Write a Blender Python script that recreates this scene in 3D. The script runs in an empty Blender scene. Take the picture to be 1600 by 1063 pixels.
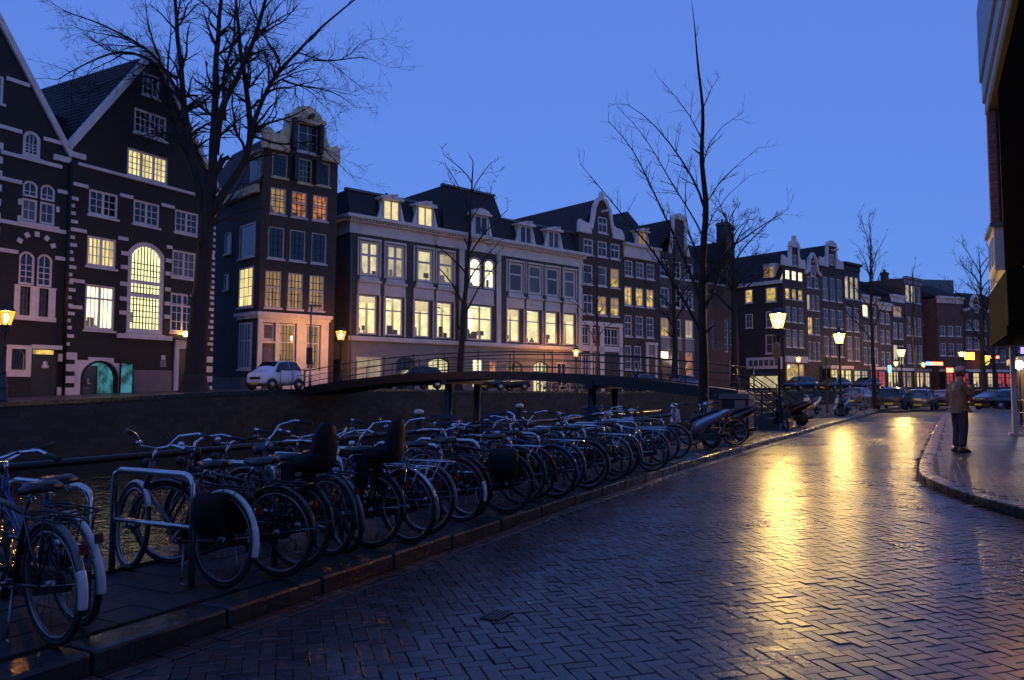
import bpy, bmesh, math, random
from math import sin, cos, pi, radians, atan2, sqrt, hypot
from mathutils import Vector, Matrix, noise

S = bpy.context.scene
COL = S.collection
R = random.Random(11)

# ------------------------------------------------------------------ camera, sky, exposure
cam_d = bpy.data.cameras.new("camera")
cam = bpy.data.objects.new("camera", cam_d)
COL.objects.link(cam)
cam.location = (0, 0, 1.55)
cam.rotation_euler = (pi / 2 + math.atan(74 / 1200), 0, 0)
cam_d.sensor_width = 36
cam_d.lens = 27
cam_d.clip_start = 0.05
cam_d.clip_end = 2000
S.camera = cam

W = bpy.data.worlds.new("World")
S.world = W
W.use_nodes = True
nt = W.node_tree
bg = nt.nodes["Background"]
sky = nt.nodes.new("ShaderNodeTexSky")
sky.sky_type = 'NISHITA'
sky.sun_disc = False
sky.sun_elevation = radians(8.0)
sky.sun_rotation = radians(180)
sky.altitude = 0
sky.air_density = 1.0
sky.dust_density = 0.3
sky.ozone_density = 5.0
tint = nt.nodes.new("ShaderNodeMix")          # blue-hour air: part scattering sky, part even dusk blue
tint.data_type = 'RGBA'
tint.inputs[0].default_value = 0.75
tint.inputs[7].default_value = (0.84, 1.66, 5.7, 1)
nt.links.new(sky.outputs[0], tint.inputs[6])
nt.links.new(tint.outputs[2], bg.inputs[0])
bg.inputs[1].default_value = 0.15

S.view_settings.view_transform = 'Standard'
S.view_settings.look = 'None'
S.view_settings.gamma = 1
S.view_settings.exposure = 0.0
S.view_settings.use_curve_mapping = False
S.cycles.use_denoising = True
S.cycles.max_bounces = 6
S.cycles.transparent_max_bounces = 8
S.cycles.sample_clamp_indirect = 6.0
S.cycles.use_adaptive_sampling = True
S.cycles.adaptive_threshold = 0.02

# ------------------------------------------------------------------ helpers
def setp(o, **k):
    for a, b in k.items():
        if b is not None:
            o[a] = b
    return o

def link(name, data, parent=None, loc=(0, 0, 0), rot=(0, 0, 0)):
    o = bpy.data.objects.new(name, data)
    COL.objects.link(o)
    o.location = loc
    o.rotation_euler = rot
    if parent is not None:
        o.parent = parent
    return o

def empty(name, loc=(0, 0, 0), rz=0.0, label=None, category=None, group=None):
    o = link(name, None, None, loc, (0, 0, rz))
    o.empty_display_size = 0.2
    return setp(o, label=label, category=category, group=group)

KIDS = {}
def kids(o):
    return list(o.children)

def copy_tree(o, parent=None, loc=None, rz=None, **props):
    c = o.copy()
    COL.objects.link(c)
    c.parent = parent
    if loc is not None:
        c.location = loc
    if rz is not None:
        c.rotation_euler = (0, 0, rz)
    setp(c, **props)
    for ch in kids(o):
        copy_tree(ch, c)
    return c

class MB:
    """collects polygons for one mesh"""
    def __init__(s):
        s.v, s.f, s.sm = [], [], []

    def add(s, vs, fs, smooth=False):
        b = len(s.v)
        s.v += [tuple(p) for p in vs]
        for f in fs:
            s.f.append([i + b for i in f])
            s.sm.append(smooth)
        return s

    def box(s, x0, x1, y0, y1, z0, z1, m=None):
        vs = [(x, y, z) for z in (z0, z1) for y in (y0, y1) for x in (x0, x1)]
        if m is not None:
            vs = [m @ Vector(p) for p in vs]
        return s.add(vs, [(0, 2, 3, 1), (4, 5, 7, 6), (0, 1, 5, 4), (2, 6, 7, 3), (0, 4, 6, 2), (1, 3, 7, 5)])

    def bar(s, p, q, w, h=None):
        """square bar from p to q"""
        p, q = Vector(p), Vector(q)
        d = q - p
        if d.length < 1e-6:
            return s
        h = h or w
        u = d.normalized()
        a = u.cross(Vector((0, 0, 1)))
        if a.length < 1e-3:
            a = Vector((1, 0, 0))
        a.normalize()
        b = a.cross(u)
        vs = []
        for c in (p, q):
            for i, j in ((-1, -1), (1, -1), (1, 1), (-1, 1)):
                vs.append(c + a * (i * w / 2) + b * (j * h / 2))
        return s.add(vs, [(3, 2, 1, 0), (4, 5, 6, 7), (0, 1, 5, 4), (1, 2, 6, 5), (2, 3, 7, 6), (3, 0, 4, 7)])

    def tube(s, pts, r, n=6, cap=True, smooth=True):
        pts = [Vector(p) for p in pts]
        k = len(pts)
        rs = list(r) if hasattr(r, '__len__') else [r] * k
        vs, fs = [], []
        ref = None
        for i in range(k):
            if i == 0:
                t = pts[1] - pts[0]
            elif i == k - 1:
                t = pts[-1] - pts[-2]
            else:
                t = (pts[i + 1] - pts[i]).normalized() + (pts[i] - pts[i - 1]).normalized()
            if t.length < 1e-9:
                t = Vector((0, 0, 1))
            t.normalize()
            if ref is None:
                ref = t.orthogonal().normalized()
            a = ref - t * ref.dot(t)
            if a.length < 1e-4:
                a = t.orthogonal()
            a.normalize()
            ref = a
            b = t.cross(a)
            for j in range(n):
                an = 2 * pi * j / n
                vs.append(pts[i] + (a * cos(an) + b * sin(an)) * rs[i])
        for i in range(k - 1):
            for j in range(n):
                j2 = (j + 1) % n
                fs.append((i * n + j, i * n + j2, (i + 1) * n + j2, (i + 1) * n + j))
        s.add(vs, fs, smooth)
        if cap:
            b = len(s.v) - len(vs)
            s.f.append([b + j for j in reversed(range(n))]); s.sm.append(False)
            s.f.append([b + (k - 1) * n + j for j in range(n)]); s.sm.append(False)
        return s

    def ring(s, c, axis, rad, r, n=24, m=6, a0=0.0, a1=2 * pi):
        """torus or arc round the axis"""
        c, axis = Vector(c), Vector(axis).normalized()
        u = Vector((0, 0, 1)) if abs(axis.z) < 0.9 else Vector((1, 0, 0))
        u = (u - axis * u.dot(axis)).normalized()
        w = axis.cross(u)
        full = abs(a1 - a0 - 2 * pi) < 1e-6
        k = n if full else n + 1
        vs, fs = [], []
        for i in range(k):
            a = a0 + (a1 - a0) * i / n
            d = u * cos(a) + w * sin(a)
            for j in range(m):
                b = 2 * pi * j / m
                rr = r if not isinstance(r, tuple) else None
                if rr is not None:
                    vs.append(c + d * (rad + r * cos(b)) + axis * (r * sin(b)))
                else:
                    vs.append(c + d * (rad + r[0] * cos(b)) + axis * (r[1] * sin(b)))
        for i in range(n):
            i2 = (i + 1) % k
            for j in range(m):
                j2 = (j + 1) % m
                fs.append((i * m + j, i * m + j2, i2 * m + j2, i2 * m + j))
        return s.add(vs, fs, True)

    def lathe(s, prof, n=12, c=(0, 0, 0), smooth=True, m=None):
        vs, fs = [], []
        for r, z in prof:
            for j in range(n):
                a = 2 * pi * j / n
                p = Vector((c[0] + r * cos(a), c[1] + r * sin(a), c[2] + z))
                vs.append(m @ p if m is not None else p)
        k = len(prof)
        for i in range(k - 1):
            for j in range(n):
                j2 = (j + 1) % n
                fs.append((i * n + j, i * n + j2, (i + 1) * n + j2, (i + 1) * n + j))
        s.add(vs, fs, smooth)
        b = len(s.v) - len(vs)
        s.f.append([b + j for j in reversed(range(n))]); s.sm.append(False)
        s.f.append([b + (k - 1) * n + j for j in range(n)]); s.sm.append(False)
        return s

    def prism(s, poly, fn, d0, d1, caps=(True, True)):
        """poly 2-D, fn(a, b, d) -> 3-D"""
        n = len(poly)
        vs = [fn(a, b, d0) for a, b in poly] + [fn(a, b, d1) for a, b in poly]
        fs = [(i, (i + 1) % n, n + (i + 1) % n, n + i) for i in range(n)]
        if caps[0]:
            fs.append(tuple(reversed(range(n))))
        if caps[1]:
            fs.append(tuple(range(n, 2 * n)))
        return s.add(vs, fs)

    def loft(s, secs, closed=True, caps=True, smooth=True):
        n = len(secs[0])
        vs = [p for sec in secs for p in sec]
        fs = []
        for i in range(len(secs) - 1):
            for j in range(n if closed else n - 1):
                j2 = (j + 1) % n
                fs.append((i * n + j, i * n + j2, (i + 1) * n + j2, (i + 1) * n + j))
        s.add(vs, fs, smooth)
        if caps:
            b = len(s.v) - len(vs)
            s.f.append([b + j for j in reversed(range(n))]); s.sm.append(False)
            s.f.append([b + (len(secs) - 1) * n + j for j in range(n)]); s.sm.append(False)
        return s

    def mesh(s, name, m=None):
        me = bpy.data.meshes.new(name)
        me.from_pydata(s.v, [], s.f)
        me.polygons.foreach_set('use_smooth', s.sm)
        if m is not None:
            me.materials.append(m)
        bm = bmesh.new()
        bm.from_mesh(me)
        bmesh.ops.recalc_face_normals(bm, faces=bm.faces)
        bm.to_mesh(me)
        bm.free()
        me.update()
        return me

    def build(s, name, m, parent=None, loc=(0, 0, 0), rot=(0, 0, 0), **props):
        return setp(link(name, s.mesh(name, m), parent, loc, rot), **props)

def bev(o, w, seg=1):
    md = o.modifiers.new('bevel', 'BEVEL')
    md.width = w
    md.segments = seg
    md.limit_method = 'ANGLE'
    return o

# ------------------------------------------------------------------ materials
def mat(name, col, rough=0.6, metal=0.0, vary=0.0, scale=6.0, bump=0.0, bscale=40.0, rvary=0.0, rand=0.0, coat=0.0, spec=0.5, stretch=None):
    m = bpy.data.materials.new(name)
    m.use_nodes = True
    t = m.node_tree
    N, L = t.nodes, t.links
    p = N['Principled BSDF']
    p.inputs['Base Color'].default_value = (*col, 1)
    p.inputs['Roughness'].default_value = rough
    p.inputs['Metallic'].default_value = metal
    p.inputs['Coat Weight'].default_value = coat
    p.inputs['Specular IOR Level'].default_value = spec
    tc = N.new('ShaderNodeTexCoord')
    src = tc.outputs['Object']
    if stretch:
        mp = N.new('ShaderNodeMapping')
        mp.inputs['Scale'].default_value = stretch
        L.new(src, mp.inputs[0])
        src = mp.outputs[0]
    if vary or rand:
        val = None
        if vary:
            nz = N.new('ShaderNodeTexNoise')
            nz.inputs['Scale'].default_value = scale
            nz.inputs['Detail'].default_value = 5
            nz.inputs['Roughness'].default_value = 0.65
            L.new(src, nz.inputs['Vector'])
            mr = N.new('ShaderNodeMapRange')
            mr.inputs[1].default_value = 0.3
            mr.inputs[2].default_value = 0.7
            mr.inputs[3].default_value = 1 - vary
            mr.inputs[4].default_value = 1 + vary
            L.new(nz.outputs['Fac'], mr.inputs[0])
            val = mr.outputs[0]
        if rand:
            oi = N.new('ShaderNodeObjectInfo')
            mr2 = N.new('ShaderNodeMapRange')
            mr2.inputs[3].default_value = 1 - rand
            mr2.inputs[4].default_value = 1 + rand
            L.new(oi.outputs['Random'], mr2.inputs[0])
            if val is None:
                val = mr2.outputs[0]
            else:
                mm = N.new('ShaderNodeMath')
                mm.operation = 'MULTIPLY'
                L.new(val, mm.inputs[0])
                L.new(mr2.outputs[0], mm.inputs[1])
                val = mm.outputs[0]
        vm = N.new('ShaderNodeVectorMath')
        vm.operation = 'SCALE'
        vm.inputs[0].default_value = col
        L.new(val, vm.inputs['Scale'])
        L.new(vm.outputs[0], p.inputs['Base Color'])
    if rvary:
        nr = N.new('ShaderNodeTexNoise')
        nr.inputs['Scale'].default_value = scale * 0.7
        nr.inputs['Detail'].default_value = 4
        L.new(src, nr.inputs['Vector'])
        mr = N.new('ShaderNodeMapRange')
        mr.inputs[1].default_value = 0.3
        mr.inputs[2].default_value = 0.7
        mr.inputs[3].default_value = max(0.02, rough - rvary)
        mr.inputs[4].default_value = rough + rvary
        L.new(nr.outputs['Fac'], mr.inputs[0])
        L.new(mr.outputs[0], p.inputs['Roughness'])
    if bump:
        nb = N.new('ShaderNodeTexNoise')
        nb.inputs['Scale'].default_value = bscale
        nb.inputs['Detail'].default_value = 3
        L.new(src, nb.inputs['Vector'])
        b = N.new('ShaderNodeBump')
        b.inputs['Strength'].default_value = bump
        b.inputs['Distance'].default_value = 0.02
        L.new(nb.outputs['Fac'], b.inputs['Height'])
        L.new(b.outputs[0], p.inputs['Normal'])
    return m

def brickmat(name, col, mortar, rough=0.75, bw=0.22, bh=0.065, vary=0.3):
    """fine facade brick, too small in the picture to tell the bricks apart"""
    m = mat(name, col, rough)
    t = m.node_tree
    N, L = t.nodes, t.links
    p = N['Principled BSDF']
    tc = N.new('ShaderNodeTexCoord')
    sep = N.new('ShaderNodeSeparateXYZ')
    L.new(tc.outputs['Object'], sep.inputs[0])
    ad = N.new('ShaderNodeMath')
    L.new(sep.outputs[0], ad.inputs[0]); L.new(sep.outputs[1], ad.inputs[1])
    cb = N.new('ShaderNodeCombineXYZ')
    L.new(ad.outputs[0], cb.inputs[0]); L.new(sep.outputs[2], cb.inputs[1])
    br = N.new('ShaderNodeTexBrick')
    br.inputs['Scale'].default_value = 1
    br.inputs['Brick Width'].default_value = bw
    br.inputs['Row Height'].default_value = bh
    br.inputs['Mortar Size'].default_value = 0.006
    br.inputs['Color1'].default_value = (*[c * (1 + vary) for c in col], 1)
    br.inputs['Color2'].default_value = (*[c * (1 - vary) for c in col], 1)
    br.inputs['Mortar'].default_value = (*mortar, 1)
    L.new(cb.outputs[0], br.inputs['Vector'])
    nz = N.new('ShaderNodeTexNoise')
    nz.inputs['Scale'].default_value = 0.7
    nz.inputs['Detail'].default_value = 6
    L.new(tc.outputs['Object'], nz.inputs['Vector'])
    mr = N.new('ShaderNodeMapRange')
    mr.inputs[1].default_value = 0.3; mr.inputs[2].default_value = 0.7
    mr.inputs[3].default_value = 0.7; mr.inputs[4].default_value = 1.3
    L.new(nz.outputs['Fac'], mr.inputs[0])
    vm = N.new('ShaderNodeVectorMath'); vm.operation = 'SCALE'
    L.new(br.outputs['Color'], vm.inputs[0]); L.new(mr.outputs[0], vm.inputs['Scale'])
    L.new(vm.outputs[0], p.inputs['Base Color'])
    b = N.new('ShaderNodeBump')
    b.inputs['Strength'].default_value = 0.5; b.inputs['Distance'].default_value = 0.01
    b.invert = True
    L.new(br.outputs['Fac'], b.inputs['Height'])
    L.new(b.outputs[0], p.inputs['Normal'])
    return m

def emat(name, col, strength, vary=0.0, scale=3.0, folds=0.0, rand=0.0):
    m = bpy.data.materials.new(name)
    m.use_nodes = True
    t = m.node_tree
    N, L = t.nodes, t.links
    N.remove(N['Principled BSDF'])
    e = N.new('ShaderNodeEmission')
    e.inputs[0].default_value = (*col, 1)
    e.inputs[1].default_value = strength
    L.new(e.outputs[0], N['Material Output'].inputs[0])
    val = None
    tc = N.new('ShaderNodeTexCoord')
    oi = N.new('ShaderNodeObjectInfo')
    if vary:
        va = N.new('ShaderNodeVectorMath')
        L.new(tc.outputs['Object'], va.inputs[0])
        sc = N.new('ShaderNodeVectorMath'); sc.operation = 'SCALE'
        sc.inputs[0].default_value = (7, 13, 5)
        L.new(oi.outputs['Random'], sc.inputs['Scale'])
        L.new(sc.outputs[0], va.inputs[1])
        nz = N.new('ShaderNodeTexNoise')
        nz.inputs['Scale'].default_value = scale
        nz.inputs['Detail'].default_value = 3
        mp = N.new('ShaderNodeMapping')
        mp.inputs['Scale'].default_value = (4 if folds else 1, 1, 0.15 if folds else 1)
        L.new(va.outputs[0], mp.inputs[0])
        L.new(mp.outputs[0], nz.inputs['Vector'])
        mr = N.new('ShaderNodeMapRange')
        mr.inputs[1].default_value = 0.35; mr.inputs[2].default_value = 0.65
        mr.inputs[3].default_value = strength * (1 - vary); mr.inputs[4].default_value = strength * (1 + vary)
        L.new(nz.outputs['Fac'], mr.inputs[0])
        val = mr.outputs[0]
    if rand:
        mr2 = N.new('ShaderNodeMapRange')
        mr2.inputs[3].default_value = 1 - rand; mr2.inputs[4].default_value = 1 + rand
        L.new(oi.outputs['Random'], mr2.inputs[0])
        mm = N.new('ShaderNodeMath'); mm.operation = 'MULTIPLY'
        L.new(mr2.outputs[0], mm.inputs[0])
        if val is None:
            mm.inputs[1].default_value = strength
        else:
            L.new(val, mm.inputs[1])
        val = mm.outputs[0]
    if val is not None:
        L.new(val, e.inputs[1])
    return m

def glassmat(name):
    m = bpy.data.materials.new(name)
    m.use_nodes = True
    t = m.node_tree
    N, L = t.nodes, t.links
    N.remove(N['Principled BSDF'])
    tr = N.new('ShaderNodeBsdfTransparent')
    gl = N.new('ShaderNodeBsdfGlossy')
    gl.inputs['Roughness'].default_value = 0.03
    fr = N.new('ShaderNodeFresnel')
    ge = N.new('ShaderNodeNewGeometry')           # same reflection from either side of a single sheet
    mr = N.new('ShaderNodeMapRange')
    mr.inputs[3].default_value = 1.5
    mr.inputs[4].default_value = 1 / 1.5
    L.new(ge.outputs['Backfacing'], mr.inputs[0])
    L.new(mr.outputs[0], fr.inputs[0])
    mx = N.new('ShaderNodeMixShader')
    L.new(fr.outputs[0], mx.inputs[0]); L.new(tr.outputs[0], mx.inputs[1]); L.new(gl.outputs[0], mx.inputs[2])
    L.new(mx.outputs[0], N['Material Output'].inputs[0])
    return m

M = {}
M['black_brick'] = brickmat('black_painted_brick', (0.008, 0.0075, 0.0075), (0.007, 0.0065, 0.0065), 0.7)
M['brown_brick'] = brickmat('brown_brick', (0.045, 0.029, 0.021), (0.05, 0.042, 0.034))
M['grey_brick'] = brickmat('grey_brown_brick', (0.055, 0.046, 0.044), (0.07, 0.064, 0.06))
M['dark_brick'] = brickmat('dark_brick', (0.033, 0.023, 0.018), (0.036, 0.031, 0.027))
M['red_brick'] = brickmat('red_brick', (0.09, 0.038, 0.026), (0.08, 0.065, 0.055))
M['quay_brick'] = brickmat('quay_wall_brick', (0.026, 0.022, 0.02), (0.014, 0.013, 0.012), 0.8, 0.55, 0.22, 0.45)
M['white'] = mat('white_paint', (0.57, 0.525, 0.50), 0.5, vary=0.14, scale=2.2, bump=0.15)
M['cream'] = mat('cream_stone', (0.54, 0.485, 0.435), 0.65, vary=0.16, scale=1.2, bump=0.2)
M['stone'] = mat('grey_stone', (0.22, 0.195, 0.18), 0.7, vary=0.2, scale=1.0, bump=0.3)
M['plinth'] = mat('plinth_stone', (0.17, 0.145, 0.135), 0.7, vary=0.2, scale=1.5, bump=0.2)
M['tile'] = mat('clay_roof_tiles', (0.028, 0.018, 0.015), 0.75, vary=0.3, scale=4, bump=0.3)
M['slate'] = mat('slate', (0.013, 0.012, 0.0125), 0.75, vary=0.25, scale=3, bump=0.2)
M['lead'] = mat('lead_sheet', (0.09, 0.093, 0.098), 0.4, vary=0.2, scale=2)
M['door_dark'] = mat('dark_green_door', (0.010, 0.011, 0.009), 0.45, vary=0.2)
M['shutter'] = mat('black_shutter', (0.015, 0.016, 0.016), 0.4, vary=0.2)
M['dark_glass'] = mat('dark_window_glass', (0.012, 0.013, 0.016), 0.06, spec=0.6)
M['dim_glass'] = mat('curtained_dark_window', (0.09, 0.085, 0.09), 0.25, vary=0.35, scale=5, rand=0.5, stretch=(3, 3, 0.5))
M['glass'] = glassmat('clear_glass')
M['curtain'] = mat('curtain_cloth', (0.5, 0.45, 0.38), 0.8, vary=0.2, scale=8)
_m = M['curtain'].node_tree
_tl = _m.nodes.new('ShaderNodeBsdfTranslucent'); _tl.inputs[0].default_value = (0.8, 0.72, 0.6, 1)
_mx = _m.nodes.new('ShaderNodeMixShader'); _mx.inputs[0].default_value = 0.6
_m.links.new(_m.nodes['Principled BSDF'].outputs[0], _mx.inputs[1]); _m.links.new(_tl.outputs[0], _mx.inputs[2])
_m.links.new(_mx.outputs[0], _m.nodes['Material Output'].inputs[0])
M['lit_office'] = emat('lit_office_room', (1.0, 0.88, 0.47), 2.4, 0.12, 0.8, rand=0.12)
M['lit_bright'] = emat('lit_bright_ceiling', (1.0, 0.93, 0.62), 2.4)
M['lit_cool'] = emat('lit_dim_room', (1.0, 0.88, 0.5), 0.62, 0.3, 1.2, rand=0.2)
M['lit_curtain'] = emat('lit_curtains', (1.0, 0.80, 0.33), 0.95, 0.5, 3.0, folds=1)
M['lit_tall'] = emat('lit_hall', (1.0, 0.86, 0.40), 1.9, 0.3, 3.0, folds=1)
M['lit_amber'] = emat('lit_amber_curtain', (1.0, 0.60, 0.25), 0.30, 0.45, 3.0, folds=1)
M['lit_warm'] = emat('lit_warm_room', (1.0, 0.36, 0.12), 0.4, 0.7, 2.5, rand=0.3)
M['lit_yellow'] = emat('lit_yellow_room', (1.0, 0.68, 0.16), 0.6, 0.6, 2.2, rand=0.4)
M['lit_teal'] = emat('lit_teal_passage', (0.12, 0.5, 0.6), 0.28, 0.6, 2.5)
M['furn_dark'] = mat('office_furniture', (0.12, 0.1, 0.07), 0.6)
M['furn_pale'] = mat('office_paper', (0.5, 0.48, 0.4), 0.7)
M['plant'] = mat('pot_plant', (0.04, 0.08, 0.03), 0.6)
M['iron'] = mat('black_iron', (0.02, 0.021, 0.022), 0.38, 0.6, vary=0.2, bump=0.1)
M['green_iron'] = mat('dark_green_iron', (0.018, 0.026, 0.022), 0.35, 0.3, vary=0.2)
M['chrome'] = mat('chrome', (0.55, 0.55, 0.57), 0.14, 1.0, rvary=0.08)
M['galv'] = mat('galvanised_steel', (0.30, 0.29, 0.29), 0.34, 1.0, vary=0.2, scale=8, rvary=0.1)
M['rubber'] = mat('rubber', (0.009, 0.009, 0.009), 0.75, vary=0.3)
M['black_gloss'] = mat('black_enamel', (0.014, 0.014, 0.016), 0.22, coat=0.3, vary=0.3)
M['plastic_black'] = mat('black_plastic', (0.009, 0.009, 0.0095), 0.5)
M['leather'] = mat('black_saddle', (0.010, 0.0095, 0.010), 0.4, bump=0.1)
M['paint_white'] = mat('white_enamel', (0.55, 0.52, 0.5), 0.3, coat=0.3)
M['red_refl'] = mat('red_reflector', (0.14, 0.01, 0.006), 0.25)
M['amber_refl'] = mat('amber_reflector', (0.8, 0.25, 0.02), 0.2)
M['concrete'] = mat('quay_paving', (0.05, 0.046, 0.046), 0.55, vary=0.35, scale=1.5, bump=0.3, rvary=0.15, rand=0.3)
M['kerb'] = mat('granite_kerb', (0.019, 0.0175, 0.017), 0.3, vary=0.25, scale=9, bump=0.2, rand=0.15, rvary=0.12)
M['bark'] = mat('tree_bark', (0.017, 0.014, 0.012), 0.9, vary=0.4, scale=5, bump=0.6, bscale=12, stretch=(1, 1, 0.2))
M['asphalt'] = mat('street_setts', (0.055, 0.05, 0.05), 0.4, vary=0.3, scale=2, bump=0.4, bscale=9, rvary=0.1)
M['bed'] = mat('joint_sand', (0.017, 0.014, 0.013), 0.7, vary=0.4, scale=12, bump=0.4)

M['rim_steel'] = mat('dull_rim_steel', (0.26, 0.255, 0.25), 0.28, 1.0, vary=0.4, scale=5, rvary=0.12, rand=0.5)
M['spoke_steel'] = mat('dull_spokes', (0.10, 0.10, 0.10), 0.4, 1.0)
M['floodlit_cream'] = mat('floodlit_gable_cream', (0.62, 0.50, 0.29), 0.6, vary=0.25, scale=2.5, bump=0.3)  # cream gable trim with the floodlight's yellow glow mixed into its base colour

# ------------------------------------------------------------------ the setting
def wetbrick(name, c0, c1, r0, r1, single):
    m = bpy.data.materials.new(name)
    m.use_nodes = True
    t = m.node_tree
    N, L = t.nodes, t.links
    p = N['Principled BSDF']
    if single:
        oi = N.new('ShaderNodeObjectInfo'); tone = oi.outputs['Random']
    else:
        at = N.new('ShaderNodeAttribute'); at.attribute_name = 'tone'; tone = at.outputs['Fac']
    rp = N.new('ShaderNodeValToRGB')
    rp.color_ramp.elements[0].color = (*c0, 1)
    rp.color_ramp.elements[1].color = (*c1, 1)
    L.new(tone, rp.inputs[0])
    geo = N.new('ShaderNodeNewGeometry')
    nz = N.new('ShaderNodeTexNoise'); nz.inputs['Scale'].default_value = 26; nz.inputs['Detail'].default_value = 5
    L.new(geo.outputs['Position'], nz.inputs['Vector'])
    mr = N.new('ShaderNodeMapRange')
    mr.inputs[1].default_value = 0.3; mr.inputs[2].default_value = 0.7; mr.inputs[3].default_value = 0.6; mr.inputs[4].default_value = 1.4
    L.new(nz.outputs['Fac'], mr.inputs[0])
    vm = N.new('ShaderNodeVectorMath'); vm.operation = 'SCALE'
    L.new(rp.outputs[0], vm.inputs[0]); L.new(mr.outputs[0], vm.inputs['Scale'])
    L.new(vm.outputs[0], p.inputs['Base Color'])
    n2 = N.new('ShaderNodeTexNoise'); n2.inputs['Scale'].default_value = 0.55; n2.inputs['Detail'].default_value = 4
    L.new(geo.outputs['Position'], n2.inputs['Vector'])
    ad = N.new('ShaderNodeMath'); ad.operation = 'MULTIPLY_ADD'
    L.new(nz.outputs['Fac'], ad.inputs[0]); ad.inputs[1].default_value = 0.4
    lo = N.new('ShaderNodeMath'); lo.operation = 'MULTIPLY_ADD'; lo.inputs[1].default_value = 0.6; lo.inputs[2].default_value = 0.2
    L.new(n2.outputs['Fac'], lo.inputs[0])
    L.new(lo.outputs[0], ad.inputs[2])
    m2 = N.new('ShaderNodeMapRange')
    m2.inputs[1].default_value = 0.45; m2.inputs[2].default_value = 0.95; m2.inputs[3].default_value = r0; m2.inputs[4].default_value = r1
    L.new(ad.outputs[0], m2.inputs[0])
    L.new(m2.outputs[0], p.inputs['Roughness'])
    p.inputs['IOR'].default_value = 1.5
    n3 = N.new('ShaderNodeTexNoise'); n3.inputs['Scale'].default_value = 90; n3.inputs['Detail'].default_value = 3
    L.new(geo.outputs['Position'], n3.inputs['Vector'])
    b = N.new('ShaderNodeBump'); b.inputs['Strength'].default_value = 0.35; b.inputs['Distance'].default_value = 0.004
    L.new(n3.outputs['Fac'], b.inputs['Height']); L.new(b.outputs[0], p.inputs['Normal'])
    return m

BR = ((0.030, 0.014, 0.013), (0.075, 0.036, 0.032))
M['brick_one'] = wetbrick('wet_paving_brick', *BR, 0.22, 0.37, True)
M['brick_all'] = wetbrick('wet_paving_bricks', *BR, 0.22, 0.37, False)
PV = ((0.026, 0.015, 0.015), (0.06, 0.036, 0.034))
M['paver_one'] = wetbrick('wet_pavement_stone', *PV, 0.22, 0.48, True)
M['paver_all'] = wetbrick('wet_pavement_stones', *PV, 0.22, 0.48, False)
QV = ((0.006, 0.0055, 0.0055), (0.014, 0.012, 0.0115))
M['tile_all'] = wetbrick('damp_quay_tiles', *QV, 0.55, 0.85, False)

wm = bpy.data.materials.new('canal_water')
wm.use_nodes = True
t = wm.node_tree
p = t.nodes['Principled BSDF']
p.inputs['Base Color'].default_value = (0.006, 0.008, 0.009, 1)
p.inputs['Roughness'].default_value = 0.05
p.inputs['IOR'].default_value = 1.33
tc = t.nodes.new('ShaderNodeNewGeometry')
hs = []
for sc, de in ((2.6, 3), (9.0, 2)):
    n_ = t.nodes.new('ShaderNodeTexNoise')
    n_.inputs['Scale'].default_value = sc
    n_.inputs['Detail'].default_value = de
    t.links.new(tc.outputs['Position'], n_.inputs['Vector'])
    hs.append(n_)
ma = t.nodes.new('ShaderNodeMath'); ma.operation = 'MULTIPLY_ADD'
t.links.new(hs[1].outputs['Fac'], ma.inputs[0]); ma.inputs[1].default_value = 0.3
t.links.new(hs[0].outputs['Fac'], ma.inputs[2])
b = t.nodes.new('ShaderNodeBump'); b.inputs['Strength'].default_value = 1.0; b.inputs['Distance'].default_value = 0.045
t.links.new(ma.outputs[0], b.inputs['Height']); t.links.new(b.outputs[0], p.inputs['Normal'])
M['water'] = wm

A0 = radians(28.4)
DD = Vector((sin(A0), cos(A0), 0))        # along the street
NN = Vector((-cos(A0), sin(A0), 0))       # towards the canal
K0 = Vector((-0.62, 7.44, 0))
def UV(u, v, z=0.0):
    q = K0 + DD * u + NN * v
    return Vector((q.x, q.y, z))

KL = [(-10.0, -10.1), (-7.95, -6.25), (-2.24, 4.30), (-0.62, 7.5), (0.86, 10.4), (4.0, 16.1), (9.45, 25.3), (14.9, 34.5), (20.3, 43.6), (26.1, 53.6), (33, 62), (43, 70), (70, 84)]
QE = [(-11.7, -9.2), (-9.6, -5.3), (-3.9, 5.2), (-2.3, 8.4), (-0.85, 11.3), (2.2, 17.1), (6.9, 26.7), (11.5, 36.6), (16.0, 46.5), (21.0, 56.5), (28, 66.5), (37, 75.0), (62, 91)]
KR = [(6.3, -10), (6.1, 3), (6.0, 8.3), (6.05, 9.3), (6.2, 10.6), (6.4, 11.9), (6.85, 13.1), (7.95, 15.1), (10.7, 19.9), (17.2, 31.2), (23.0, 41.2), (27, 47), (33, 52), (42, 57), (75, 68)]
FE = [(-46, -24, 0.75), (-35, -3.6, 0.8), (-24, 16.8, 0.85), (-18.3, 27.4, 0.98), (-14.5, 34.4, 1.25), (-11.3, 40.3, 1.47), (-7.6, 44.2, 1.47), (-3.2, 48.6, 1.36), (2.25, 54, 1.25), (12, 62, 1.2), (26, 71.5, 1.2), (45, 85, 1.2), (80, 104, 1.2)]

def resample(pts, step):
    pts = [Vector((p[0], p[1], p[2] if len(p) > 2 else 0)) for p in pts]
    out = [pts[0].copy()]
    for a, b in zip(pts, pts[1:]):
        n = max(1, int(round((b - a).length / step)))
        for i in range(1, n + 1):
            out.append(a.lerp(b, i / n))
    return out

def smooth(pts, it=2):
    for _ in range(it):
        pts = [pts[0]] + [(pts[i - 1] + pts[i] * 2 + pts[i + 1]) / 4 for i in range(1, len(pts) - 1)] + [pts[-1]]
    return pts

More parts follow.
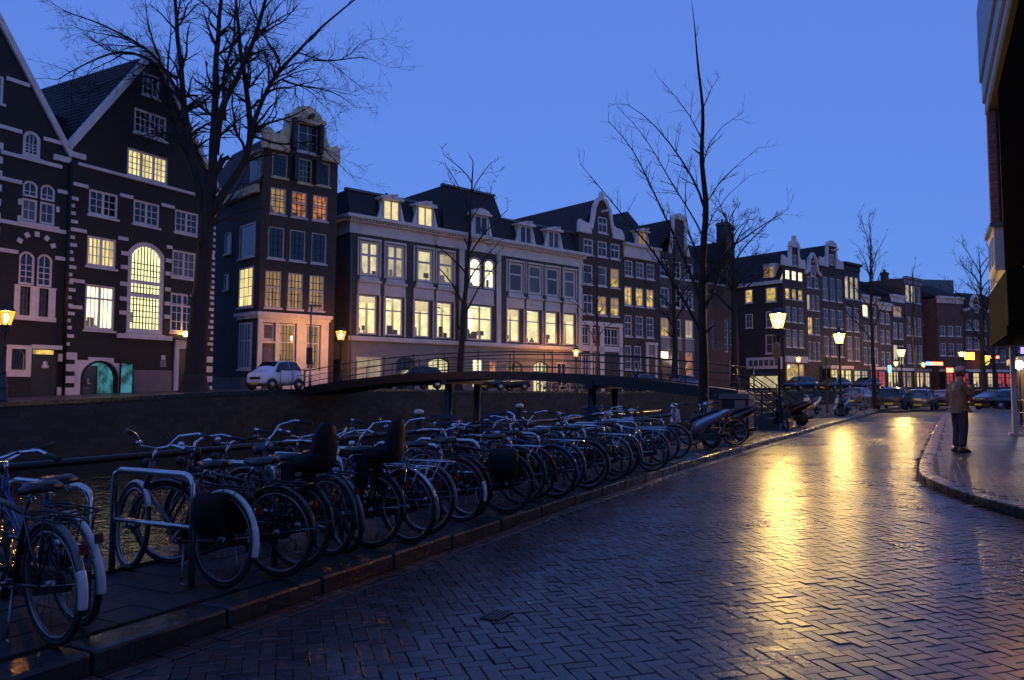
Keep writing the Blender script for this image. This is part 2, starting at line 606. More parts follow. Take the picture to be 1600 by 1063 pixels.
def offset(pts, d):
    """d to the left of the direction of travel"""
    out = []
    for i, p in enumerate(pts):
        t_ = (pts[min(i + 1, len(pts) - 1)] - pts[max(i - 1, 0)])
        t_.z = 0
        t_.normalize()
        out.append(p + Vector((-t_.y, t_.x, 0)) * d)
    return out

KLs = smooth(resample(KL, 1.0), 3)
QEs = smooth(resample(QE, 1.0), 3)
KRs = smooth(resample(KR, 0.6), 3)
FEs = smooth(resample(FE, 2.0), 2)

def strip(a, b, za=None, zb=None):
    m = MB()
    n = min(len(a), len(b))
    vs = []
    for i in range(n):
        vs.append((a[i].x, a[i].y, a[i].z if za is None else za))
        vs.append((b[i].x, b[i].y, b[i].z if zb is None else zb))
    return m.add(vs, [(2 * i, 2 * i + 2, 2 * i + 3, 2 * i + 1) for i in range(n - 1)])

def sheet(poly, z):
    return MB().add([(p[0], p[1], z) for p in poly], [tuple(range(len(poly)))])

def inside(poly, x, y):
    c = False
    j = len(poly) - 1
    for i in range(len(poly)):
        xi, yi = poly[i][0], poly[i][1]
        xj, yj = poly[j][0], poly[j][1]
        if (yi > y) != (yj > y) and x < (xj - xi) * (y - yi) / (yj - yi) + xi:
            c = not c
        j = i
    return c

sheet([(-700, -60), (700, -60), (700, 900), (-700, 900)], -2.2).build('ground', M['bed'], kind='structure')
sheet([(-60, -40), (130, -40), (130, 130), (-60, 130)], -1.3).build('canal_water', M['water'], kind='structure')

# near side: one sheet under road and pavements, everything to the right of the canal edge
qi = offset(QEs, -0.30)
near = [(p.x, p.y) for p in offset(KLs, 0.02)] + [(400, 120), (400, -60), (-10, -60)]
road = MB().add([(x, y, -0.02) for x, y in near], [tuple(range(len(near)))]).build('road', M['bed'], kind='structure')

def cam_px(x, y, z):
    pt = math.atan(74 / 1200)
    zz = z - 1.55
    f = y * cos(pt) + zz * sin(pt)
    if f < 0.1:
        return None
    return 800 + 1200 * x / f, 531.5 - 1200 * (-y * sin(pt) + zz * cos(pt)) / f, f

def brick_mesh(L_, W_, name, m):
    e, h = 0.0045, 0.03
    a, b_ = L_ / 2, W_ / 2
    vs = [(-a + e, -b_ + e, 0), (a - e, -b_ + e, 0), (a - e, b_ - e, 0), (-a + e, b_ - e, 0),
          (-a, -b_, -0.0045), (a, -b_, -0.0045), (a, b_, -0.0045), (-a, b_, -0.0045),
          (-a, -b_, -h), (a, -b_, -h), (a, b_, -h), (-a, b_, -h)]
    fs = [(0, 1, 2, 3)] + [(i, (i + 1) % 4 + 0, (i + 1) % 4 + 4, i + 4) for i in range(4)] + [(4 + i, 4 + (i + 1) % 4, 8 + (i + 1) % 4, 8 + i) for i in range(4)]
    fs = [fs[0]] + [tuple(reversed(f)) for f in fs[1:]]
    return vs, fs

def bed(x, y):
    return 0.007 * noise.noise((x * 0.7, y * 0.7, 3.1)) + 0.002 * noise.noise((x * 2.3, y * 2.3, 7.7)) - 0.006

def pave(bricks, L_, W_, z, parent, one, rest, m_one, m_all, tilt, hz, rng):
    """bricks: (x, y, angle). The 300 that show largest become parts, the rest one part."""
    vs, fs = brick_mesh(L_, W_, one, m_one)
    rank = []
    for i, (x, y, a) in enumerate(bricks):
        q = cam_px(x, y, z)
        vis = q is not None and -10 < q[0] < 1610 and q[1] < 1075
        rank.append(((q[2] if vis else 1e6), i))
    rank.sort()
    near_ids = set(i for d, i in rank[:300] if d < 1e5)
    me = bpy.data.meshes.new(one)
    me.from_pydata(vs, [], fs)
    me.materials.append(m_one)
    V, Fc, tone = [], [], []
    for i, (x, y, a) in enumerate(bricks):
        tx, ty = rng.gauss(0, tilt), rng.gauss(0, tilt)
        dz = rng.gauss(0, hz)
        # the bed has settled unevenly: shallow dips and humps, steeper where a trench was reopened
        if hz > 0.0015:
            h0 = bed(x, y)
            tx += (bed(x, y + 0.1) - h0) * 10
            ty -= (bed(x + 0.1, y) - h0) * 10
            dz += h0
        a += rng.gauss(0, 0.012)
        if i in near_ids:
            o = bpy.data.objects.new(one, me)
            COL.objects.link(o)
            o.parent = parent
            o.location = (x, y, z + dz)
            o.rotation_euler = (tx, ty, a)
        else:
            ca, sa = cos(a), sin(a)
            b0 = len(V)
            for px, py, pz in vs:
                V.append((x + px * ca - py * sa, y + px * sa + py * ca, z + dz + pz + (px * -ty + py * tx if pz > -0.02 else 0)))
            for f in fs:
                Fc.append([k + b0 for k in f])
            tone += [min(1, max(0, rng.random() * 0.75 + 0.35 * noise.noise((x * 0.9, y * 0.9, 0)) + 0.12))] * len(fs)
    if V:
        m2 = bpy.data.meshes.new(rest)
        m2.from_pydata(V, [], Fc)
        at = m2.attributes.new('tone', 'FLOAT', 'FACE')
        at.data.foreach_set('value', tone)
        m2.materials.append(m_all)
        link(rest, m2, parent)['kind'] = 'stuff'

def herringbone(poly, W_, ang, org, ymin, ymax, gap):
    out = []
    ca, sa = cos(ang), sin(ang)
    n = int(75 / W_)
    for i in range(-n, n):
        for j in range(-n, n):
            k = (i - j) % 4
            if k == 0:
                cx, cy, a = i + 1.0, j + 0.5, 0.0
            elif k == 3:
                cx, cy, a = i + 0.5, j + 1.0, pi / 2
            else:
                continue
            cx *= W_; cy *= W_
            x = org[0] + cx * ca - cy * sa
            y = org[1] + cx * sa + cy * ca
            if y < ymin or y > ymax or x < -6 or x > 30:
                continue
            if abs(x) > 0.72 * y + 1.5:
                continue
            if inside(poly, x, y) and all(inside(poly, x + e_ * W_ * 0.92 * cos(a + ang), y + e_ * W_ * 0.92 * sin(a + ang)) for e_ in (-1, 1)):
                out.append((x, y, a + ang))
    return out

rk = offset(KRs, 0.03)
road_poly = [(p.x, p.y) for p in offset(KLs, -0.20)] + [(p.x, p.y) for p in reversed(rk)]
hb = herringbone(road_poly, 0.091, pi / 2 - A0 + pi / 4, (2.0, 6.0), 2.2, 40.0, 0.01)
for off_ in (-0.052, -0.142):       # two straight gutter courses along the kerb
    gl = resample([tuple(q_) for q_ in offset(KLs, off_)], 0.0905 * 2)
    for a_, b_ in zip(gl, gl[1:]):
        if 1.5 < a_.y < 40:
            hb.append(((a_.x + b_.x) / 2, (a_.y + b_.y) / 2, atan2(b_.y - a_.y, b_.x - a_.x)))
strip(offset(KLs, -0.185), offset(KLs, -0.42), -0.015, -0.015).build('gutter_sand', M['bed'], road)
pave(hb, 0.177, 0.0862, 0.0, road, 'brick', 'brick_paving', M['brick_one'], M['brick_all'], 0.017, 0.0016, random.Random(3))

# kerbs: granite stones laid end to end
def kerb(line, width, side, name_group, step, z0=-0.03, z1=0.12):
    root = empty('kerb')
    root['kind'] = 'structure'
    pts = line
    rng = random.Random(5)
    acc = []
    for a, b_ in zip(pts, pts[1:]):
        mid = (a + b_) / 2
        if mid.y < -9 or mid.y > 64:
            continue
        d = b_ - a
        l = d.length - 0.012
        if l < 0.1:
            continue
        m = MB()
        y0, y1 = (0, width) if side > 0 else (-width, 0)
        m.box(-l / 2, l / 2, y0, y1, z0, z1)
        o = m.build('kerb_stone', M['kerb'], root, (mid.x, mid.y, rng.gauss(0, 0.003)), (rng.gauss(0, 0.004), rng.gauss(0, 0.003), atan2(d.y, d.x) + rng.gauss(0, 0.004)))
        bev(o, 0.022, 2)
    return root
kerb(KLs, 0.27, 1, '', 1.0)
kerb(KRs, 0.25, -1, '', 0.6)

# near quay: tiles between kerb and canal edge
quay = strip(offset(KLs, 0.1), QEs, 0.095, 0.095)
quay = quay.build('quay', M['bed'], kind='structure')
qp = [(p.x, p.y) for p in offset(KLs, 0.30)] + [(p.x, p.y) for p in reversed(offset(QEs, -0.38))]
tl = []
for i in range(-30, 190):
    for j in range(0, 30):
        q = UV(i * 0.304, 0.43 + j * 0.304)
        if inside(qp, q.x, q.y) and abs(q.x) < 0.75 * q.y + 2 and q.y < 52:
            tl.append((q.x, q.y, pi / 2 - A0))
vs_, fs_ = None, None
def pave_stuff(bricks, L_, W_, z, parent, rest, m_all, tilt, hz, rng):
    vs, fs = brick_mesh(L_, W_, rest, m_all)
    V, Fc, tone = [], [], []
    for (x, y, a) in bricks:
        tx, ty, dz = rng.gauss(0, tilt), rng.gauss(0, tilt), rng.gauss(0, hz)
        ca, sa = cos(a), sin(a)
        b0 = len(V)
        for px, py, pz in vs:
            V.append((x + px * ca - py * sa, y + px * sa + py * ca, z + dz + pz + (px * -ty + py * tx if pz > -0.02 else 0)))
        for f in fs:
            Fc.append([k + b0 for k in f])
        tone += [rng.random()] * len(fs)
    m2 = bpy.data.meshes.new(rest)
    m2.from_pydata(V, [], Fc)
    m2.attributes.new('tone', 'FLOAT', 'FACE').data.foreach_set('value', tone)
    m2.materials.append(m_all)
    link(rest, m2, parent)['kind'] = 'stuff'
pave_stuff(tl, 0.297, 0.297, 0.117, quay, 'paving_tiles', M['tile_all'], 0.008, 0.002, random.Random(8))

def wall_under(line, zt, zb, name, label, coping_w, side, m_wall, m_cop):
    root = empty(name, (0, 0, 0), 0, label, 'quay wall')
    m = MB()
    n = len(line)
    vs = []
    for p in line:
        vs += [(p.x, p.y, (p.z if zt is None else zt) - 0.12), (p.x, p.y, zb)]
    m.add(vs, [(2 * i, 2 * i + 2, 2 * i + 3, 2 * i + 1) for i in range(n - 1)])
    m.build('brickwork', m_wall, root)
    inner = offset(line, coping_w * side)
    outer = offset(line, -0.05 * side)
    for i in range(0, n - 1):
        a, b_, c, d = outer[i], outer[i + 1], inner[i + 1], inner[i]
        za = [(q.z if zt is None else zt) for q in (line[i], line[i + 1], line[i + 1], line[i])]
        sh = (b_ - a).normalized() * 0.008
        q = [a + sh, b_ - sh, c - sh, d + sh]
        k = MB()
        k.add([(q[j].x, q[j].y, za[j] + 0.02) for j in range(4)] + [(q[j].x, q[j].y, za[j] - 0.14) for j in range(4)],
              [(0, 1, 2, 3), (7, 6, 5, 4), (0, 4, 5, 1), (1, 5, 6, 2), (2, 6, 7, 3), (3, 7, 4, 0)])
        if line[i].y > -5 and line[i].y < 75:
            k.build('coping_stone', m_cop, root)
    return root
wall_under(QEs, 0.12, -2.0, 'quay_wall', 'low brick quay wall below the row of parked bicycles', 0.34, -1, M['quay_brick'], M['kerb'])
wall_under(FEs, None, -2.0, 'quay_wall', 'tall dark brick quay wall across the canal under the parked cars', 0.4, 1, M['quay_brick'], M['kerb'])

# far street
strip(FEs, offset(FEs, 90)).build('far_street', M['asphalt'], kind='structure')

# right pavement: running-bond clinkers inside its kerb
pv_edge = offset(KRs, -0.25)
pv_poly = [(p.x, p.y) for p in pv_edge] + [(400, 90), (400, -40), (8, -40)]
pavement = MB().add([(x, y, 0.1) for x, y in pv_poly], [tuple(range(len(pv_poly)))]).build('pavement', M['bed'], kind='structure')
pvb = []
i0 = 0
for i in range(0, 420):
    for j in range(0, 45):
        u = i * 0.106 - 1.0
        v = -4.0 - j * 0.212 - (0.106 if i % 2 else 0)
        q = UV(u, v)
        if q.y > 43 or q.x > 0.7 * q.y + 0.5 or not inside(pv_poly, q.x, q.y):
            continue
        pvb.append((q.x, q.y, pi / 2 - A0 + pi / 2))
pave(pvb, 0.204, 0.098, 0.12, pavement, 'paving_stone', 'paving_stones', M['paver_one'], M['paver_all'], 0.012, 0.0014, random.Random(4))

# ------------------------------------------------------------------ buildings
def facing(ang):
    return pi / 2 - radians(ang)

def arch_loop(x0, x1, z0, z1, rise, n=8):
    """counter-clockwise outline with a segmental top"""
    pts = [(x0, z0), (x1, z0)]
    if rise <= 0:
        return pts + [(x1, z1), (x0, z1)]
    w = (x1 - x0) / 2
    r = (w * w + rise * rise) / (2 * rise)
    cz = z1 - r
    a = math.asin(min(1, w / r))
    if rise > w * 0.999:
        a = pi / 2
    cx = (x0 + x1) / 2
    for i in range(n + 1):
        t_ = a - 2 * a * i / n
        pts.append((cx + r * sin(t_), cz + r * cos(t_)))
    return pts

def facade(root, outline, holes, m, depth=None, reveal=0.14, side_h=None, name='wall', y=0.0):
    """front wall with real openings, reveals and (optional) the two side walls and the back"""
    bm = bmesh.new()
    edges = []
    for loop in [outline] + holes:
        vs = [bm.verts.new((a, y, b)) for a, b in loop]
        for i in range(len(vs)):
            edges.append(bm.edges.new((vs[i], vs[(i + 1) % len(vs)])))
    bmesh.ops.triangle_fill(bm, edges=edges, use_beauty=True, use_dissolve=False, normal=(0, -1, 0))
    bmesh.ops.recalc_face_normals(bm, faces=bm.faces)
    me = bpy.data.meshes.new(name)
    bm.to_mesh(me)
    bm.free()
    mb = MB()
    mb.v = [tuple(v.co) for v in me.vertices]
    for p_ in me.polygons:
        vs = list(p_.vertices)
        if p_.normal.y > 0:
            vs.reverse()
        mb.f.append(vs); mb.sm.append(False)
    bpy.data.meshes.remove(me)
    for h in holes:
        n = len(h)
        vs = [(a, y, b) for a, b in h] + [(a, y + reveal, b) for a, b in h]
        mb.add(vs, [(i, n + i, n + (i + 1) % n, (i + 1) % n) for i in range(n)])
    if depth:
        xs = [a for a, b in outline]
        zb = min(b for a, b in outline)
        x0, x1 = min(xs), max(xs)
        h0, h1 = side_h if isinstance(side_h, tuple) else (side_h, side_h)
        mb.add([(x0, y, zb), (x0, depth, zb), (x0, depth, h0), (x0, y, h0)], [(0, 3, 2, 1)])
        mb.add([(x1, y, zb), (x1, depth, zb), (x1, depth, h1), (x1, y, h1)], [(0, 1, 2, 3)])
        mb.add([(x0, depth, zb), (x1, depth, zb), (x1, depth, h1), (x0, depth, h0)], [(0, 1, 2, 3)])
    me = bpy.data.meshes.new(name)
    me.from_pydata(mb.v, [], mb.f)
    me.materials.append(m)
    return link(name, me, root)

M['room_side'] = emat('lit_side_wall', (1.0, 0.84, 0.42), 1.1, 0.2, 1.5)
M['room_floor'] = mat('office_carpet', (0.25, 0.2, 0.13), 0.8)
WCACHE = {}
def cached(key, fn):
    if key not in WCACHE:
        WCACHE[key] = fn()
    return WCACHE[key]

def extrude_loop(mb, outer, inner, y0, y1):
    """a frame between two loops of the same length"""
    n = len(outer)
    vs = [(a, y0, b) for a, b in outer] + [(a, y0, b) for a, b in inner] + [(a, y1, b) for a, b in outer] + [(a, y1, b) for a, b in inner]
    fs = []
    for i in range(n):
        j = (i + 1) % n
        fs += [(i, j, n + j, n + i), (n + i, n + j, 3 * n + j, 3 * n + i), (j, i, 2 * n + i, 2 * n + j)]
    mb.add(vs, fs)

def window(root, x0, x1, z0, z1, nx=2, ny=3, rise=0.0, fw=0.11, heavy=(), trans=(), lit=None, frame='white', sill=True,
           pane=None, bar=0.035, dep=0.8, proud=0.0, label=None, blind=0.0, furn=0, name='window', sidewall=False, barmat=None, head=None):
    """one window, its own object: frame with glazing bars, pane, sill, and the lit room behind"""
    w, h = x1 - x0, z1 - z0
    key = (round(w, 2), round(h, 2), nx, ny, round(rise, 2), fw, tuple(heavy), tuple(trans), frame, bar, barmat)
    def mk():
        m = MB()
        o_ = arch_loop(-w / 2, w / 2, -h / 2, h / 2, rise)
        i_ = arch_loop(-w / 2 + fw, w / 2 - fw, -h / 2 + fw, h / 2 - fw, max(0, rise - fw * 0.3) if rise else 0)
        extrude_loop(m, o_, i_, 0.0, 0.09)
        iw, ih = w - 2 * fw, h - 2 * fw
        xs = [-iw / 2] + [-iw / 2 + q * iw for q in heavy] + [iw / 2]
        for q in heavy:
            m.box(-iw / 2 + q * iw - fw * 0.45, -iw / 2 + q * iw + fw * 0.45, 0.008, 0.085, -ih / 2, ih / 2 - rise * 0.15)
        for q in trans:
            m.box(-iw / 2, iw / 2, 0.005, 0.084, -ih / 2 + q * ih - fw * 0.35, -ih / 2 + q * ih + fw * 0.35)
        def bars(mm):
            for a, c in zip(xs, xs[1:]):
                for i in range(1, nx):
                    px = a + (c - a) * i / nx
                    top = ih / 2
                    if rise:
                        top -= rise * min(1.0, (abs(px) / (iw / 2)) ** 2)
                    mm.box(px - bar / 2, px + bar / 2, 0.03, 0.07, -ih / 2, top)
                for j in range(1, ny):
                    pz = -ih / 2 + (ih - rise) * j / ny
                    mm.box(a, c, 0.032, 0.072, pz - bar / 2, pz + bar / 2)
        if barmat is None:
            bars(m)
            return m.mesh(name, M[frame]), None
        mm = MB(); bars(mm)
        return m.mesh(name, M[frame]), mm.mesh('glazing_bars', M[barmat])
    me, bme = cached(key, mk)
    rz = 0
    loc = ((x0 + x1) / 2, 0.04 - proud, (z0 + z1) / 2)
    if sidewall:                       # on the left side wall: x is the distance back from the corner
        loc = (0.04 - proud + sidewall[0], (x0 + x1) / 2, (z0 + z1) / 2)
        rz = -pi / 2
    o = link(name, me, root, loc, (0, 0, rz))
    if label:
        o['label'] = label
    if bme is not None:
        link('glazing_bars', bme, o)
    gm = M['glass'] if lit else M[pane or 'dark_glass']
    def mkp():
        m = MB()
        lp = arch_loop(-w / 2 + fw * 0.5, w / 2 - fw * 0.5, -h / 2 + fw * 0.5, h / 2 - fw * 0.5, rise)
        m.add([(a, 0.055, b) for a, b in lp], [tuple(range(len(lp)))])
        return m.mesh('pane', gm)
    link('pane', cached(('p',) + key + (gm.name,), mkp), o)
    if lit:
        def mki():
            m = MB()
            deep = dep > 0.9 and lit == 'lit_office'
            a, c = w / 2 + (0.25 if deep else 0.0), h / 2
            y1 = 0.10 + dep
            vs = [(-a, 0.145, -c), (a, 0.145, -c), (a, 0.145, c), (-a, 0.145, c), (-a, y1, -c), (a, y1, -c), (a, y1, c), (-a, y1, c)]
            me = bpy.data.meshes.new('lit_room')
            me.from_pydata(vs, [], [(4, 5, 6, 7), (0, 4, 7, 3), (1, 2, 6, 5), (0, 1, 5, 4), (3, 7, 6, 2)])
            me.materials.append(M[lit])
            if deep:
                for k_ in ('room_side', 'room_floor', 'lit_bright'):
                    me.materials.append(M[k_])
                me.polygons.foreach_set('material_index', [0, 1, 1, 2, 3])
            return me
        link('lit_room', cached(('i', round(w, 2), round(h, 2), lit, dep), mki), o)
    if sill:
        def mks():
            m = MB()
            m.box(-w / 2 - 0.06, w / 2 + 0.06, -0.11, 0.06, -h / 2 - 0.10, -h / 2 + 0.002)
            return m.mesh('sill', M[frame])
        link('sill', cached(('s', round(w, 2), round(h, 2), frame), mks), o)
    if blind:
        m = MB()
        n = 10
        bw = w - 2 * fw
        vs = []
        for i in range(n + 1):
            a = -bw / 2 + bw * i / n
            yy = 0.14 + 0.025 * (i % 2)
            vs += [(a, yy, h / 2 - fw), (a, yy, h / 2 - fw - (h - 2 * fw) * blind)]
        m.add(vs, [(2 * i, 2 * i + 1, 2 * i + 3, 2 * i + 2) for i in range(n)])
        m.build('curtain', M['curtain'], o)
    if furn:
        rg = random.Random(int(x0 * 100) + furn)
        m = MB()
        base = -h / 2
        for k in range(furn):
            cx = rg.uniform(-w * 0.38, w * 0.38)
            hh = rg.uniform(0.14, 0.34) * h
            ww = rg.uniform(0.06, 0.16) * w
            yy = rg.uniform(0.3, max(0.6, dep - 0.5))
            kind = rg.random()
            if kind < 0.4:
                m.box(cx - ww, cx + ww, yy, yy + 0.1, base, base + hh)
            elif kind < 0.75:      # screen or chair back on a stem
                m.box(cx - 0.03, cx + 0.03, yy, yy + 0.05, base, base + hh * 0.6)
                m.box(cx - ww, cx + ww, yy - 0.02, yy + 0.06, base + hh * 0.55, base + hh)
            else:                  # someone seated: shoulders and head
                m.lathe([(0.01, 0), (ww * 0.9, 0.02), (ww * 1.0, hh * 0.5), (ww * 0.35, hh * 0.72), (ww * 0.42, hh * 0.85), (ww * 0.2, hh)], 8, (cx, yy, base))
        m.build('furniture', M[rg.choice(['furn_dark', 'furn_dark', 'furn_pale'])], o)
        if dep > 2:
            q = MB()
            px = rg.uniform(-w * 0.3, w * 0.3)
            q.box(px - 0.28, px + 0.28, dep, dep + 0.08, base, base + h * 0.72)
            q.box(-w / 2, w / 2, dep * 0.45, dep * 0.5, h / 2 - 0.16, h / 2 - 0.02)
            if rg.random() < 0.5:
                q.box(w * 0.28, w * 0.36, 0.8, 0.95, base, base + h)
            q.build('room_fittings', M['furn_pale'], o)
    return o

def boxpart(root, name, m, *boxes, bevel=0, **props):
    mb = MB()
    for b in boxes:
        mb.box(*b)
    o = mb.build(name, M[m] if isinstance(m, str) else m, root, **props)
    if bevel:
        bev(o, bevel)
    return o

def roof_gable(root, x0, x1, y0, y1, ze, zr, m='tile', over=0.15, xr=None, th=0.14, name='roof'):
    """ridge runs back from the facade"""
    xr = (x0 + x1) / 2 if xr is None else xr
    mb = MB()
    fn = lambda a, b_, d: (a, d, b_)
    mb.prism([(x0 - over, ze - 0.12), (xr, zr), (x1 + over, ze - 0.12), (x1 + over, ze - 0.12 + th), (xr, zr + th), (x0 - over, ze - 0.12 + th)], fn, y0, y1)
    # rows of tiles as raised courses
    for s_ in (0, 1):
        xa = x0 - over if s_ == 0 else x1 + over
        L_ = hypot(xr - xa, zr - ze)
        n = max(4, int(L_ / 0.34))
        for i in range(n):
            t_ = i / n
            a = xa + (xr - xa) * t_
            b_ = ze - 0.12 + th + (zr - ze + 0.12) * t_
            mb.bar((a, y0, b_ + 0.01), (a, y1, b_ + 0.01), 0.05, 0.05)
    return mb.build(name, M[m], root)

def roof_ridge_along(root, x0, x1, y0, y1, ze, zr, m='tile', hip=0.0, name='roof'):
    """ridge parallel to the facade"""
    ym = (y0 + y1) / 2
    mb = MB()
    vs = [(x0 - 0.1, y0 - 0.1, ze), (x1 + 0.1, y0 - 0.1, ze), (x1 + 0.1, y1, ze), (x0 - 0.1, y1, ze), (x0 + hip, ym, zr), (x1 - hip, ym, zr)]
    mb.add(vs, [(0, 1, 5, 4), (2, 3, 4, 5), (1, 2, 5), (3, 0, 4), (3, 2, 1, 0)])
    n = int(hypot(ym - y0, zr - ze) / 0.34)
    for i in range(n):
        t_ = i / n
        a0, a1 = x0 - 0.1 + (hip + .1) * t_, x1 + 0.1 - (hip + .1) * t_
        mb.bar((a0, y0 - 0.1 + (ym - y0 + 0.1) * t_, ze + (zr - ze) * t_ + 0.01), (a1, y0 - 0.1 + (ym - y0 + 0.1) * t_, ze + (zr - ze) * t_ + 0.01), 0.05, 0.05)
    return mb.build(name, M[m], root)

def chimney(root, x, y, z0, z1, w=0.7, d=0.6, m='dark_brick'):
    o = MB().box(x - w / 2, x + w / 2, y - d / 2, y + d / 2, z0, z1).build('chimney', M[m], root)
    k = MB().box(x - w / 2 - 0.08, x + w / 2 + 0.08, y - d / 2 - 0.08, y + d / 2 + 0.08, z1 - 0.3, z1 - 0.12)
    for i in (-1, 1):
        k.lathe([(0.12, 0), (0.10, 0.4)], 8, (x + i * w * 0.22, y, z1))
    k.build('chimney_pot', M['red_brick'], o)
    return o

fnF = lambda a, b_, d: (a, d, b_)     # profile in the facade plane, d = depth

def scroll(root, name, pts, d0, d1, m='cream'):
    return bev(MB().prism(pts, fnF, d0, d1).build(name, M[m], root), 0.03)

# ---- the two black houses with white bands ------------------------------------------------
BW_H = facing(28.4)
def bw_common(root, x0, x1, peak, ze, zp):
    """white copings on both slopes, kneelers and the finial stone"""
    for s_ in (0, 1):
        xa = x0 if s_ == 0 else x1
        mb = MB()
        d = Vector((peak - xa, 0, zp - ze)).normalized()
        nrm = Vector((-d.z, 0, d.x)) * (1 if s_ == 0 else -1)
        a, c = Vector((xa, 0, ze)), Vector((peak, 0, zp))
        q = [a, c, c + nrm * 0.26, a + nrm * 0.26]
        mb.prism([(v.x, v.z) for v in q], fnF, -0.14, 0.30)
        mb.build('coping', M['white'], root)
    boxpart(root, 'kneeler', 'white', (x0 - 0.05, x0 + 0.75, -0.12, 0.2, ze - 0.28, ze - 0.02))
    boxpart(root, 'kneeler', 'white', (x1 - 0.75, x1 + 0.05, -0.12, 0.2, ze - 0.28, ze - 0.02))
    boxpart(root, 'finial', 'white', (peak - 0.55, peak + 0.55, -0.16, 0.34, zp - 0.35, zp + 0.12), (peak - 0.3, peak + 0.3, -0.18, 0.3, zp + 0.12, zp + 0.42))

def band(root, x0, x1, z, h=0.17, proud=0.07):
    return boxpart(root, 'band', 'white', (x0, x1, -proud, 0.05, z - h / 2, z + h / 2))

def quoins(root, x, z0, z1, side, rng, step=0.36):
    k = 0
    z = z0
    while z < z1:
        w = (0.16, 0.34, 0.22)[k % 3]
        h = 0.16
        xa, xb = (x, x + w) if side > 0 else (x - w, x)
        boxpart(root, 'quoin', 'white', (xa, xb, -0.06, 0.05, z, z + h))
        z += step + rng.uniform(-0.03, 0.03)
        k += 1

hb_ = empty('canal_house', (-20.85, 36.0, 0), BW_H, 'black brick warehouse with pointed gable, tall lit arched window and white trim', 'house')
EZ, PK, PZ = 12.75, 4.05, 19.0
holesB = []
winsB = []
def wB(x0, x1, z0, z1, **k):
    holesB.append(arch_loop(x0 + 0.02, x1 - 0.02, z0 + 0.02, z1 - 0.02, k.get('rise', 0)))
    winsB.append((x0, x1, z0, z1, k))
wB(3.42, 4.48, 16.78, 18.0, nx=3, ny=3, fw=0.13)
wB(3.02, 4.98, 14.65, 15.98, nx=3, ny=3, heavy=(0.5,), fw=0.14)
wB(2.70, 5.14, 12.31, 13.8, nx=3, ny=4, heavy=(0.333, 0.667), fw=0.14, lit='lit_curtain')
for a, c in ((0.76, 2.32), (3.14, 4.70), (5.60, 7.16)):
    wB(a, c, 9.93, 11.2, nx=2, ny=3, heavy=(0.5,), fw=0.13)
wB(0.75, 2.31, 7.42, 8.92, nx=3, ny=3, heavy=(0.5,), lit='lit_curtain', fw=0.13)
wB(5.50, 7.06, 7.48, 8.98, nx=2, ny=3, heavy=(0.5,), fw=0.13, pane='dim_glass')
wB(2.93, 5.10, 4.30, 9.10, nx=9, ny=12, rise=0.62, fw=0.26, lit='lit_tall', bar=0.045, dep=0.8, trans=(0.40, 0.56), furn=1, barmat='iron')
wB(0.74, 2.32, 4.33, 6.55, nx=3, ny=1, heavy=(0.5,), trans=(0.72,), lit='lit_office', fw=0.14, furn=5)
wB(5.48, 7.04, 4.50, 6.65, nx=2, ny=4, heavy=(0.5,), trans=(0.70,), fw=0.13)
wB(0.80, 2.45, 0.95, 2.78, rise=0.70, nx=1, ny=1, lit='lit_teal', sill=False, fw=0.03, frame='iron', dep=2.0)
facade(hb_, [(-0.25, 0.4), (8.3, 0.4), (8.3, EZ), (PK, PZ), (-0.25, EZ)], holesB, M['black_brick'], 14, side_h=EZ)
for x0, x1, z0, z1, k in winsB:
    if k.get('lit') == 'lit_teal':
        k['name'] = 'passage_opening'
    window(hb_, x0, x1, z0, z1, **k)
roof_gable(hb_, -0.25, 8.3, 0.3, 14, EZ, PZ, 'slate', 0.0, PK)
bw_common(hb_, -0.25, 8.3, PK, EZ, PZ)
band(hb_, 0.15, 7.3, 12.22, 0.14, 0.12)
for z, segs in ((11.22, ((-0.05, 0.70), (2.38, 3.08), (4.76, 5.54), (7.22, 8.2))), (9.03, ((-0.05, 0.70), (2.36, 2.88), (5.15, 5.46), (7.12, 8.2))), (6.6, ((-0.05, 0.68), (7.1, 8.2))), (5.35, ((-0.05, 0.60),))):
    for a, c in segs:
        band(hb_, a, c, z)
for z in (5.2, 5.9, 6.65, 7.5, 8.2):
    for a, c in ((2.55, 2.92), (5.11, 5.45)):
        boxpart(hb_, 'quoin', 'white', (a, c, -0.05, 0.05, z, z + 0.2))
boxpart(hb_, 'sill_course', 'white', (2.45, 5.55, -0.16, 0.05, 4.02, 4.24))
rq = random.Random(2)
quoins(hb_, -0.1, 3.5, 10.6, 1, rq)
quoins(hb_, 8.28, 3.6, 11.6, -1, rq, 0.33)
for z in (1.2, 1.75, 2.3, 2.85):
    boxpart(hb_, 'quoin', 'white', (-0.1, 0.42, -0.07, 0.05, z, z + 0.34))
    boxpart(hb_, 'quoin', 'white', (7.72, 8.28, -0.07, 0.05, z + 0.1, z + 0.42))
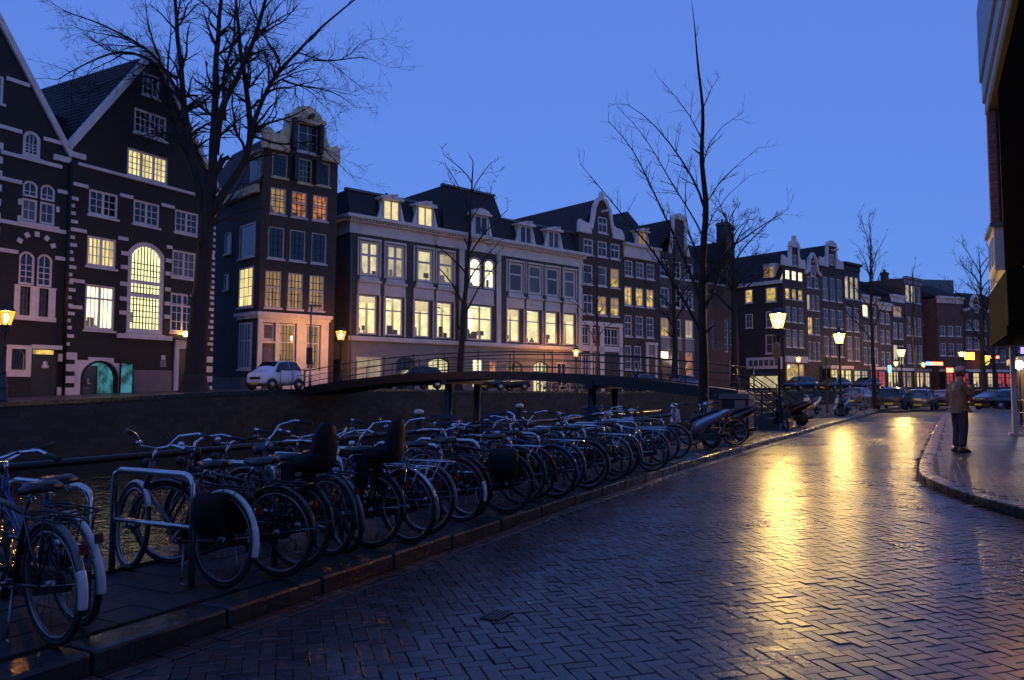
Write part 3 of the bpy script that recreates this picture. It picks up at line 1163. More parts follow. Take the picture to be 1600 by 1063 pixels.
# white surround of the arched passage
sur = [(0.36, 0.5), (0.62, 0.5)] + [(0.62 + 0, 2.0)] + [(1.62 - 1.0 * cos(a), 2.0 + 0.86 * sin(a)) for a in [pi * i / 10 for i in range(1, 10)]] + [(2.62, 2.0), (2.62, 0.5), (2.95, 0.5), (2.95, 2.75), (2.3, 2.75), (2.3, 3.0), (1.0, 3.0), (1.0, 2.85), (0.36, 2.85)]
bm_ = bmesh.new()
f_ = bm_.faces.new([bm_.verts.new((a, -0.07, b_)) for a, b_ in sur])
g_ = bmesh.ops.extrude_face_region(bm_, geom=[f_])
bmesh.ops.translate(bm_, verts=[v for v in g_['geom'] if isinstance(v, bmesh.types.BMVert)], vec=(0, 0.1, 0))
bmesh.ops.recalc_face_normals(bm_, faces=bm_.faces)
bmesh.ops.triangulate(bm_, faces=bm_.faces)
me_ = bpy.data.meshes.new('door_surround'); bm_.to_mesh(me_); bm_.free(); me_.materials.append(M['white'])
link('door_surround', me_, hb_)
# one leaf stands open, the other shut
lf = boxpart(hb_, 'gate_leaf', 'shutter', (0.86, 1.5, 0.16, 0.24, 0.95, 2.55))
boxpart(lf, 'letter_sign', 'white', (1.12, 1.16, 0.135, 0.158, 1.72, 2.0), (1.165, 1.28, 0.136, 0.157, 1.72, 1.76))
boxpart(hb_, 'gate_leaf', 'shutter', (1.55, 1.62, 0.16, 0.9, 0.95, 2.6))
pn = boxpart(hb_, 'notice_panel', M['lit_teal'], (2.66, 3.28, -0.13, -0.075, 1.25, 2.7))
boxpart(pn, 'panel_frame', 'iron', (2.60, 2.655, -0.15, -0.06, 1.2, 2.75), (3.285, 3.34, -0.15, -0.06, 1.2, 2.75), (2.60, 3.34, -0.15, -0.06, 2.755, 2.81))
boxpart(hb_, 'plinth', 'plinth', (3.42, 5.66, -0.06, 0.05, 0.6, 2.44))
boxpart(hb_, 'plaque', 'white', (5.0, 5.22, -0.05, 0.03, 3.0, 3.24))
boxpart(hb_, 'plaque', 'stone', (4.95, 5.28, -0.05, 0.03, 2.62, 2.97))
dr = boxpart(hb_, 'door', 'door_dark', (6.05, 6.95, -0.02, 0.06, 1.2, 3.55), (6.15, 6.48, -0.04, 0.0, 1.35, 2.2), (6.52, 6.85, -0.04, 0.0, 1.35, 2.2))
boxpart(dr, 'letter_box', 'chrome', (6.35, 6.65, -0.06, -0.022, 2.05, 2.13))
boxpart(dr, 'door_frame', 'white', (5.78, 6.02, -0.12, 0.06, 1.0, 4.0), (6.98, 7.22, -0.12, 0.06, 1.0, 4.0), (5.78, 7.22, -0.13, 0.06, 3.62, 4.1))
boxpart(hb_, 'canopy', 'lead', (5.6, 7.4, -0.5, 0.05, 4.12, 4.22))
dl = MB().lathe([(0.03, -0.02), (0.10, 0.0), (0.12, 0.2), (0.04, 0.26)], 8, (6.2, -0.35, 4.3)).build('door_lamp', None, hb_)
M['lamp_small'] = emat('small_amber_lamp', (1.0, 0.5, 0.12), 26)
M['lamp_white'] = emat('small_white_lamp', (1.0, 0.9, 0.75), 30)
dl.data.materials.clear(); dl.data.materials.append(M['lamp_small'])
MB().tube([(-0.22, -0.12, 0.9), (-0.22, -0.12, 12.2)], 0.07, 8).build('drainpipe', M['iron'], hb_)
# two dormers on the slope that faces the other house
for yy, zz in ((3.6, 14.6), (1.7, 13.4)):
    rr = MB()
    xa = -0.25 + (zz - EZ) / (PZ - EZ) * (PK + 0.25)
    rr.box(xa - 0.75, xa + 1.1, yy - 0.5, yy + 0.5, zz - 0.8, zz + 0.75)
    dm = rr.build('dormer', M['slate'], hb_)
    boxpart(dm, 'dormer_frame', 'lead', (xa - 0.80, xa - 0.755, yy - 0.5, yy - 0.36, zz - 0.75, zz + 0.7), (xa - 0.80, xa - 0.755, yy + 0.36, yy + 0.5, zz - 0.75, zz + 0.7), (xa - 0.80, xa - 0.755, yy - 0.36, yy + 0.36, zz + 0.56, zz + 0.7), (xa - 0.80, xa - 0.755, yy - 0.36, yy + 0.36, zz - 0.75, zz - 0.62), (xa - 0.80, xa - 0.755, yy - 0.03, yy + 0.03, zz - 0.62, zz + 0.56))
    boxpart(dm, 'pane', 'dark_glass', (xa - 0.775, xa - 0.752, yy - 0.36, yy + 0.36, zz - 0.62, zz + 0.56))

ha = empty('canal_house', (-20.85, 36.0, 0), BW_H, 'black brick gabled house with paired arched windows and white stone blocks, beside the drainpipe', 'house')
holesA, winsA = [], []
def wA(x0, x1, z0, z1, mirror=True, **k):
    for x0_, x1_ in ((x0, x1),) + (((-8.95 - x1, -8.95 - x0),) if mirror else ()):
        holesA.append(arch_loop(x0_ + 0.02, x1_ - 0.02, z0 + 0.02, z1 - 0.02, k.get('rise', 0)))
        winsA.append((x0_, x1_, z0, z1, k))
wA(-2.40, -1.56, 11.98, 13.2, nx=3, ny=4, rise=0.30, fw=0.17)
wA(-2.32, -1.60, 10.12, 10.92, nx=2, ny=2, rise=0.22, fw=0.12, sill=False)
wA(-1.54, -0.82, 10.12, 10.92, nx=2, ny=2, rise=0.22, fw=0.12, sill=False)
wA(-2.34, -1.60, 9.02, 10.08, nx=2, ny=2, fw=0.12, pane='dim_glass', sill=False)
wA(-1.54, -0.80, 9.02, 10.08, nx=2, ny=2, fw=0.12, pane='dim_glass', sill=False)
wA(-2.36, -1.62, 6.13, 7.68, nx=2, ny=4, rise=0.24, fw=0.12, sill=False)
wA(-1.56, -0.82, 6.13, 7.68, nx=2, ny=4, rise=0.24, fw=0.12, sill=False)
wA(-2.26, -1.82, 4.78, 6.05, nx=3, ny=4, fw=0.02, pane='dim_glass', sill=False, frame='iron')
wA(-1.42, -1.00, 4.78, 6.05, nx=3, ny=4, fw=0.02, pane='dim_glass', sill=False, frame='iron')
wA(-4.3, -3.25, 14.0, 15.25, nx=3, ny=3, fw=0.13, mirror=False)
wA(-2.52, -1.92, 2.33, 3.24, nx=5, ny=1, rise=0.2, fw=0.03, frame='white', barmat='iron', sill=False)
wA(-1.62, -0.3, 1.0, 3.3, nx=1, ny=1, fw=0.02, sill=False, frame='iron', mirror=False, pane='door_dark')
facade(ha, [(-8.72, 0.4), (-0.27, 0.4), (-0.27, EZ - 0.35), (-4.48, PZ - 0.2), (-8.72, EZ - 0.35)], holesA, M['black_brick'], 14, side_h=EZ - 0.35)
for x0, x1, z0, z1, k in winsA:
    window(ha, x0, x1, z0, z1, **({**k, 'name': 'double_door'} if k.get('pane') == 'door_dark' else k))
roof_gable(ha, -8.72, -0.27, 0.3, 14, EZ - 0.35, PZ - 0.2, 'slate', 0.0, -4.48)
bw_common(ha, -8.72, -0.27, -4.48, EZ - 0.35, PZ - 0.2)
for z, segs in ((12.98, ((-3.5, -2.46), (-1.5, -0.5))), (11.86, ((-3.3, -0.6),)), (10.7, ((-3.3, -2.38), (-0.76, -0.3))), (8.82, ((-3.3, -0.3),)), (7.55, ((-3.3, -2.42), (-0.76, -0.3))), (15.2, ((-3.2, -2.2),))):
    for a, c in segs:
        band(ha, a, c, z)
boxpart(ha, 'window_apron', 'white', (-2.5, -0.65, -0.1, 0.03, 8.86, 9.0), (-2.5, -2.36, -0.06, 0.03, 9.0, 9.2), (-0.79, -0.65, -0.06, 0.03, 9.7, 9.95), (-2.5, -2.36, -0.06, 0.03, 9.7, 9.95))
boxpart(ha, 'window_apron', 'white', (-2.5, -0.65, -0.1, 0.03, 4.55, 4.76), (-2.5, -0.65, -0.05, 0.03, 6.062, 6.122), (-2.5, -2.27, -0.05, 0.03, 4.762, 6.06), (-1.81, -1.43, -0.05, 0.03, 4.762, 6.06), (-0.99, -0.68, -0.05, 0.03, 4.762, 6.06))
for i in range(5):
    a = pi * (0.14 + 0.18 * i)
    o = boxpart(ha, 'arch_block', 'white', (-0.10, 0.10, -0.06, 0.05, -0.11, 0.11))
    o.location = (-1.62 - 0.82 * cos(a), 0, 7.78 + 0.72 * sin(a)); o.rotation_euler = (0, a - pi / 2, 0)
for z in [2.0 + 0.0] + [3.9 + 0.62 * i for i in range(14)]:
    boxpart(ha, 'quoin', 'white', (-3.55, -3.22, -0.06, 0.05, z, z + 0.3))
boxpart(ha, 'pilaster', 'white', (-3.56, -3.34, -0.05, 0.04, 3.6, 11.6))
boxpart(ha, 'window_surround', 'white', (-2.82, -2.53, -0.07, 0.03, 2.02, 3.42), (-1.91, -1.68, -0.07, 0.03, 2.02, 3.42), (-2.53, -1.91, -0.07, 0.03, 2.02, 2.32), (-2.53, -1.91, -0.07, 0.03, 3.25, 3.42))
boxpart(ha, 'lintel', 'white', (-1.68, -0.3, -0.08, 0.03, 3.3, 3.48))
boxpart(ha, 'fanlight', M['lit_yellow'], (-1.55, -0.62, 0.075, 0.09, 3.06, 3.26))
MB().lathe([(0.01, 0), (0.15, 0.02), (0.17, 0.12), (0.09, 0.2), (0.11, 0.3), (0.02, 0.36)], 8, (-1.0, 0.05, 2.4)).build('door_emblem', M['white'], ha)
for x, z in ((-0.42, 1.2), (-0.42, 2.75), (-2.98, 1.3)):
    boxpart(ha, 'quoin', 'white', (x, x + 0.3, -0.06, 0.05, z, z + 0.36))

# ---- brown corner house with the neck gable ------------------------------------------------
h3 = empty('canal_house', (-14.8, 45.0, 0), facing(48), 'narrow brown brick corner house with ornate neck gable and black attic shutters', 'house')
h3.rotation_euler = (radians(1.1), 0, facing(48))
W3 = [(1.98, 3.40, 15.98, 17.85, dict(nx=2, ny=3, fw=0.12))]
for a, c in ((0.40, 1.42), (3.24, 4.26)):
    W3.append((a, c, 14.12, 15.6, dict(nx=5, ny=5, bar=0.02, frame='floodlit_cream', barmat='iron', fw=0.09)))
W3.append((2.10, 3.02, 14.05, 15.6, dict(nx=3, ny=4, frame='floodlit_cream', bar=0.025, fw=0.09)))
for (a, c), lit in zip(((0.34, 1.39), (1.70, 2.75), (3.10, 4.15)), ('lit_amber', 'lit_warm', 'lit_warm')):
    W3.append((a, c, 11.9, 13.5, dict(nx=3, ny=4, lit=lit, trans=(0.6,), barmat='iron', fw=0.09, frame='cream', furn=2)))
for a, c in ((0.28, 1.33), (1.66, 2.71), (3.08, 4.13)):
    W3.append((a, c, 9.22, 11.12, dict(nx=3, ny=4, barmat='iron', pane='dark_glass', fw=0.08, frame='white')))
for a, c in ((0.18, 1.22), (1.60, 2.62), (3.00, 4.04)):
    W3.append((a, c, 6.28, 8.48, dict(nx=4, ny=5, lit='lit_amber', barmat='iron', trans=(0.55,), fw=0.09)))
W3 += [(0.10, 0.86, 4.32, 5.35, dict(nx=3, ny=3, barmat='iron', sill=False, pane='dim_glass')),
       (1.12, 2.20, 2.60, 5.38, dict(nx=4, ny=5, trans=(0.6,), barmat='iron', lit='lit_amber', sill=False, furn=2)),
       (2.86, 3.82, 2.60, 5.38, dict(nx=4, ny=5, trans=(0.6,), barmat='iron', lit='lit_amber', sill=False, furn=2))]
neck = [(-0.15, 0.4), (4.78, 0.4), (4.78, 15.9), (3.62, 15.95), (3.55, 17.9), (1.55, 17.9), (1.48, 15.95), (-0.15, 15.9)]
facade(h3, neck, [arch_loop(a + .02, c - .02, z0 + .02, z1 - .02, 0) for a, c, z0, z1, k in W3], M['brown_brick'], 11, side_h=13.7)
for a, c, z0, z1, k in W3:
    window(h3, a, c, z0, z1, **k)
roof_gable(h3, -0.15, 4.78, 0.25, 11, 13.7, 17.95, 'tile', 0.1, 2.35)
scroll(h3, 'gable_scroll', [(-0.22, 15.9), (1.5, 15.9), (1.42, 16.35), (1.52, 17.0), (1.62, 17.95), (1.22, 17.95), (1.1, 17.2), (0.85, 16.75), (0.45, 16.7), (0.3, 16.95), (-0.05, 17.0), (-0.22, 16.7)], -0.16, 0.25, 'floodlit_cream')
scroll(h3, 'gable_scroll', [(3.55, 15.9), (4.86, 15.9), (4.86, 16.6), (4.62, 16.85), (4.35, 16.7), (4.1, 16.62), (3.9, 17.1), (3.82, 17.8), (3.5, 17.85), (3.55, 17.0), (3.62, 16.3)], -0.16, 0.25, 'floodlit_cream')
scroll(h3, 'pediment', [(1.3, 17.9), (3.8, 17.9), (3.85, 18.12), (3.55, 18.2), (3.3, 18.55), (2.95, 18.78), (2.55, 18.85), (2.15, 18.78), (1.8, 18.55), (1.55, 18.2), (1.25, 18.12)], -0.22, 0.3, 'floodlit_cream')
scroll(h3, 'pediment_moulding', [(1.7, 17.75), (3.4, 17.75), (3.3, 18.0), (2.95, 18.2), (2.55, 18.28), (2.15, 18.2), (1.8, 18.0)], -0.30, -0.22, 'floodlit_cream')
boxpart(h3, 'gable_band', 'floodlit_cream', (-0.2, 1.45, -0.2, 0.1, 15.72, 15.9))
boxpart(h3, 'gable_band', 'floodlit_cream', (3.6, 4.85, -0.2, 0.1, 15.72, 15.9))
for a, z0, z1 in ((1.72, 16.0, 17.8), (3.28, 16.0, 17.8), (1.84, 14.08, 15.6), (3.06, 14.08, 15.6)):
    boxpart(h3, 'shutter', 'shutter', (a - (0.2 if a < 2.5 else 0.0), a + (0.0 if a < 2.5 else 0.18) + 0.06, -0.5, -0.02, z0, z1), bevel=0.01)
boxpart(h3, 'hoist_beam', 'shutter', (2.5, 2.66, -0.9, 0.1, 18.02, 18.22))
# timber shopfront wrapping the corner
boxpart(h3, 'shop_cornice', 'white', (-0.35, 4.5, -0.32, 0.06, 5.78, 5.98), (-0.28, 4.42, -0.2, 0.06, 5.6, 5.78))
boxpart(h3, 'shop_cornice', 'white', (-0.47, -0.152, 0.065, 2.9, 5.78, 5.98), (-0.35, -0.152, 0.065, 2.8, 5.6, 5.78))
boxpart(h3, 'shopfront', 'white', (-0.2, 0.08, -0.1, 0.03, 1.2, 5.6), (0.88, 1.10, -0.1, 0.03, 1.2, 5.6), (2.22, 2.84, -0.1, 0.03, 1.2, 5.6), (3.84, 4.36, -0.1, 0.03, 1.2, 5.6), (0.08, 0.88, -0.1, 0.03, 5.38, 5.6), (1.10, 2.22, -0.1, 0.03, 5.40, 5.6), (2.84, 3.84, -0.1, 0.03, 5.40, 5.6), (0.08, 0.88, -0.1, 0.03, 4.16, 4.30), bevel=0.012)
boxpart(h3, 'shop_panel', 'white', (1.10, 2.22, -0.05, 0.02, 1.2, 2.58), (2.84, 3.84, -0.05, 0.02, 1.2, 2.58))
sd = boxpart(h3, 'door', 'door_dark', (0.09, 0.87, -0.02, 0.05, 1.3, 4.15), (0.18, 0.78, -0.04, 0.0, 1.4, 2.1))
boxpart(sd, 'door_window', 'dim_glass', (0.2, 0.76, -0.03, -0.021, 2.3, 3.9))
# side wall on the alley
sx = (-0.15,)
for y0, y1, z0, z1, k in ((0.75, 2.95, 9.35, 11.4, dict(nx=1, ny=1, fw=0.08)), (4.3, 5.3, 9.9, 11.3, dict(nx=1, ny=1, fw=0.08, rise=0.2)),
                          (0.8, 2.85, 6.35, 8.75, dict(nx=3, ny=4, fw=0.09, barmat='iron', pane='side_lit')), (4.5, 5.2, 7.6, 8.6, dict(nx=1, ny=1, fw=0.06)),
                          (0.8, 2.6, 2.6, 5.4, dict(nx=4, ny=4, fw=0.12, barmat='iron', pane='dim_glass', trans=(0.62,)))):
    if k.get('pane') == 'side_lit':
        M['side_lit'] = M['lit_curtain']
    window(h3, y0, y1, z0, z1, sidewall=sx, proud=0.12, **k)
boxpart(h3, 'eaves_board', 'floodlit_cream', (-0.42, -0.152, 0.3, 6.2, 13.1, 13.62), bevel=0.04)
boxpart(h3, 'plinth', 'plinth', (-0.21, -0.151, 0.3, 8, 0.8, 2.1))
d3 = boxpart(h3, 'dormer', 'cream', (-0.1, 1.3, 0.55, 1.95, 13.75, 15.6))
boxpart(d3, 'pane', 'dark_glass', (-0.125, -0.102, 0.75, 1.75, 14.0, 15.3))
boxpart(d3, 'dormer_roof', 'cream', (-0.25, 1.4, 0.45, 2.05, 15.62, 15.75))

# ---- the long pale-trimmed office building ------------------------------------------------
h4 = empty('office_building', (-10.6, 50.0, 0), facing(48), 'long grey office with cream cornice, mansard roof and two rows of brightly lit windows', 'building')
UP = [(0.68, 2.21), (2.76, 4.25), (5.24, 6.66), (7.12, 8.54), (9.95, 11.22), (11.36, 12.55), (13.90, 15.46), (16.0, 17.5), (18.0, 19.5), (20.06, 21.5)]
LO = [(0.59, 2.05), (2.66, 4.13), (5.06, 6.42), (6.98, 8.40), (9.80, 12.25), (13.72, 15.10), (15.80, 17.25), (17.88, 19.24), (19.96, 21.36)]
W4 = []
for i, (a, c) in enumerate(UP):
    lit = ('lit_cool', 'lit_cool', 'lit_cool', 'lit_cool', 'lit_office', 'lit_office', None, None, None, None)[i]
    W4.append((a, c, 8.96, 11.34, dict(nx=1, ny=1, trans=(0.62,), fw=0.2, lit=lit, rise=0.3 if i in (4, 5) else 0, sill=False, pane='dim_glass' if i > 5 else None, furn=(3 if lit else 0), heavy=() if i not in (0, 1) else (0.5,), frame='cream')))
for i, (a, c) in enumerate(LO):
    W4.append((a, c, 5.05, 7.70, dict(nx=1, ny=1, trans=(0.66,) if i != 4 else (0.62,), heavy=(0.5,) if i == 4 else (), fw=0.12, lit='lit_office', dep=2.6, sill=False, furn=6 if i != 3 else 3, bar=0.03, frame='cream', blind=(0.16, 0.0, 0.28, 0.1, 0.0, 0.2, 0.0, 0.12, 0.22)[i])))
G4 = [(0.5, 2.5, 1.75, 3.6, dict(nx=2, ny=1, heavy=(0.5,), lit='lit_cool', furn=5, blind=0.9)), (3.6, 5.2, 1.0, 3.66, dict(nx=2, ny=2, heavy=(0.5,), trans=(0.75,), rise=0.3, frame='shutter', pane='dark_glass', name='double_door')),
      (6.25, 8.2, 1.3, 3.7, dict(nx=2, ny=2, heavy=(0.5,), trans=(0.62,), rise=0.3, lit='lit_cool', frame='shutter')), (8.9, 9.5, 1.8, 3.6, dict(nx=1, ny=2, lit='lit_curtain')), (10.3, 11.35, 1.5, 3.66, dict(nx=2, ny=2, lit='lit_office', trans=(0.6,))),
      (11.95, 12.75, 1.8, 3.6, dict(nx=2, ny=2, lit='lit_warm')), (13.5, 15.4, 1.1, 3.62, dict(nx=2, ny=2, heavy=(0.5,), trans=(0.68,), rise=0.3, frame='shutter', pane='dim_glass', name='double_door')),
      (16.5, 18.2, 1.1, 3.66, dict(nx=2, ny=2, heavy=(0.5,), trans=(0.68,), rise=0.3, frame='shutter', lit='lit_cool')), (19.2, 20.4, 1.6, 3.6, dict(nx=2, ny=2))]
for g in G4:
    g[4]['sill'] = False
facade(h4, [(-0.05, 4.62), (22.25, 4.62), (22.25, 12.0), (-0.05, 12.0)], [arch_loop(a + .02, c - .02, z0 + .02, z1 - .02, k.get('rise', 0)) for a, c, z0, z1, k in W4], M['grey_brick'], 12, side_h=12.0)
facade(h4, [(-0.05, 0.4), (22.25, 0.4), (22.25, 4.62), (-0.05, 4.62)], [arch_loop(a + .02, c - .02, z0 + .02, z1 - .02, k.get('rise', 0)) for a, c, z0, z1, k in G4], M['stone'], 12, side_h=4.62, name='ground_floor_wall')
for a, c, z0, z1, k in W4 + G4:
    window(h4, a, c, z0, z1, **k)
for i, (a, c) in enumerate(LO):
    if i == 4:
        boxpart(h4, 'apron', 'cream', (a - .1, c + .1, -0.08, 0.05, 7.74, 8.9), bevel=0.02)
        continue
    u0, u1 = UP[i if i < 4 else i + 1]
    boxpart(h4, 'apron', 'cream', (min(a, u0) - 0.06, max(c, u1) + 0.06, -0.10, 0.04, 7.72, 8.5), (u0 - 0.12, u1 + 0.12, -0.22, 0.04, 8.502, 8.68), (u0, u1, -0.08, 0.04, 8.682, 8.93), bevel=0.03)
    for q0, q1 in ((min(a, u0) - 0.09, min(a, u0)), (max(c, u1), max(c, u1) + 0.09)):
        boxpart(h4, 'window_architrave', 'cream', (q0, q1, -0.09, 0.04, 5.0, 7.715), (q0, q1, -0.09, 0.04, 8.96, 11.5))
    boxpart(h4, 'window_architrave', 'cream', (u0 - .09, u1 + .09, -0.12, 0.04, 11.36, 11.5))
for a in (9.25, 12.85, 22.0):
    boxpart(h4, 'pilaster', 'cream', (a - 0.22, a + 0.22, -0.12, 0.03, 4.9, 11.7), bevel=0.03)
boxpart(h4, 'string_course', 'cream', (-0.15, 22.35, -0.2, 0.05, 4.6, 4.92), bevel=0.04)
boxpart(h4, 'frieze', 'cream', (-0.13, 22.33, -0.10, 0.06, 11.72, 12.45))
boxpart(h4, 'frieze', 'cream', (-0.13, -0.052, 0.065, 12, 11.72, 12.45))
boxpart(h4, 'cornice', 'cream', (-0.5, 22.7, -0.55, 0.1, 12.68, 12.92), (-0.3, 22.5, -0.35, 0.1, 12.45, 12.56), bevel=0.03)
boxpart(h4, 'cornice', 'cream', (-0.5, -0.055, 0.105, 12, 12.68, 12.92), (-0.3, -0.055, 0.105, 12, 12.45, 12.56), bevel=0.03)
dn = MB()
for i in range(92):
    a = -0.25 + i * 0.247
    dn.box(a, a + 0.13, -0.45, 0.05, 12.562, 12.678)
dn.build('dentils', M['cream'], h4)['kind'] = 'stuff'
def mansard(root, x0, x1, z0, z1, y0, inset, depth, m='slate', sl=0.25):
    mb = MB()
    vs = [(x0, y0, z0), (x1, y0, z0), (x1, depth, z0), (x0, depth, z0), (x0 + sl, y0 + inset, z1), (x1 - sl, y0 + inset, z1), (x1 - sl, depth, z1), (x0 + sl, depth, z1)]
    mb.add(vs, [(0, 1, 5, 4), (1, 2, 6, 5), (2, 3, 7, 6), (3, 0, 4, 7), (4, 5, 6, 7)])
    o = mb.build('mansard_roof', M[m], root)
    boxpart(o, 'roof_edge', 'lead', (x0 + sl - 0.08, x1 - sl + 0.08, y0 + inset - 0.1, y0 + inset + 0.25, z1 + 0.003, z1 + 0.16))
    return o
mansard(h4, 0.0, 7.6, 12.93, 14.75, 0.1, 0.7, 11, sl=0.1)
mansard(h4, 14.0, 22.2, 12.93, 14.75, 0.1, 0.7, 11, sl=0.1)
mansard(h4, 7.55, 14.05, 12.93, 16.55, -0.05, 1.1, 11, sl=0.75)
def dormer(root, x0, x1, z0, z1, y=0.0, lit=None, arch=False, m='white', depth=1.3, beam=True):
    w = x1 - x0
    d = MB().box(x0 - 0.08, x1 + 0.08, y + 0.1, y + depth, z0, z1 + 0.1).build('dormer', M[m], root)
    mb = MB()
    for s_, xx in ((-1, x0 - 0.1), (1, x1 + 0.1)):
        mb.prism([(xx, z0), (xx + s_ * 0.38, z0), (xx + s_ * 0.2, z0 + 0.4 * (z1 - z0)), (xx, z1)], fnF, y - 0.02, y + 0.14)
    mb.box(x0 - 0.28, x1 + 0.28, y - 0.22, y + depth, z1 + 0.1, z1 + 0.24)
    if arch:
        mb.prism([(x0 - 0.2, z1 + 0.24)] + [((x0 + x1) / 2 - (w / 2 + 0.2) * cos(a), z1 + 0.24 + 0.4 * sin(a)) for a in [pi * i / 8 for i in range(1, 8)]] + [(x1 + 0.2, z1 + 0.24)], fnF, y - 0.1, y + depth)
    else:
        mb.prism([(x0 - 0.25, z1 + 0.24), (x1 + 0.25, z1 + 0.24), ((x0 + x1) / 2, z1 + 0.5)], fnF, y - 0.2, y + depth)
    if beam:
        mb.box((x0 + x1) / 2 - 0.07, (x0 + x1) / 2 + 0.07, y - 0.75, y + 0.1, z1 + 0.245, z1 + 0.37)
    mb.build('dormer_trim', M[m], d)
    fr = MB()
    for q in (x0, (x0 + x1) / 2 - 0.05, x1 - 0.1):
        fr.box(q, q + 0.1, y + 0.0, y + 0.09, z0 + 0.1, z1)
    fr.box(x0, x1, y + 0.005, y + 0.088, z0, z0 + 0.12)
    fr.build('dormer_window', M[m], d)
    boxpart(d, 'pane', M[lit] if lit else 'dark_glass', (x0 + 0.02, x1 - 0.02, y + 0.05, y + 0.098, z0 + 0.1, z1 - 0.02))
    return d
M['lit_dormer'] = emat('lit_dormer_room', (1.0, 0.8, 0.38), 0.95, 0.15, 2.0)
for a, c, lit in ((2.5, 3.8, 'lit_dormer'), (5.35, 6.65, 'lit_dormer'), (15.15, 16.45, None), (18.3, 19.6, 'dim')):
    dormer(h4, a, c, 12.95, 14.3, 0.05, 'dim_glass' if lit == 'dim' else lit)
dormer(h4, 10.4, 11.7, 12.95, 14.4, -0.1, None, True, beam=False)
chimney(h4, 6.9, 6.0, 14.7, 16.2, 1.6, 0.9, 'lead')
chimney(h4, 14.9, 4.0, 14.7, 16.0, 1.0, 0.7, 'lead')
MB().lathe([(0.45, 0.0), (0.45, 0.5), (0.3, 0.8), (0.02, 0.9)], 10, (13.9, 4.2, 14.75)).build('roof_vent', M['lead'], h4)
MB().tube([(-0.03, -0.16, 1.2), (-0.03, -0.16, 11.7)], 0.055, 8).build('drainpipe', M['lead'], h4)
hq = boxpart(h4, 'side_door', 'shutter', (-0.09, -0.06, 1.0, 2.0, 1.0, 3.4))

# ---- the row beyond the bridge ------------------------------------------------
ROW = facing(48)
RB = Vector((5.67, 64.6, 0))
RD = Vector((cos(ROW), sin(ROW), 0))
def row_house(s0, name, label, cat='house', heading=ROW, base=RB):
    d = Vector((cos(heading), sin(heading), 0))
    return empty(name, base + d * s0, heading, label, cat)

def fill(root, outline, wins, m, depth, side_h):
    facade(root, outline, [arch_loop(a + .02, c - .02, z0 + .02, z1 - .02, k.get('rise', 0)) for a, c, z0, z1, k in wins], M[m], depth, side_h=side_h)
    for a, c, z0, z1, k in wins:
        window(root, a, c, z0, z1, **k)

# bell gable
h5 = row_house(0.0, 'canal_house', 'dark brick house with white-edged bell gable and hoist beam beside the long office')
bell = [(0, 0.4), (5.9, 0.4), (5.9, 14.9), (4.45, 15.2), (4.15, 16.2), (3.95, 17.2), (3.5, 17.9), (2.95, 18.15), (2.4, 17.9), (1.95, 17.2), (1.75, 16.2), (1.45, 15.2), (0, 14.9)]
w5 = [(2.48, 3.75, 15.05, 16.5, dict(nx=2, ny=2, trans=(0.6,), fw=0.13))]
for j, (a, c) in enumerate(((0.58, 1.85), (2.40, 3.67), (4.10, 5.37))):
    w5.append((a, c, 12.93, 14.32, dict(nx=2, ny=1, trans=(0.6,), fw=0.13)))
    w5.append((a - .05, c - .08, 10.35, 12.1, dict(nx=1, ny=1, trans=(0.6,), fw=0.12, lit='lit_yellow' if j == 2 else None, pane='dim_glass', blind=0.55 if j == 2 else 0)))
    w5.append((a - .08, c - .12, 7.8, 9.5, dict(nx=2, ny=1, trans=(0.6,), fw=0.12, lit=(None, 'lit_yellow', 'lit_yellow')[j], furn=2 if j else 0, blind=0.6 if j else 0)))
w5 += [(0.3, 1.25, 5.2, 6.75, dict(nx=2, ny=2, sill=False)), (1.6, 2.55, 5.2, 6.75, dict(nx=2, ny=2, sill=False)), (3.15, 5.1, 5.2, 6.75, dict(nx=2, ny=2, heavy=(0.5,), sill=False)),
       (0.4, 1.3, 2.5, 4.4, dict(nx=2, ny=2, pane='dim_glass')), (1.9, 2.6, 2.5, 4.4, dict(nx=1, ny=2, pane='dim_glass'))]
fill(h5, bell, w5, 'brown_brick', 12, 14.5)
roof_gable(h5, 0, 5.9, 0.3, 12, 14.5, 18.0, 'tile', 0.05)
cop = [(1.75, 16.2), (1.95, 17.2), (2.4, 17.9), (2.95, 18.15), (3.5, 17.9), (3.95, 17.2), (4.15, 16.2), (4.45, 15.2)]
out = [(1.45, 15.2)] + cop
mbc = MB()
for a, c in zip(out, out[1:]):
    mbc.bar((a[0], -0.02, a[1]), (c[0], -0.02, c[1]), 0.32, 0.3)
mbc.build('gable_coping', M['white'], h5)
for x0, x1 in ((-0.05, 1.6), (4.35, 5.95)):
    scroll(h5, 'gable_scroll', [(x0, 14.75), (x1, 14.75), (x1 - 0.1, 15.35), (x1 - .4, 15.65), (x0 + .5, 15.75), (x0 + .2, 15.9), (x0, 15.6)], -0.14, 0.2, 'white')
scroll(h5, 'finial', [(2.7, 18.2), (3.2, 18.2), (3.15, 18.5), (2.95, 18.75), (2.75, 18.5)], -0.12, 0.2, 'white')
boxpart(h5, 'hoist_beam', 'white', (2.87, 3.03, -1.0, 0.1, 16.85, 17.05))
boxpart(h5, 'shopfront', 'white', (0.02, 5.6, -0.12, 0.02, 6.85, 7.2), (0.02, 5.6, -0.08, 0.02, 4.65, 5.12), (0.02, 0.26, -0.08, 0.02, 1.1, 6.848), (1.3, 1.56, -0.08, 0.02, 4.5, 6.848), (2.6, 3.1, -0.08, 0.02, 1.1, 6.848), (5.14, 5.6, -0.08, 0.02, 1.1, 6.848), (1.32, 1.86, -0.07, 0.02, 1.1, 4.6))
boxpart(h5, 'door', 'shutter', (3.2, 3.95, -0.03, 0.02, 1.1, 4.6))
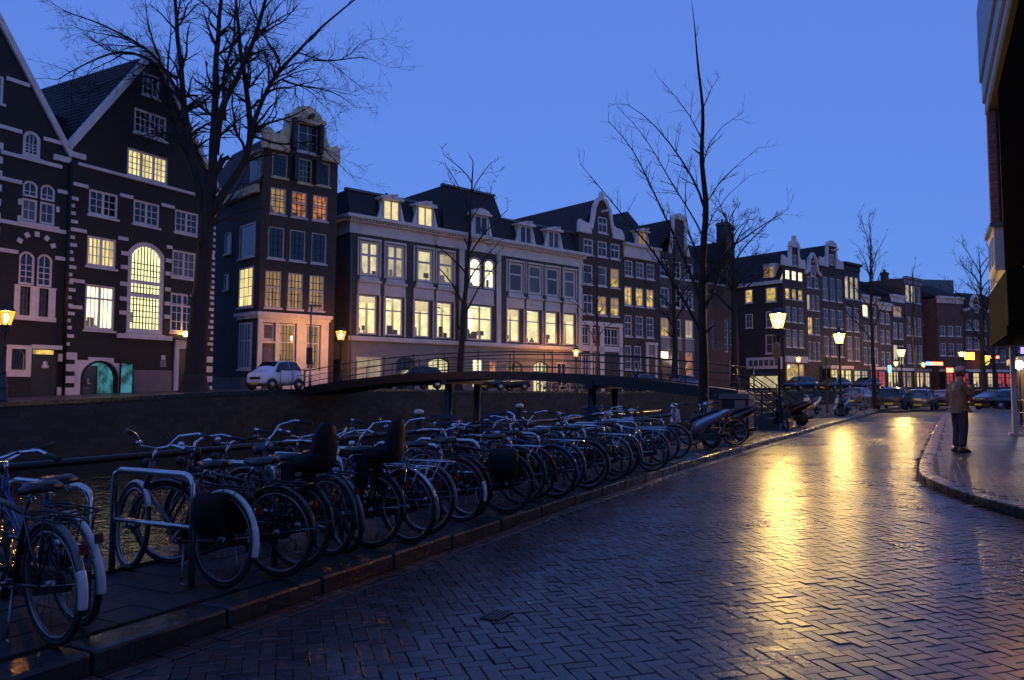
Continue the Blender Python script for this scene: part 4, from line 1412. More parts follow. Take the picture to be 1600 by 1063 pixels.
boxpart(h5, 'door', 'shutter', (4.2, 5.0, -0.03, 0.02, 1.1, 4.6))

h6 = row_house(5.92, 'canal_house', 'brown brick house with ornate pale frieze, hipped roof and one lit dormer')
w6 = []
for j, (a, c) in enumerate(((0.1, 1.28), (1.68, 2.9), (3.25, 4.45))):
    w6 += [(a, c, 11.58, 13.05, dict(nx=2, ny=3, fw=0.13, pane='dim_glass' if j == 1 else None)), (a - .08, c - .12, 8.92, 10.66, dict(nx=2, ny=2, fw=0.12, lit='lit_yellow', furn=2, blind=0.3 if j == 2 else 0)),
           (a - .1, c - .2, 6.12, 8.08, dict(nx=2, ny=3, fw=0.12, trans=(0.66,))), ]
w6 += [(0.02, 0.98, 3.1, 5.33, dict(nx=2, ny=3, fw=0.12)), (1.35, 2.4, 3.1, 5.33, dict(nx=2, ny=3, fw=0.12))]
w6 = [(max(a, 0.03), c, z0, z1, k) for a, c, z0, z1, k in w6]
fill(h6, [(0, 0.4), (5.1, 0.4), (5.1, 13.5), (0, 13.5)], w6, 'brown_brick', 12, 13.5)
boxpart(h6, 'frieze', 'cream', (-0.05, 5.15, -0.14, 0.1, 13.3, 14.35), (-0.12, 5.22, -0.34, 0.1, 14.352, 14.62), bevel=0.04)
rh = MB()
rh.add([(0, 0.0, 14.5), (5.1, 0.0, 14.5), (5.1, 12, 14.5), (0, 12, 14.5), (2.55, 1.6, 18.1), (2.55, 12, 18.1)], [(0, 1, 4), (1, 2, 5, 4), (3, 0, 4, 5), (2, 3, 5)])
rh.build('roof', M['slate'], h6)
dormer(h6, 1.95, 3.2, 14.62, 15.75, -0.1, 'lit_amber', False, 'cream', 1.2)
boxpart(h6, 'door', 'door_dark', (3.3, 4.3, -0.02, 0.03, 1.1, 4.4))
boxpart(h6, 'door_frame', 'white', (3.0, 3.28, -0.12, 0.03, 1.1, 5.45), (4.32, 4.58, -0.12, 0.03, 1.1, 5.45), (2.95, 4.65, -0.16, 0.03, 5.46, 5.7), (3.28, 4.32, -0.1, 0.03, 4.42, 4.5))
boxpart(h6, 'fanlight', 'dim_glass', (3.28, 4.32, -0.01, 0.03, 4.52, 5.44))

h7 = row_house(11.06, 'canal_house', 'narrow brown house with neck gable and grey panels under its windows')
w7 = []
for j, (a, c) in enumerate(((0.2, 1.6), (2.15, 3.5), (4.1, 5.5))):
    w7 += [(a, c, 12.05, 13.75, dict(nx=2, ny=3, fw=0.13)), (a - .03, c - .05, 9.2, 11.05, dict(nx=2, ny=3, fw=0.13)),
           (a - .06, c - .1, 6.3, 8.15, dict(nx=2, ny=2, fw=0.13, lit='lit_yellow' if j == 0 else 'lit_cool' if j == 2 else None, blind=0.5 if j == 0 else 0.85))]
w7 += [(0.12, 1.45, 4.1, 5.0, dict(nx=1, ny=1, fw=0.08, lit='lit_office', sill=False)), (2.2, 3.0, 2.4, 5.0, dict(nx=1, ny=3)), (4.0, 5.3, 2.7, 5.0, dict(nx=2, ny=2, lit='lit_warm'))]
fill(h7, [(0, 0.4), (5.65, 0.4), (5.65, 14.4), (4.2, 14.6), (4.1, 17.9), (2.3, 17.9), (2.2, 14.6), (0, 14.4)], w7, 'grey_brick', 12, 14.2)
roof_gable(h7, 0, 5.65, 0.3, 12, 14.2, 17.9, 'slate', 0.05, 3.1)
for pts in ([(1.6, 14.4), (2.3, 14.5), (2.4, 17.9), (2.1, 17.9), (2.05, 16.0)], [(4.1, 14.5), (4.9, 14.4), (4.4, 16.0), (4.35, 17.9), (4.0, 17.9)]):
    scroll(h7, 'gable_scroll', pts, -0.14, 0.2)
scroll(h7, 'pediment', [(2.0, 17.85), (4.45, 17.85), (4.0, 18.3), (3.2, 18.55), (2.45, 18.3)], -0.2, 0.25)
for a, c in ((0.12, 1.5), (2.1, 3.4), (4.05, 5.4)):
    boxpart(h7, 'panel', 'stone', (a, c, -0.04, 0.02, 5.05, 6.15))
boxpart(h7, 'door', 'door_dark', (0.25, 1.3, -0.02, 0.03, 1.1, 4.05))
wl = MB().lathe([(0.02, 0), (0.14, 0.05), (0.14, 0.25), (0.02, 0.3)], 8, (1.75, -0.3, 4.0)).build('wall_lamp', M['lamp_white'], h7)
chimney(h7, 5.3, 1.5, 14.2, 17.7, 1.0, 0.8)

h8 = row_house(16.74, 'church', 'dark brick church-like house with tall chimney and slim windows beyond the bridge', 'church')
w8 = [(1.0, 2.3, 11.0, 13.4, dict(nx=2, ny=3, fw=0.12)), (5.2, 5.9, 5.2, 8.6, dict(nx=1, ny=4, fw=0.08, sill=False, rise=0.3)), (6.3, 7.0, 5.2, 8.6, dict(nx=1, ny=4, fw=0.08, sill=False, rise=0.3)),
      (2.9, 3.7, 5.4, 8.4, dict(nx=1, ny=4, fw=0.06, frame='stone', sill=False)), (6.0, 7.1, 1.3, 4.4, dict(nx=2, ny=3, fw=0.1, rise=0.5, frame='cream', sill=False))]
fill(h8, [(0, 0.4), (7.5, 0.4), (7.5, 12.0), (7.05, 17.6), (5.75, 17.6), (5.6, 12.2), (0, 12.2)], w8, 'dark_brick', 10, 12.0)
roof_ridge_along(h8, 0, 5.6, 0.1, 8, 12.2, 16.9, 'slate')
MB().add([(5.6, 0.1, 12.0), (7.5, 0.1, 12.0), (7.5, 9, 12.0), (5.6, 9, 12.0), (6.4, 0.1, 17.0), (6.4, 9, 17.0)], [(0, 4, 5, 3), (1, 2, 5, 4), (2, 3, 5)]).build('roof', M['slate'], h8)
chimney(h8, 6.4, 0.6, 16.5, 18.9, 1.5, 0.9)
boxpart(h8, 'string_course', 'stone', (0, 5.5, -0.08, 0.03, 12.0, 12.2))

# ---- the bend of the canal: corner house and its neighbours ------------------------------
BEND = facing(50)
XB = Vector((29.8, 84.0, 0))
def two_or_three(x0, x1, z0, z1, n, **k):
    w = (x1 - x0) / n
    return [(x0 + i * w + w * 0.14, x0 + (i + 1) * w - w * 0.14, z0, z1, dict(k)) for i in range(n)]
h9 = row_house(0.0, 'corner_house', 'corner house with white shop frieze and small neck gable behind the nearest lit lamp', heading=BEND, base=XB)
w9 = two_or_three(0.4, 4.5, 13.5, 14.6, 3, nx=1, ny=2, fw=0.08, lit='lit_office', sill=False, dep=0.06) + two_or_three(0.3, 4.4, 11.35, 12.55, 3, nx=1, ny=2, fw=0.08, lit='lit_yellow') + \
    two_or_three(0.3, 4.4, 8.8, 10.5, 3, nx=1, ny=2, fw=0.1, pane='dim_glass') + two_or_three(0.3, 4.4, 6.0, 8.0, 3, nx=1, ny=2, fw=0.1, pane='dim_glass') + [(0.4, 4.2, 1.6, 4.2, dict(nx=4, ny=2, lit='lit_yellow', frame='cream', fw=0.12))]
w9.append((2.2, 3.05, 15.2, 16.5, dict(nx=2, ny=2, fw=0.1)))
fill(h9, [(0, 0.4), (4.7, 0.4), (4.7, 15.0), (3.35, 15.1), (3.3, 17.3), (1.85, 17.3), (1.8, 15.1), (0, 15.0)], w9, 'dark_brick', 9, 13.4)
roof_gable(h9, 0, 4.7, 0.3, 9, 13.4, 16.9, 'slate', 0.1)
scroll(h9, 'gable_scroll', [(-0.1, 15.0), (1.85, 15.0), (1.9, 17.3), (1.55, 17.2), (1.4, 16.0), (0.8, 15.9), (0.1, 16.2)], -0.14, 0.2, 'cream')
scroll(h9, 'gable_scroll', [(3.3, 15.0), (4.8, 15.0), (4.7, 16.1), (4.0, 15.9), (3.6, 16.2), (3.5, 17.2), (3.2, 17.3)], -0.14, 0.2, 'cream')
scroll(h9, 'pediment', [(1.5, 17.25), (3.65, 17.25), (3.3, 17.9), (2.75, 18.1), (2.7, 18.6), (2.45, 18.6), (2.4, 18.1), (1.85, 17.9)], -0.2, 0.25, 'cream')
for y0, y1, z0, z1, p_ in ((3.75, 4.7, 11.15, 12.7, 'lit_warm2'), (0.8, 2.05, 11.05, 12.65, 'lit_warm2'), (3.8, 4.7, 8.3, 9.9, 'dim_glass'), (0.7, 2.1, 8.2, 10.0, 'dim_glass'), (0.6, 2.2, 5.3, 7.4, 'dim_glass')):
    M['lit_warm2'] = M['lit_yellow']
    window(h9, y0, y1, z0, z1, nx=2, ny=2, fw=0.1, pane=p_, sidewall=(0.0,), proud=0.12)
boxpart(h9, 'eaves_board', 'cream', (-0.3, -0.01, 0.05, 8, 13.0, 13.4))
dd = MB().box(0.2, 1.8, 1.0, 2.5, 13.4, 15.4).build('dormer', M['cream'], h9)
boxpart(dd, 'pane', M['lit_amber'], (0.175, 0.198, 1.2, 1.7, 13.7, 15.0), (0.175, 0.198, 1.85, 2.3, 13.7, 15.0))
boxpart(h9, 'shop_frieze', 'white', (-0.25, -0.01, 0.2, 4.6, 3.6, 4.9))
fz = MB()
for i in range(6):
    fz.box(-0.275, -0.252, 0.5 + i * 0.66, 0.98 + i * 0.66, 3.95, 4.6)
fz.build('frieze_panes', M['dim_glass'], h9)
boxpart(h9, 'shop_frieze', 'cream', (0.1, 4.6, -0.25, -0.01, 4.3, 5.0))
aw = MB().add([(-0.02, 0.3, 3.55), (-0.02, 4.4, 3.55), (-1.1, 4.4, 2.9), (-1.1, 0.3, 2.9), (-0.02, 0.3, 3.5), (-0.02, 4.4, 3.5), (-1.1, 4.4, 2.84), (-1.1, 0.3, 2.84)], [(0, 1, 2, 3), (7, 6, 5, 4), (2, 1, 5, 6), (3, 2, 6, 7), (0, 3, 7, 4)])
aw.build('awning', M['shutter'], h9)
boxpart(h9, 'shop_window', M['lit_cool'], (-0.03, -0.005, 0.5, 4.3, 1.5, 2.8))

def simple_house(s0, w, label, top, m, gable, rows, heading=BEND, base=XB, trim='cream', depth=9, shop=None, roofm='slate', name='canal_house'):
    r = row_house(s0, name, label, heading=heading, base=base)
    wins = []
    for z0, z1, n, lit in rows:
        for i, q in enumerate(two_or_three(0.2, w - 0.2, z0, z1, n, nx=2, ny=2, fw=0.1)):
            L_ = lit[i % len(lit)] if lit else None
            if L_ == 'd':
                q[4]['pane'] = 'dim_glass'
            elif L_:
                q[4]['lit'] = L_
            wins.append(q)
    c = w / 2
    if gable == 'neck':
        o_ = [(0, 0.4), (w, 0.4), (w, top - 3.2), (c + 0.95, top - 3.0), (c + 0.9, top - 0.6), (c - 0.9, top - 0.6), (c - 0.95, top - 3.0), (0, top - 3.2)]
        ze = top - 3.5
    elif gable == 'bell':
        o_ = [(0, 0.4), (w, 0.4), (w, top - 2.6), (c + 1.0, top - 2.2), (c + 0.75, top - 0.9), (c, top - 0.2), (c - 0.75, top - 0.9), (c - 1.0, top - 2.2), (0, top - 2.6)]
        ze = top - 2.9
    else:
        o_ = [(0, 0.4), (w, 0.4), (w, top), (0, top)]
        ze = top
    fill(r, o_, wins, m, depth, ze)
    if gable in ('neck', 'bell'):
        roof_gable(r, 0, w, 0.3, depth, ze, top - 0.5, roofm, 0.05)
        if gable == 'neck':
            scroll(r, 'gable_scroll', [(0, top - 3.2), (c - 0.9, top - 3.2), (c - 0.85, top - 0.6), (c - 1.15, top - 0.7), (c - 1.25, top - 1.9), (0.5, top - 2.3), (0.1, top - 2.1)], -0.14, 0.2, trim)
            scroll(r, 'gable_scroll', [(c + 0.9, top - 3.2), (w, top - 3.2), (w - 0.1, top - 2.1), (w - 0.5, top - 2.3), (c + 1.25, top - 1.9), (c + 1.15, top - 0.7), (c + 0.85, top - 0.6)], -0.14, 0.2, trim)
            scroll(r, 'pediment', [(c - 1.2, top - 0.65), (c + 1.2, top - 0.65), (c + 0.8, top - 0.1), (c, top + 0.1), (c - 0.8, top - 0.1)], -0.2, 0.25, trim)
        else:
            mbb = MB()
            L_ = [(0, top - 2.6), (c - 1.0, top - 2.2), (c - 0.75, top - 0.9), (c, top - 0.2), (c + 0.75, top - 0.9), (c + 1.0, top - 2.2), (w, top - 2.6)]
            for a, b_ in zip(L_, L_[1:]):
                mbb.bar((a[0], -0.03, a[1]), (b_[0], -0.03, b_[1]), 0.34, 0.34)
            mbb.build('gable_coping', M[trim], r)
        boxpart(r, 'hoist_beam', trim, (c - 0.08, c + 0.08, -0.9, 0.1, top - 1.2, top - 1.0))
        window(r, c - 0.5, c + 0.5, top - 2.9, top - 1.6, nx=2, ny=2, fw=0.1, proud=0.12, sill=False)
    else:
        boxpart(r, 'cornice', trim, (-0.03, w + 0.03, -0.4, 0.1, top - 0.05, top + 0.25), (0.02, w - 0.02, -0.12, 0.05, top - 0.7, top - 0.052))
        if gable == 'pitch':
            roof_ridge_along(r, 0, w, 0.2, depth, top + 0.26, top + 2.6, roofm)
    if shop:
        nb = 2 if w < 5 else 3
        bw = (w - 0.5) / nb
        for i in range(nb):
            window(r, 0.25 + i * bw, 0.25 + (i + 1) * bw - 0.08, 1.5, 3.65, nx=2, ny=1, trans=(0.72,), lit=shop, fw=0.12, frame='shutter', sill=False, furn=5, proud=0.95, dep=0.72, name='shop_window')
        boxpart(r, 'shopfront', 'shutter', (0.05, w - 0.05, -0.92, -0.005, 1.1, 1.49), (0.05, 0.24, -0.92, -0.005, 1.49, 3.7), (w - 0.24, w - 0.05, -0.92, -0.005, 1.49, 3.7), (0.05, w - 0.05, -0.94, -0.005, 3.66, 3.74))
        boxpart(r, 'shop_cornice', trim, (0.02, w - 0.02, -1.05, 0.02, 3.75, 4.1))
    return r

M['lit_red'] = emat('red_lit_shop', (1.0, 0.10, 0.05), 0.4, 0.35, 1.2)
M['lit_shop'] = emat('white_lit_shop', (1.0, 0.70, 0.36), 0.8, 0.35, 1.2)
simple_house(4.75, 3.45, 'narrow house with pale bell gable between two neck-gabled houses', 17.2, 'brown_brick', 'bell', [(13.0, 14.3, 2, None), (10.4, 12.2, 3, ['lit_cool', 'd', None]), (7.6, 9.6, 2, ['lit_yellow', None]), (4.6, 6.8, 3, [None])], shop=None)
simple_house(8.22, 5.5, 'tall house with white-edged neck gable and round pediment above dark rows of windows', 19.0, 'dark_brick', 'neck', [(11.8, 14.6, 3, ['d', None]), (8.6, 10.8, 3, [None, 'd']), (5.2, 7.6, 3, ['d'])], shop='lit_curtain')
simple_house(13.74, 4.2, 'house with dark brick attic and three tall curtained lit windows at the top', 16.6, 'brown_brick', 'flat', [(12.4, 15.2, 3, ['lit_cool']), (8.4, 11.4, 2, ['d']), (4.8, 7.8, 2, ['d'])], trim='dark_brick', shop='lit_cool')
simple_house(18.0, 4.7, 'low house with one round lit window and plain dark roof', 12.9, 'grey_brick', 'pitch', [(10.4, 12.0, 2, ['lit_office', 'd']), (7.4, 9.4, 3, ['d']), (4.4, 6.6, 3, [None])], shop='lit_red')
simple_house(22.75, 3.6, 'low grey house with white cornice and small sash windows, behind a bare tree', 12.3, 'grey_brick', 'pitch', [(9.8, 11.3, 2, ['d']), (7.2, 9.0, 2, [None]), (4.2, 6.2, 2, [None])], trim='white', shop='lit_curtain')
simple_house(26.4, 4.0, 'house with white frieze and tall narrow sashes beside the big blank wall', 13.6, 'brown_brick', 'pitch', [(11.0, 12.4, 1, ['lit_amber']), (8.0, 10.2, 2, ['d']), (4.6, 7.2, 2, ['lit_cool'])], trim='white', shop='lit_amber')
hz = simple_house(30.6, 5.6, 'big red brick house whose blank side wall rises above its neighbours', 16.4, 'red_brick', 'flat', [(13.2, 15.6, 3, ['lit_cool', 'lit_cool', 'd']), (8.6, 11.2, 3, ['d']), (4.8, 7.4, 3, ['d'])], trim='stone', shop='lit_shop', depth=12)
chimney(hz, 1.0, 3.0, 16.4, 17.6, 1.0, 0.7)

# far end where the canal turns away
END = facing(68)
EB = Vector((60.0, 108.0, 0))
far = [(0.0, 5.2, 14.2, 'red_brick', 'pitch', 'lit_red', 'far red-lit brick house with white attic doors behind the trees'),
       (5.3, 5.0, 15.2, 'brown_brick', 'bell', 'lit_shop', 'far bell-gabled brown house above the neon shop sign'),
       (10.4, 5.6, 13.4, 'red_brick', 'pitch', 'lit_red', 'far low red house with yellow light on its front'),
       (16.1, 5.2, 15.0, 'dark_brick', 'neck', 'lit_shop', 'far dark house with neck gable behind the twin trees'),
       (21.4, 6.4, 14.0, 'red_brick', 'pitch', 'lit_red', 'far red-fronted cafe house beside the round sign'),
       (27.9, 6.0, 15.5, 'dark_brick', 'flat', 'lit_shop', 'far dark house with tall lit windows above a red shop'),
       (34.0, 7.0, 14.0, 'brown_brick', 'pitch', 'lit_red', 'far brown house seen beside the wooden corner post'),
       (41.1, 9.0, 13.0, 'dark_brick', 'pitch', 'lit_shop', 'far dark terrace house at the end of the cross street')]
for s0, w, top, m, g, shop, lab in far:
    rows = [(top - 5.4, top - 3.9, 3, ['d', 'lit_amber', None] if s0 > 15 else [None, 'd', None]), (top - 8.2, top - 6.4, 3, ['d', None, None])]
    if s0 == 27.9:
        rows = [(11.2, 13.4, 2, ['lit_office']), (7.2, 10.0, 2, ['lit_office'])]
    simple_house(s0, w, lab, top, m, g, rows, heading=END, base=EB, shop=shop, depth=10, roofm='tile')
tw = empty('tower_block', (92, 190, 0), facing(80), 'modern glass-topped block rising faintly above the far roofs', 'building')
boxpart(tw, 'block', 'lead', (0, 12, 0, 12, 0, 26), (3.5, 22, 2, 14, 0, 29))
gw = MB()
for z in range(8):
    gw.box(0.3, 11.7, -0.06, -0.01, 3 + z * 2.8, 4.8 + z * 2.8)
gw.build('window_band', M['dark_glass'], tw)

# ------------------------------------------------------------------ bridge
br = empty('footbridge', (0, 0, 0), 0, 'low arched iron footbridge with thin railings crossing the canal', 'bridge')
BA, BB = Vector((-10.9, 40.4, 0)), Vector((7.9, 27.0, 0))
BD = (BB - BA).normalized()
BW_ = Vector((sin(A0), cos(A0), 0)) * 3.0
def bz(t_):
    return 1.5 - 0.12 * t_ + 3.0 * t_ * (1 - t_)
NB = 44
def bp(t_, off=0.0, dz=0.0):
    q = BA + (BB - BA) * t_ + BW_ * off
    return Vector((q.x, q.y, bz(t_) + dz))
dk = MB()
dk.loft([[bp(i / NB, 0.02), bp(i / NB, 0.98), bp(i / NB, 0.98, -0.10), bp(i / NB, 0.02, -0.10)] for i in range(NB + 1)], smooth=False)
dk.build('deck', M['plinth'], br)
for off in (0.0, 1.0):
    g = MB()
    o0, o1 = (off - 0.03, off + 0.015) if off == 0 else (off - 0.015, off + 0.03)
    g.loft([[bp(i / NB, o0, 0.06), bp(i / NB, o1, 0.06), bp(i / NB, o1, -0.27 - 0.10 * abs(2 * i / NB - 1)), bp(i / NB, o0, -0.27 - 0.10 * abs(2 * i / NB - 1))] for i in range(NB + 1)], smooth=False)
    g.build('girder', M['iron'], br)
    o = 0.012 if off == 0 else 0.988
    rl = MB()
    for dz in (0.90, 0.60, 0.30):
        rl.tube([bp(i / NB, o, dz) for i in range(NB + 1)], 0.024 if dz > 0.8 else 0.016, 6)
    ro = rl.build('railing', M['iron'], br)
    pm = MB().tube([(0, 0, 0), (0, 0, 0.93)], 0.024, 6).mesh('railing_post', M['iron'])
    for i in range(13):
        link('railing_post', pm, ro, bp(i / 12, o, 0.05))
for t_ in (0.42, 0.744):
    for off in (0.08, 0.92):
        q = bp(t_, off, -0.35)
        MB().tube([(q.x, q.y, -2.2), (q.x, q.y, q.z)], 0.17, 10).build('pier_leg', M['iron'], br)
    a, c = bp(t_, -0.05, -0.33), bp(t_, 1.05, -0.33)
    MB().bar(a, c, 0.32, 0.3).build('crossbeam', M['iron'], br)
for i in range(7):       # steps down to the near quay
    z1 = bz(1.0) - 0.18 * (i + 1)
    a = BB + BD * (0.24 * i)
    mb = MB()
    vs = []
    for z in (0.0, z1):
        for e, w in ((0, 0), (0.24, 0), (0.24, 1), (0, 1)):
            q = a + BD * e + BW_ * w
            vs.append((q.x, q.y, z))
    mb.add(vs, [(3, 2, 1, 0), (4, 5, 6, 7), (0, 1, 5, 4), (1, 2, 6, 5), (2, 3, 7, 6), (3, 0, 4, 7)])
    mb.build('step', M['kerb'], br)
for w in (0.0, 1.0):
    mb = MB()
    for dz in (0.9, 0.6, 0.3):
        p0, p1 = BB + BW_ * w, BB + BW_ * w + BD * 1.7
        mb.tube([(p0.x, p0.y, bz(1) + dz), (p1.x, p1.y, 0.12 + dz)], 0.024, 6)
    for k in (0, 0.5, 1):
        p1 = BB + BW_ * w + BD * (1.7 * k)
        zz = bz(1) + (0.12 - bz(1)) * k
        mb.tube([(p1.x, p1.y, zz - 0.1), (p1.x, p1.y, zz + 0.93)], 0.024, 6)
    mb.build('stair_rail', M['iron'], br)

# fence on the far quay beside the bridge end
ff = empty('quay_fence', (0, 0, 0), 0, 'short iron fence on the far quay between white car and bridge', 'fence')
rl = MB()
fa, fb = Vector((-12.4, 40.9, 1.45)), Vector((-10.9, 40.3, 1.47))
for dz in (0.35, 0.7, 1.0):
    rl.tube([fa + Vector((0, 0, dz)), fb + Vector((0, 0, dz))], 0.022, 6)
rl.build('rails', M['iron'], ff)
for k in (0, 0.5, 1):
    q = fa.lerp(fb, k)
    MB().tube([q, q + Vector((0, 0, 1.05))], 0.03, 6).build('fence_post', M['iron'], ff)

# ------------------------------------------------------------------ street lamps
def lantern_glass(name, col, strength):
    m = bpy.data.materials.new(name)
    m.use_nodes = True
    N, L = m.node_tree.nodes, m.node_tree.links
    N.remove(N['Principled BSDF'])
    e = N.new('ShaderNodeEmission'); e.inputs[0].default_value = (*col, 1); e.inputs[1].default_value = strength
    tr = N.new('ShaderNodeBsdfTransparent'); tr.inputs[0].default_value = (1, 0.95, 0.85, 1)
    mx = N.new('ShaderNodeMixShader'); mx.inputs[0].default_value = 0.4
    L.new(tr.outputs[0], mx.inputs[1]); L.new(e.outputs[0], mx.inputs[2]); L.new(mx.outputs[0], N['Material Output'].inputs[0])
    return m
M['lamp_yellow'] = (lantern_glass('yellow_lantern_glass', (1.0, 0.70, 0.22), 4.2), emat('yellow_bulb', (1.0, 0.66, 0.19), 3900))
M['lamp_orange'] = (lantern_glass('orange_lantern_glass', (1.0, 0.34, 0.04), 3.2), emat('orange_bulb', (1.0, 0.40, 0.08), 1700))
def street_lamp(loc, h, m_glass, label, group, style='iron', sc=1.0):
    r = empty('street_lamp', loc, 0.3, label, 'street lamp', group)
    lz = h - 0.86
    MB().lathe([(0.20, 0), (0.20, 0.10), (0.16, 0.14), (0.15, 0.55), (0.17, 0.60), (0.11, 0.68), (0.09, 0.95), (0.075, 1.05)], 10).build('base', M[style], r)
    MB().lathe([(0.06, 1.05), (0.085, 1.10), (0.06, 1.16), (0.055, 2.0), (0.075, 2.05), (0.05, 2.1), (0.042, lz - 0.3), (0.07, lz - 0.27), (0.045, lz - 0.2), (0.06, lz - 0.05)], 10).build('pole', M[style], r)
    ar = MB()
    for k in range(4):
        a = pi / 4 + k * pi / 2
        ar.tube([(0.04 * cos(a), 0.04 * sin(a), lz - 0.22), (0.20 * cos(a), 0.20 * sin(a), lz - 0.16), (0.24 * cos(a), 0.24 * sin(a), lz - 0.04), (0.20 * cos(a), 0.20 * sin(a), lz + 0.02)], 0.016, 5)
    ar.lathe([(0.10, lz - 0.06), (0.20, lz - 0.02), (0.20, lz + 0.015), (0.1, lz + 0.018)], 12)
    ar.build('crown_bracket', M[style], r)
    n = 6
    b0, b1, z0, z1 = 0.17 * sc, 0.31 * sc, lz + 0.02, lz + 0.52
    go = MB().lathe([(b0, z0), (b1, z1)], n, smooth=False).build('lantern_glass', m_glass[0], r)
    MB().lathe([(0.02, z0 + 0.10), (0.07 * sc, z0 + 0.16), (0.085 * sc, z0 + 0.30), (0.05 * sc, z0 + 0.40), (0.01, z0 + 0.42)], 10).build('bulb', m_glass[1], r)
    fr = MB()
    for k in range(n):
        a = 2 * pi * k / n
        fr.bar((b0 * 1.03 * cos(a), b0 * 1.03 * sin(a), z0), (b1 * 1.03 * cos(a), b1 * 1.03 * sin(a), z1), 0.02, 0.02)
    fr.lathe([(b1 * 1.0, z1 + 0.003), (b1 * 1.1, z1 + 0.005), (b1 * 1.1, z1 + 0.03), (b1 * 0.9, z1 + 0.05)], n, smooth=False)
    fr.build('lantern_frame', M[style], r)
    MB().lathe([(b1 * 0.92, z1 + 0.052), (b1 * 0.72, z1 + 0.14), (b1 * 0.4, z1 + 0.20), (0.06, z1 + 0.23), (0.05, z1 + 0.29), (0.07, z1 + 0.31), (0.01, z1 + 0.38)], n, smooth=False).build('lantern_cap', M[style], r)
    return r

def far_z(x, y):
    return 1.2
GN = 'lit street lamps along the near kerb'
GF = 'orange lit lamps on the far quay'
street_lamp((9.35, 26.9, 0.11), 4.35, M['lamp_yellow'], 'tall yellow street lamp nearest the bicycles, beside the dark litter container', GN)
street_lamp((16.65, 39.0, 0.11), 4.5, M['lamp_yellow'], 'yellow street lamp beside the two parked pale scooters', GN)
street_lamp((28.3, 55.8, 0.11), 4.5, M['lamp_yellow'], 'yellow street lamp among the rear ends of parked cars', GN)
street_lamp((-19.1, 28.9, 1.0), 3.75, M['lamp_orange'], 'orange street lamp in front of the black house with paired arched windows', GF, 'green_iron')
street_lamp((-10.05, 45.0, 1.42), 3.75, M['lamp_orange'], 'orange street lamp between the neck-gabled corner house and the long office', GF, 'green_iron')
street_lamp((5.0, 60.0, 1.2), 3.6, M['lamp_orange'], 'orange street lamp seen through the middle of the bridge railing', GF, 'green_iron')
street_lamp((27.6, 74.0, 1.2), 3.6, M['lamp_orange'], 'small far orange lamp just below the lantern of the second yellow lamp', GF, 'green_iron')
street_lamp((43.5, 87.0, 1.2), 3.6, M['lamp_orange'], 'small far orange lamp beside the glowing shop wall', GF, 'green_iron')
street_lamp((49.0, 91.5, 1.2), 3.6, M['lamp_orange'], 'farthest orange lamp left of the red and blue neon sign', GF, 'green_iron')
street_lamp((51.6, 88.0, 0.3), 5.6, M['lamp_yellow'], 'bright far lamp just above the cap of the standing man', GN, sc=1.4)

# modern lamp pole and traffic light on the far quay
pl = empty('lamp_pole', (-11.0, 41.9, 1.46), 0.5, 'plain grey lamp pole with a flat unlit head and signal box beside the white car', 'lamp pole')
MB().lathe([(0.09, 0), (0.08, 0.8), (0.05, 0.85), (0.045, 4.55)], 8).build('pole', M['galv'], pl)
MB().box(-0.12, 0.55, -0.13, 0.13, 4.5, 4.62).build('lamp_head', M['lead'], pl)
MB().box(-0.2, 0.08, -0.14, 0.14, 1.35, 2.25).build('signal_box', M['plastic_black'], pl)

# round sign on the nearest lamp post, seen nearly edge-on
sg = empty('round_sign', (9.22, 26.75, 2.82), radians(-19.2 + 24), 'dark round traffic sign clamped under the lantern of the nearest lamp, turned away', 'sign')
sg.rotation_euler = (radians(-22), 0, radians(-19.2 + 24))
MB().lathe([(0.30, -0.012), (0.30, 0.012)], 20, m=Matrix.Rotation(pi / 2, 4, 'Y')).build('sign_plate', M['iron'], sg)
MB().ring((0, 0, 0), (1, 0, 0), 0.30, 0.014, 24, 5).build('sign_rim', M['galv'], sg)
MB().tube([(0.01, 0.0, -0.1), (0.13, 0.03, -0.14)], 0.02, 6).build('clamp', M['iron'], sg)

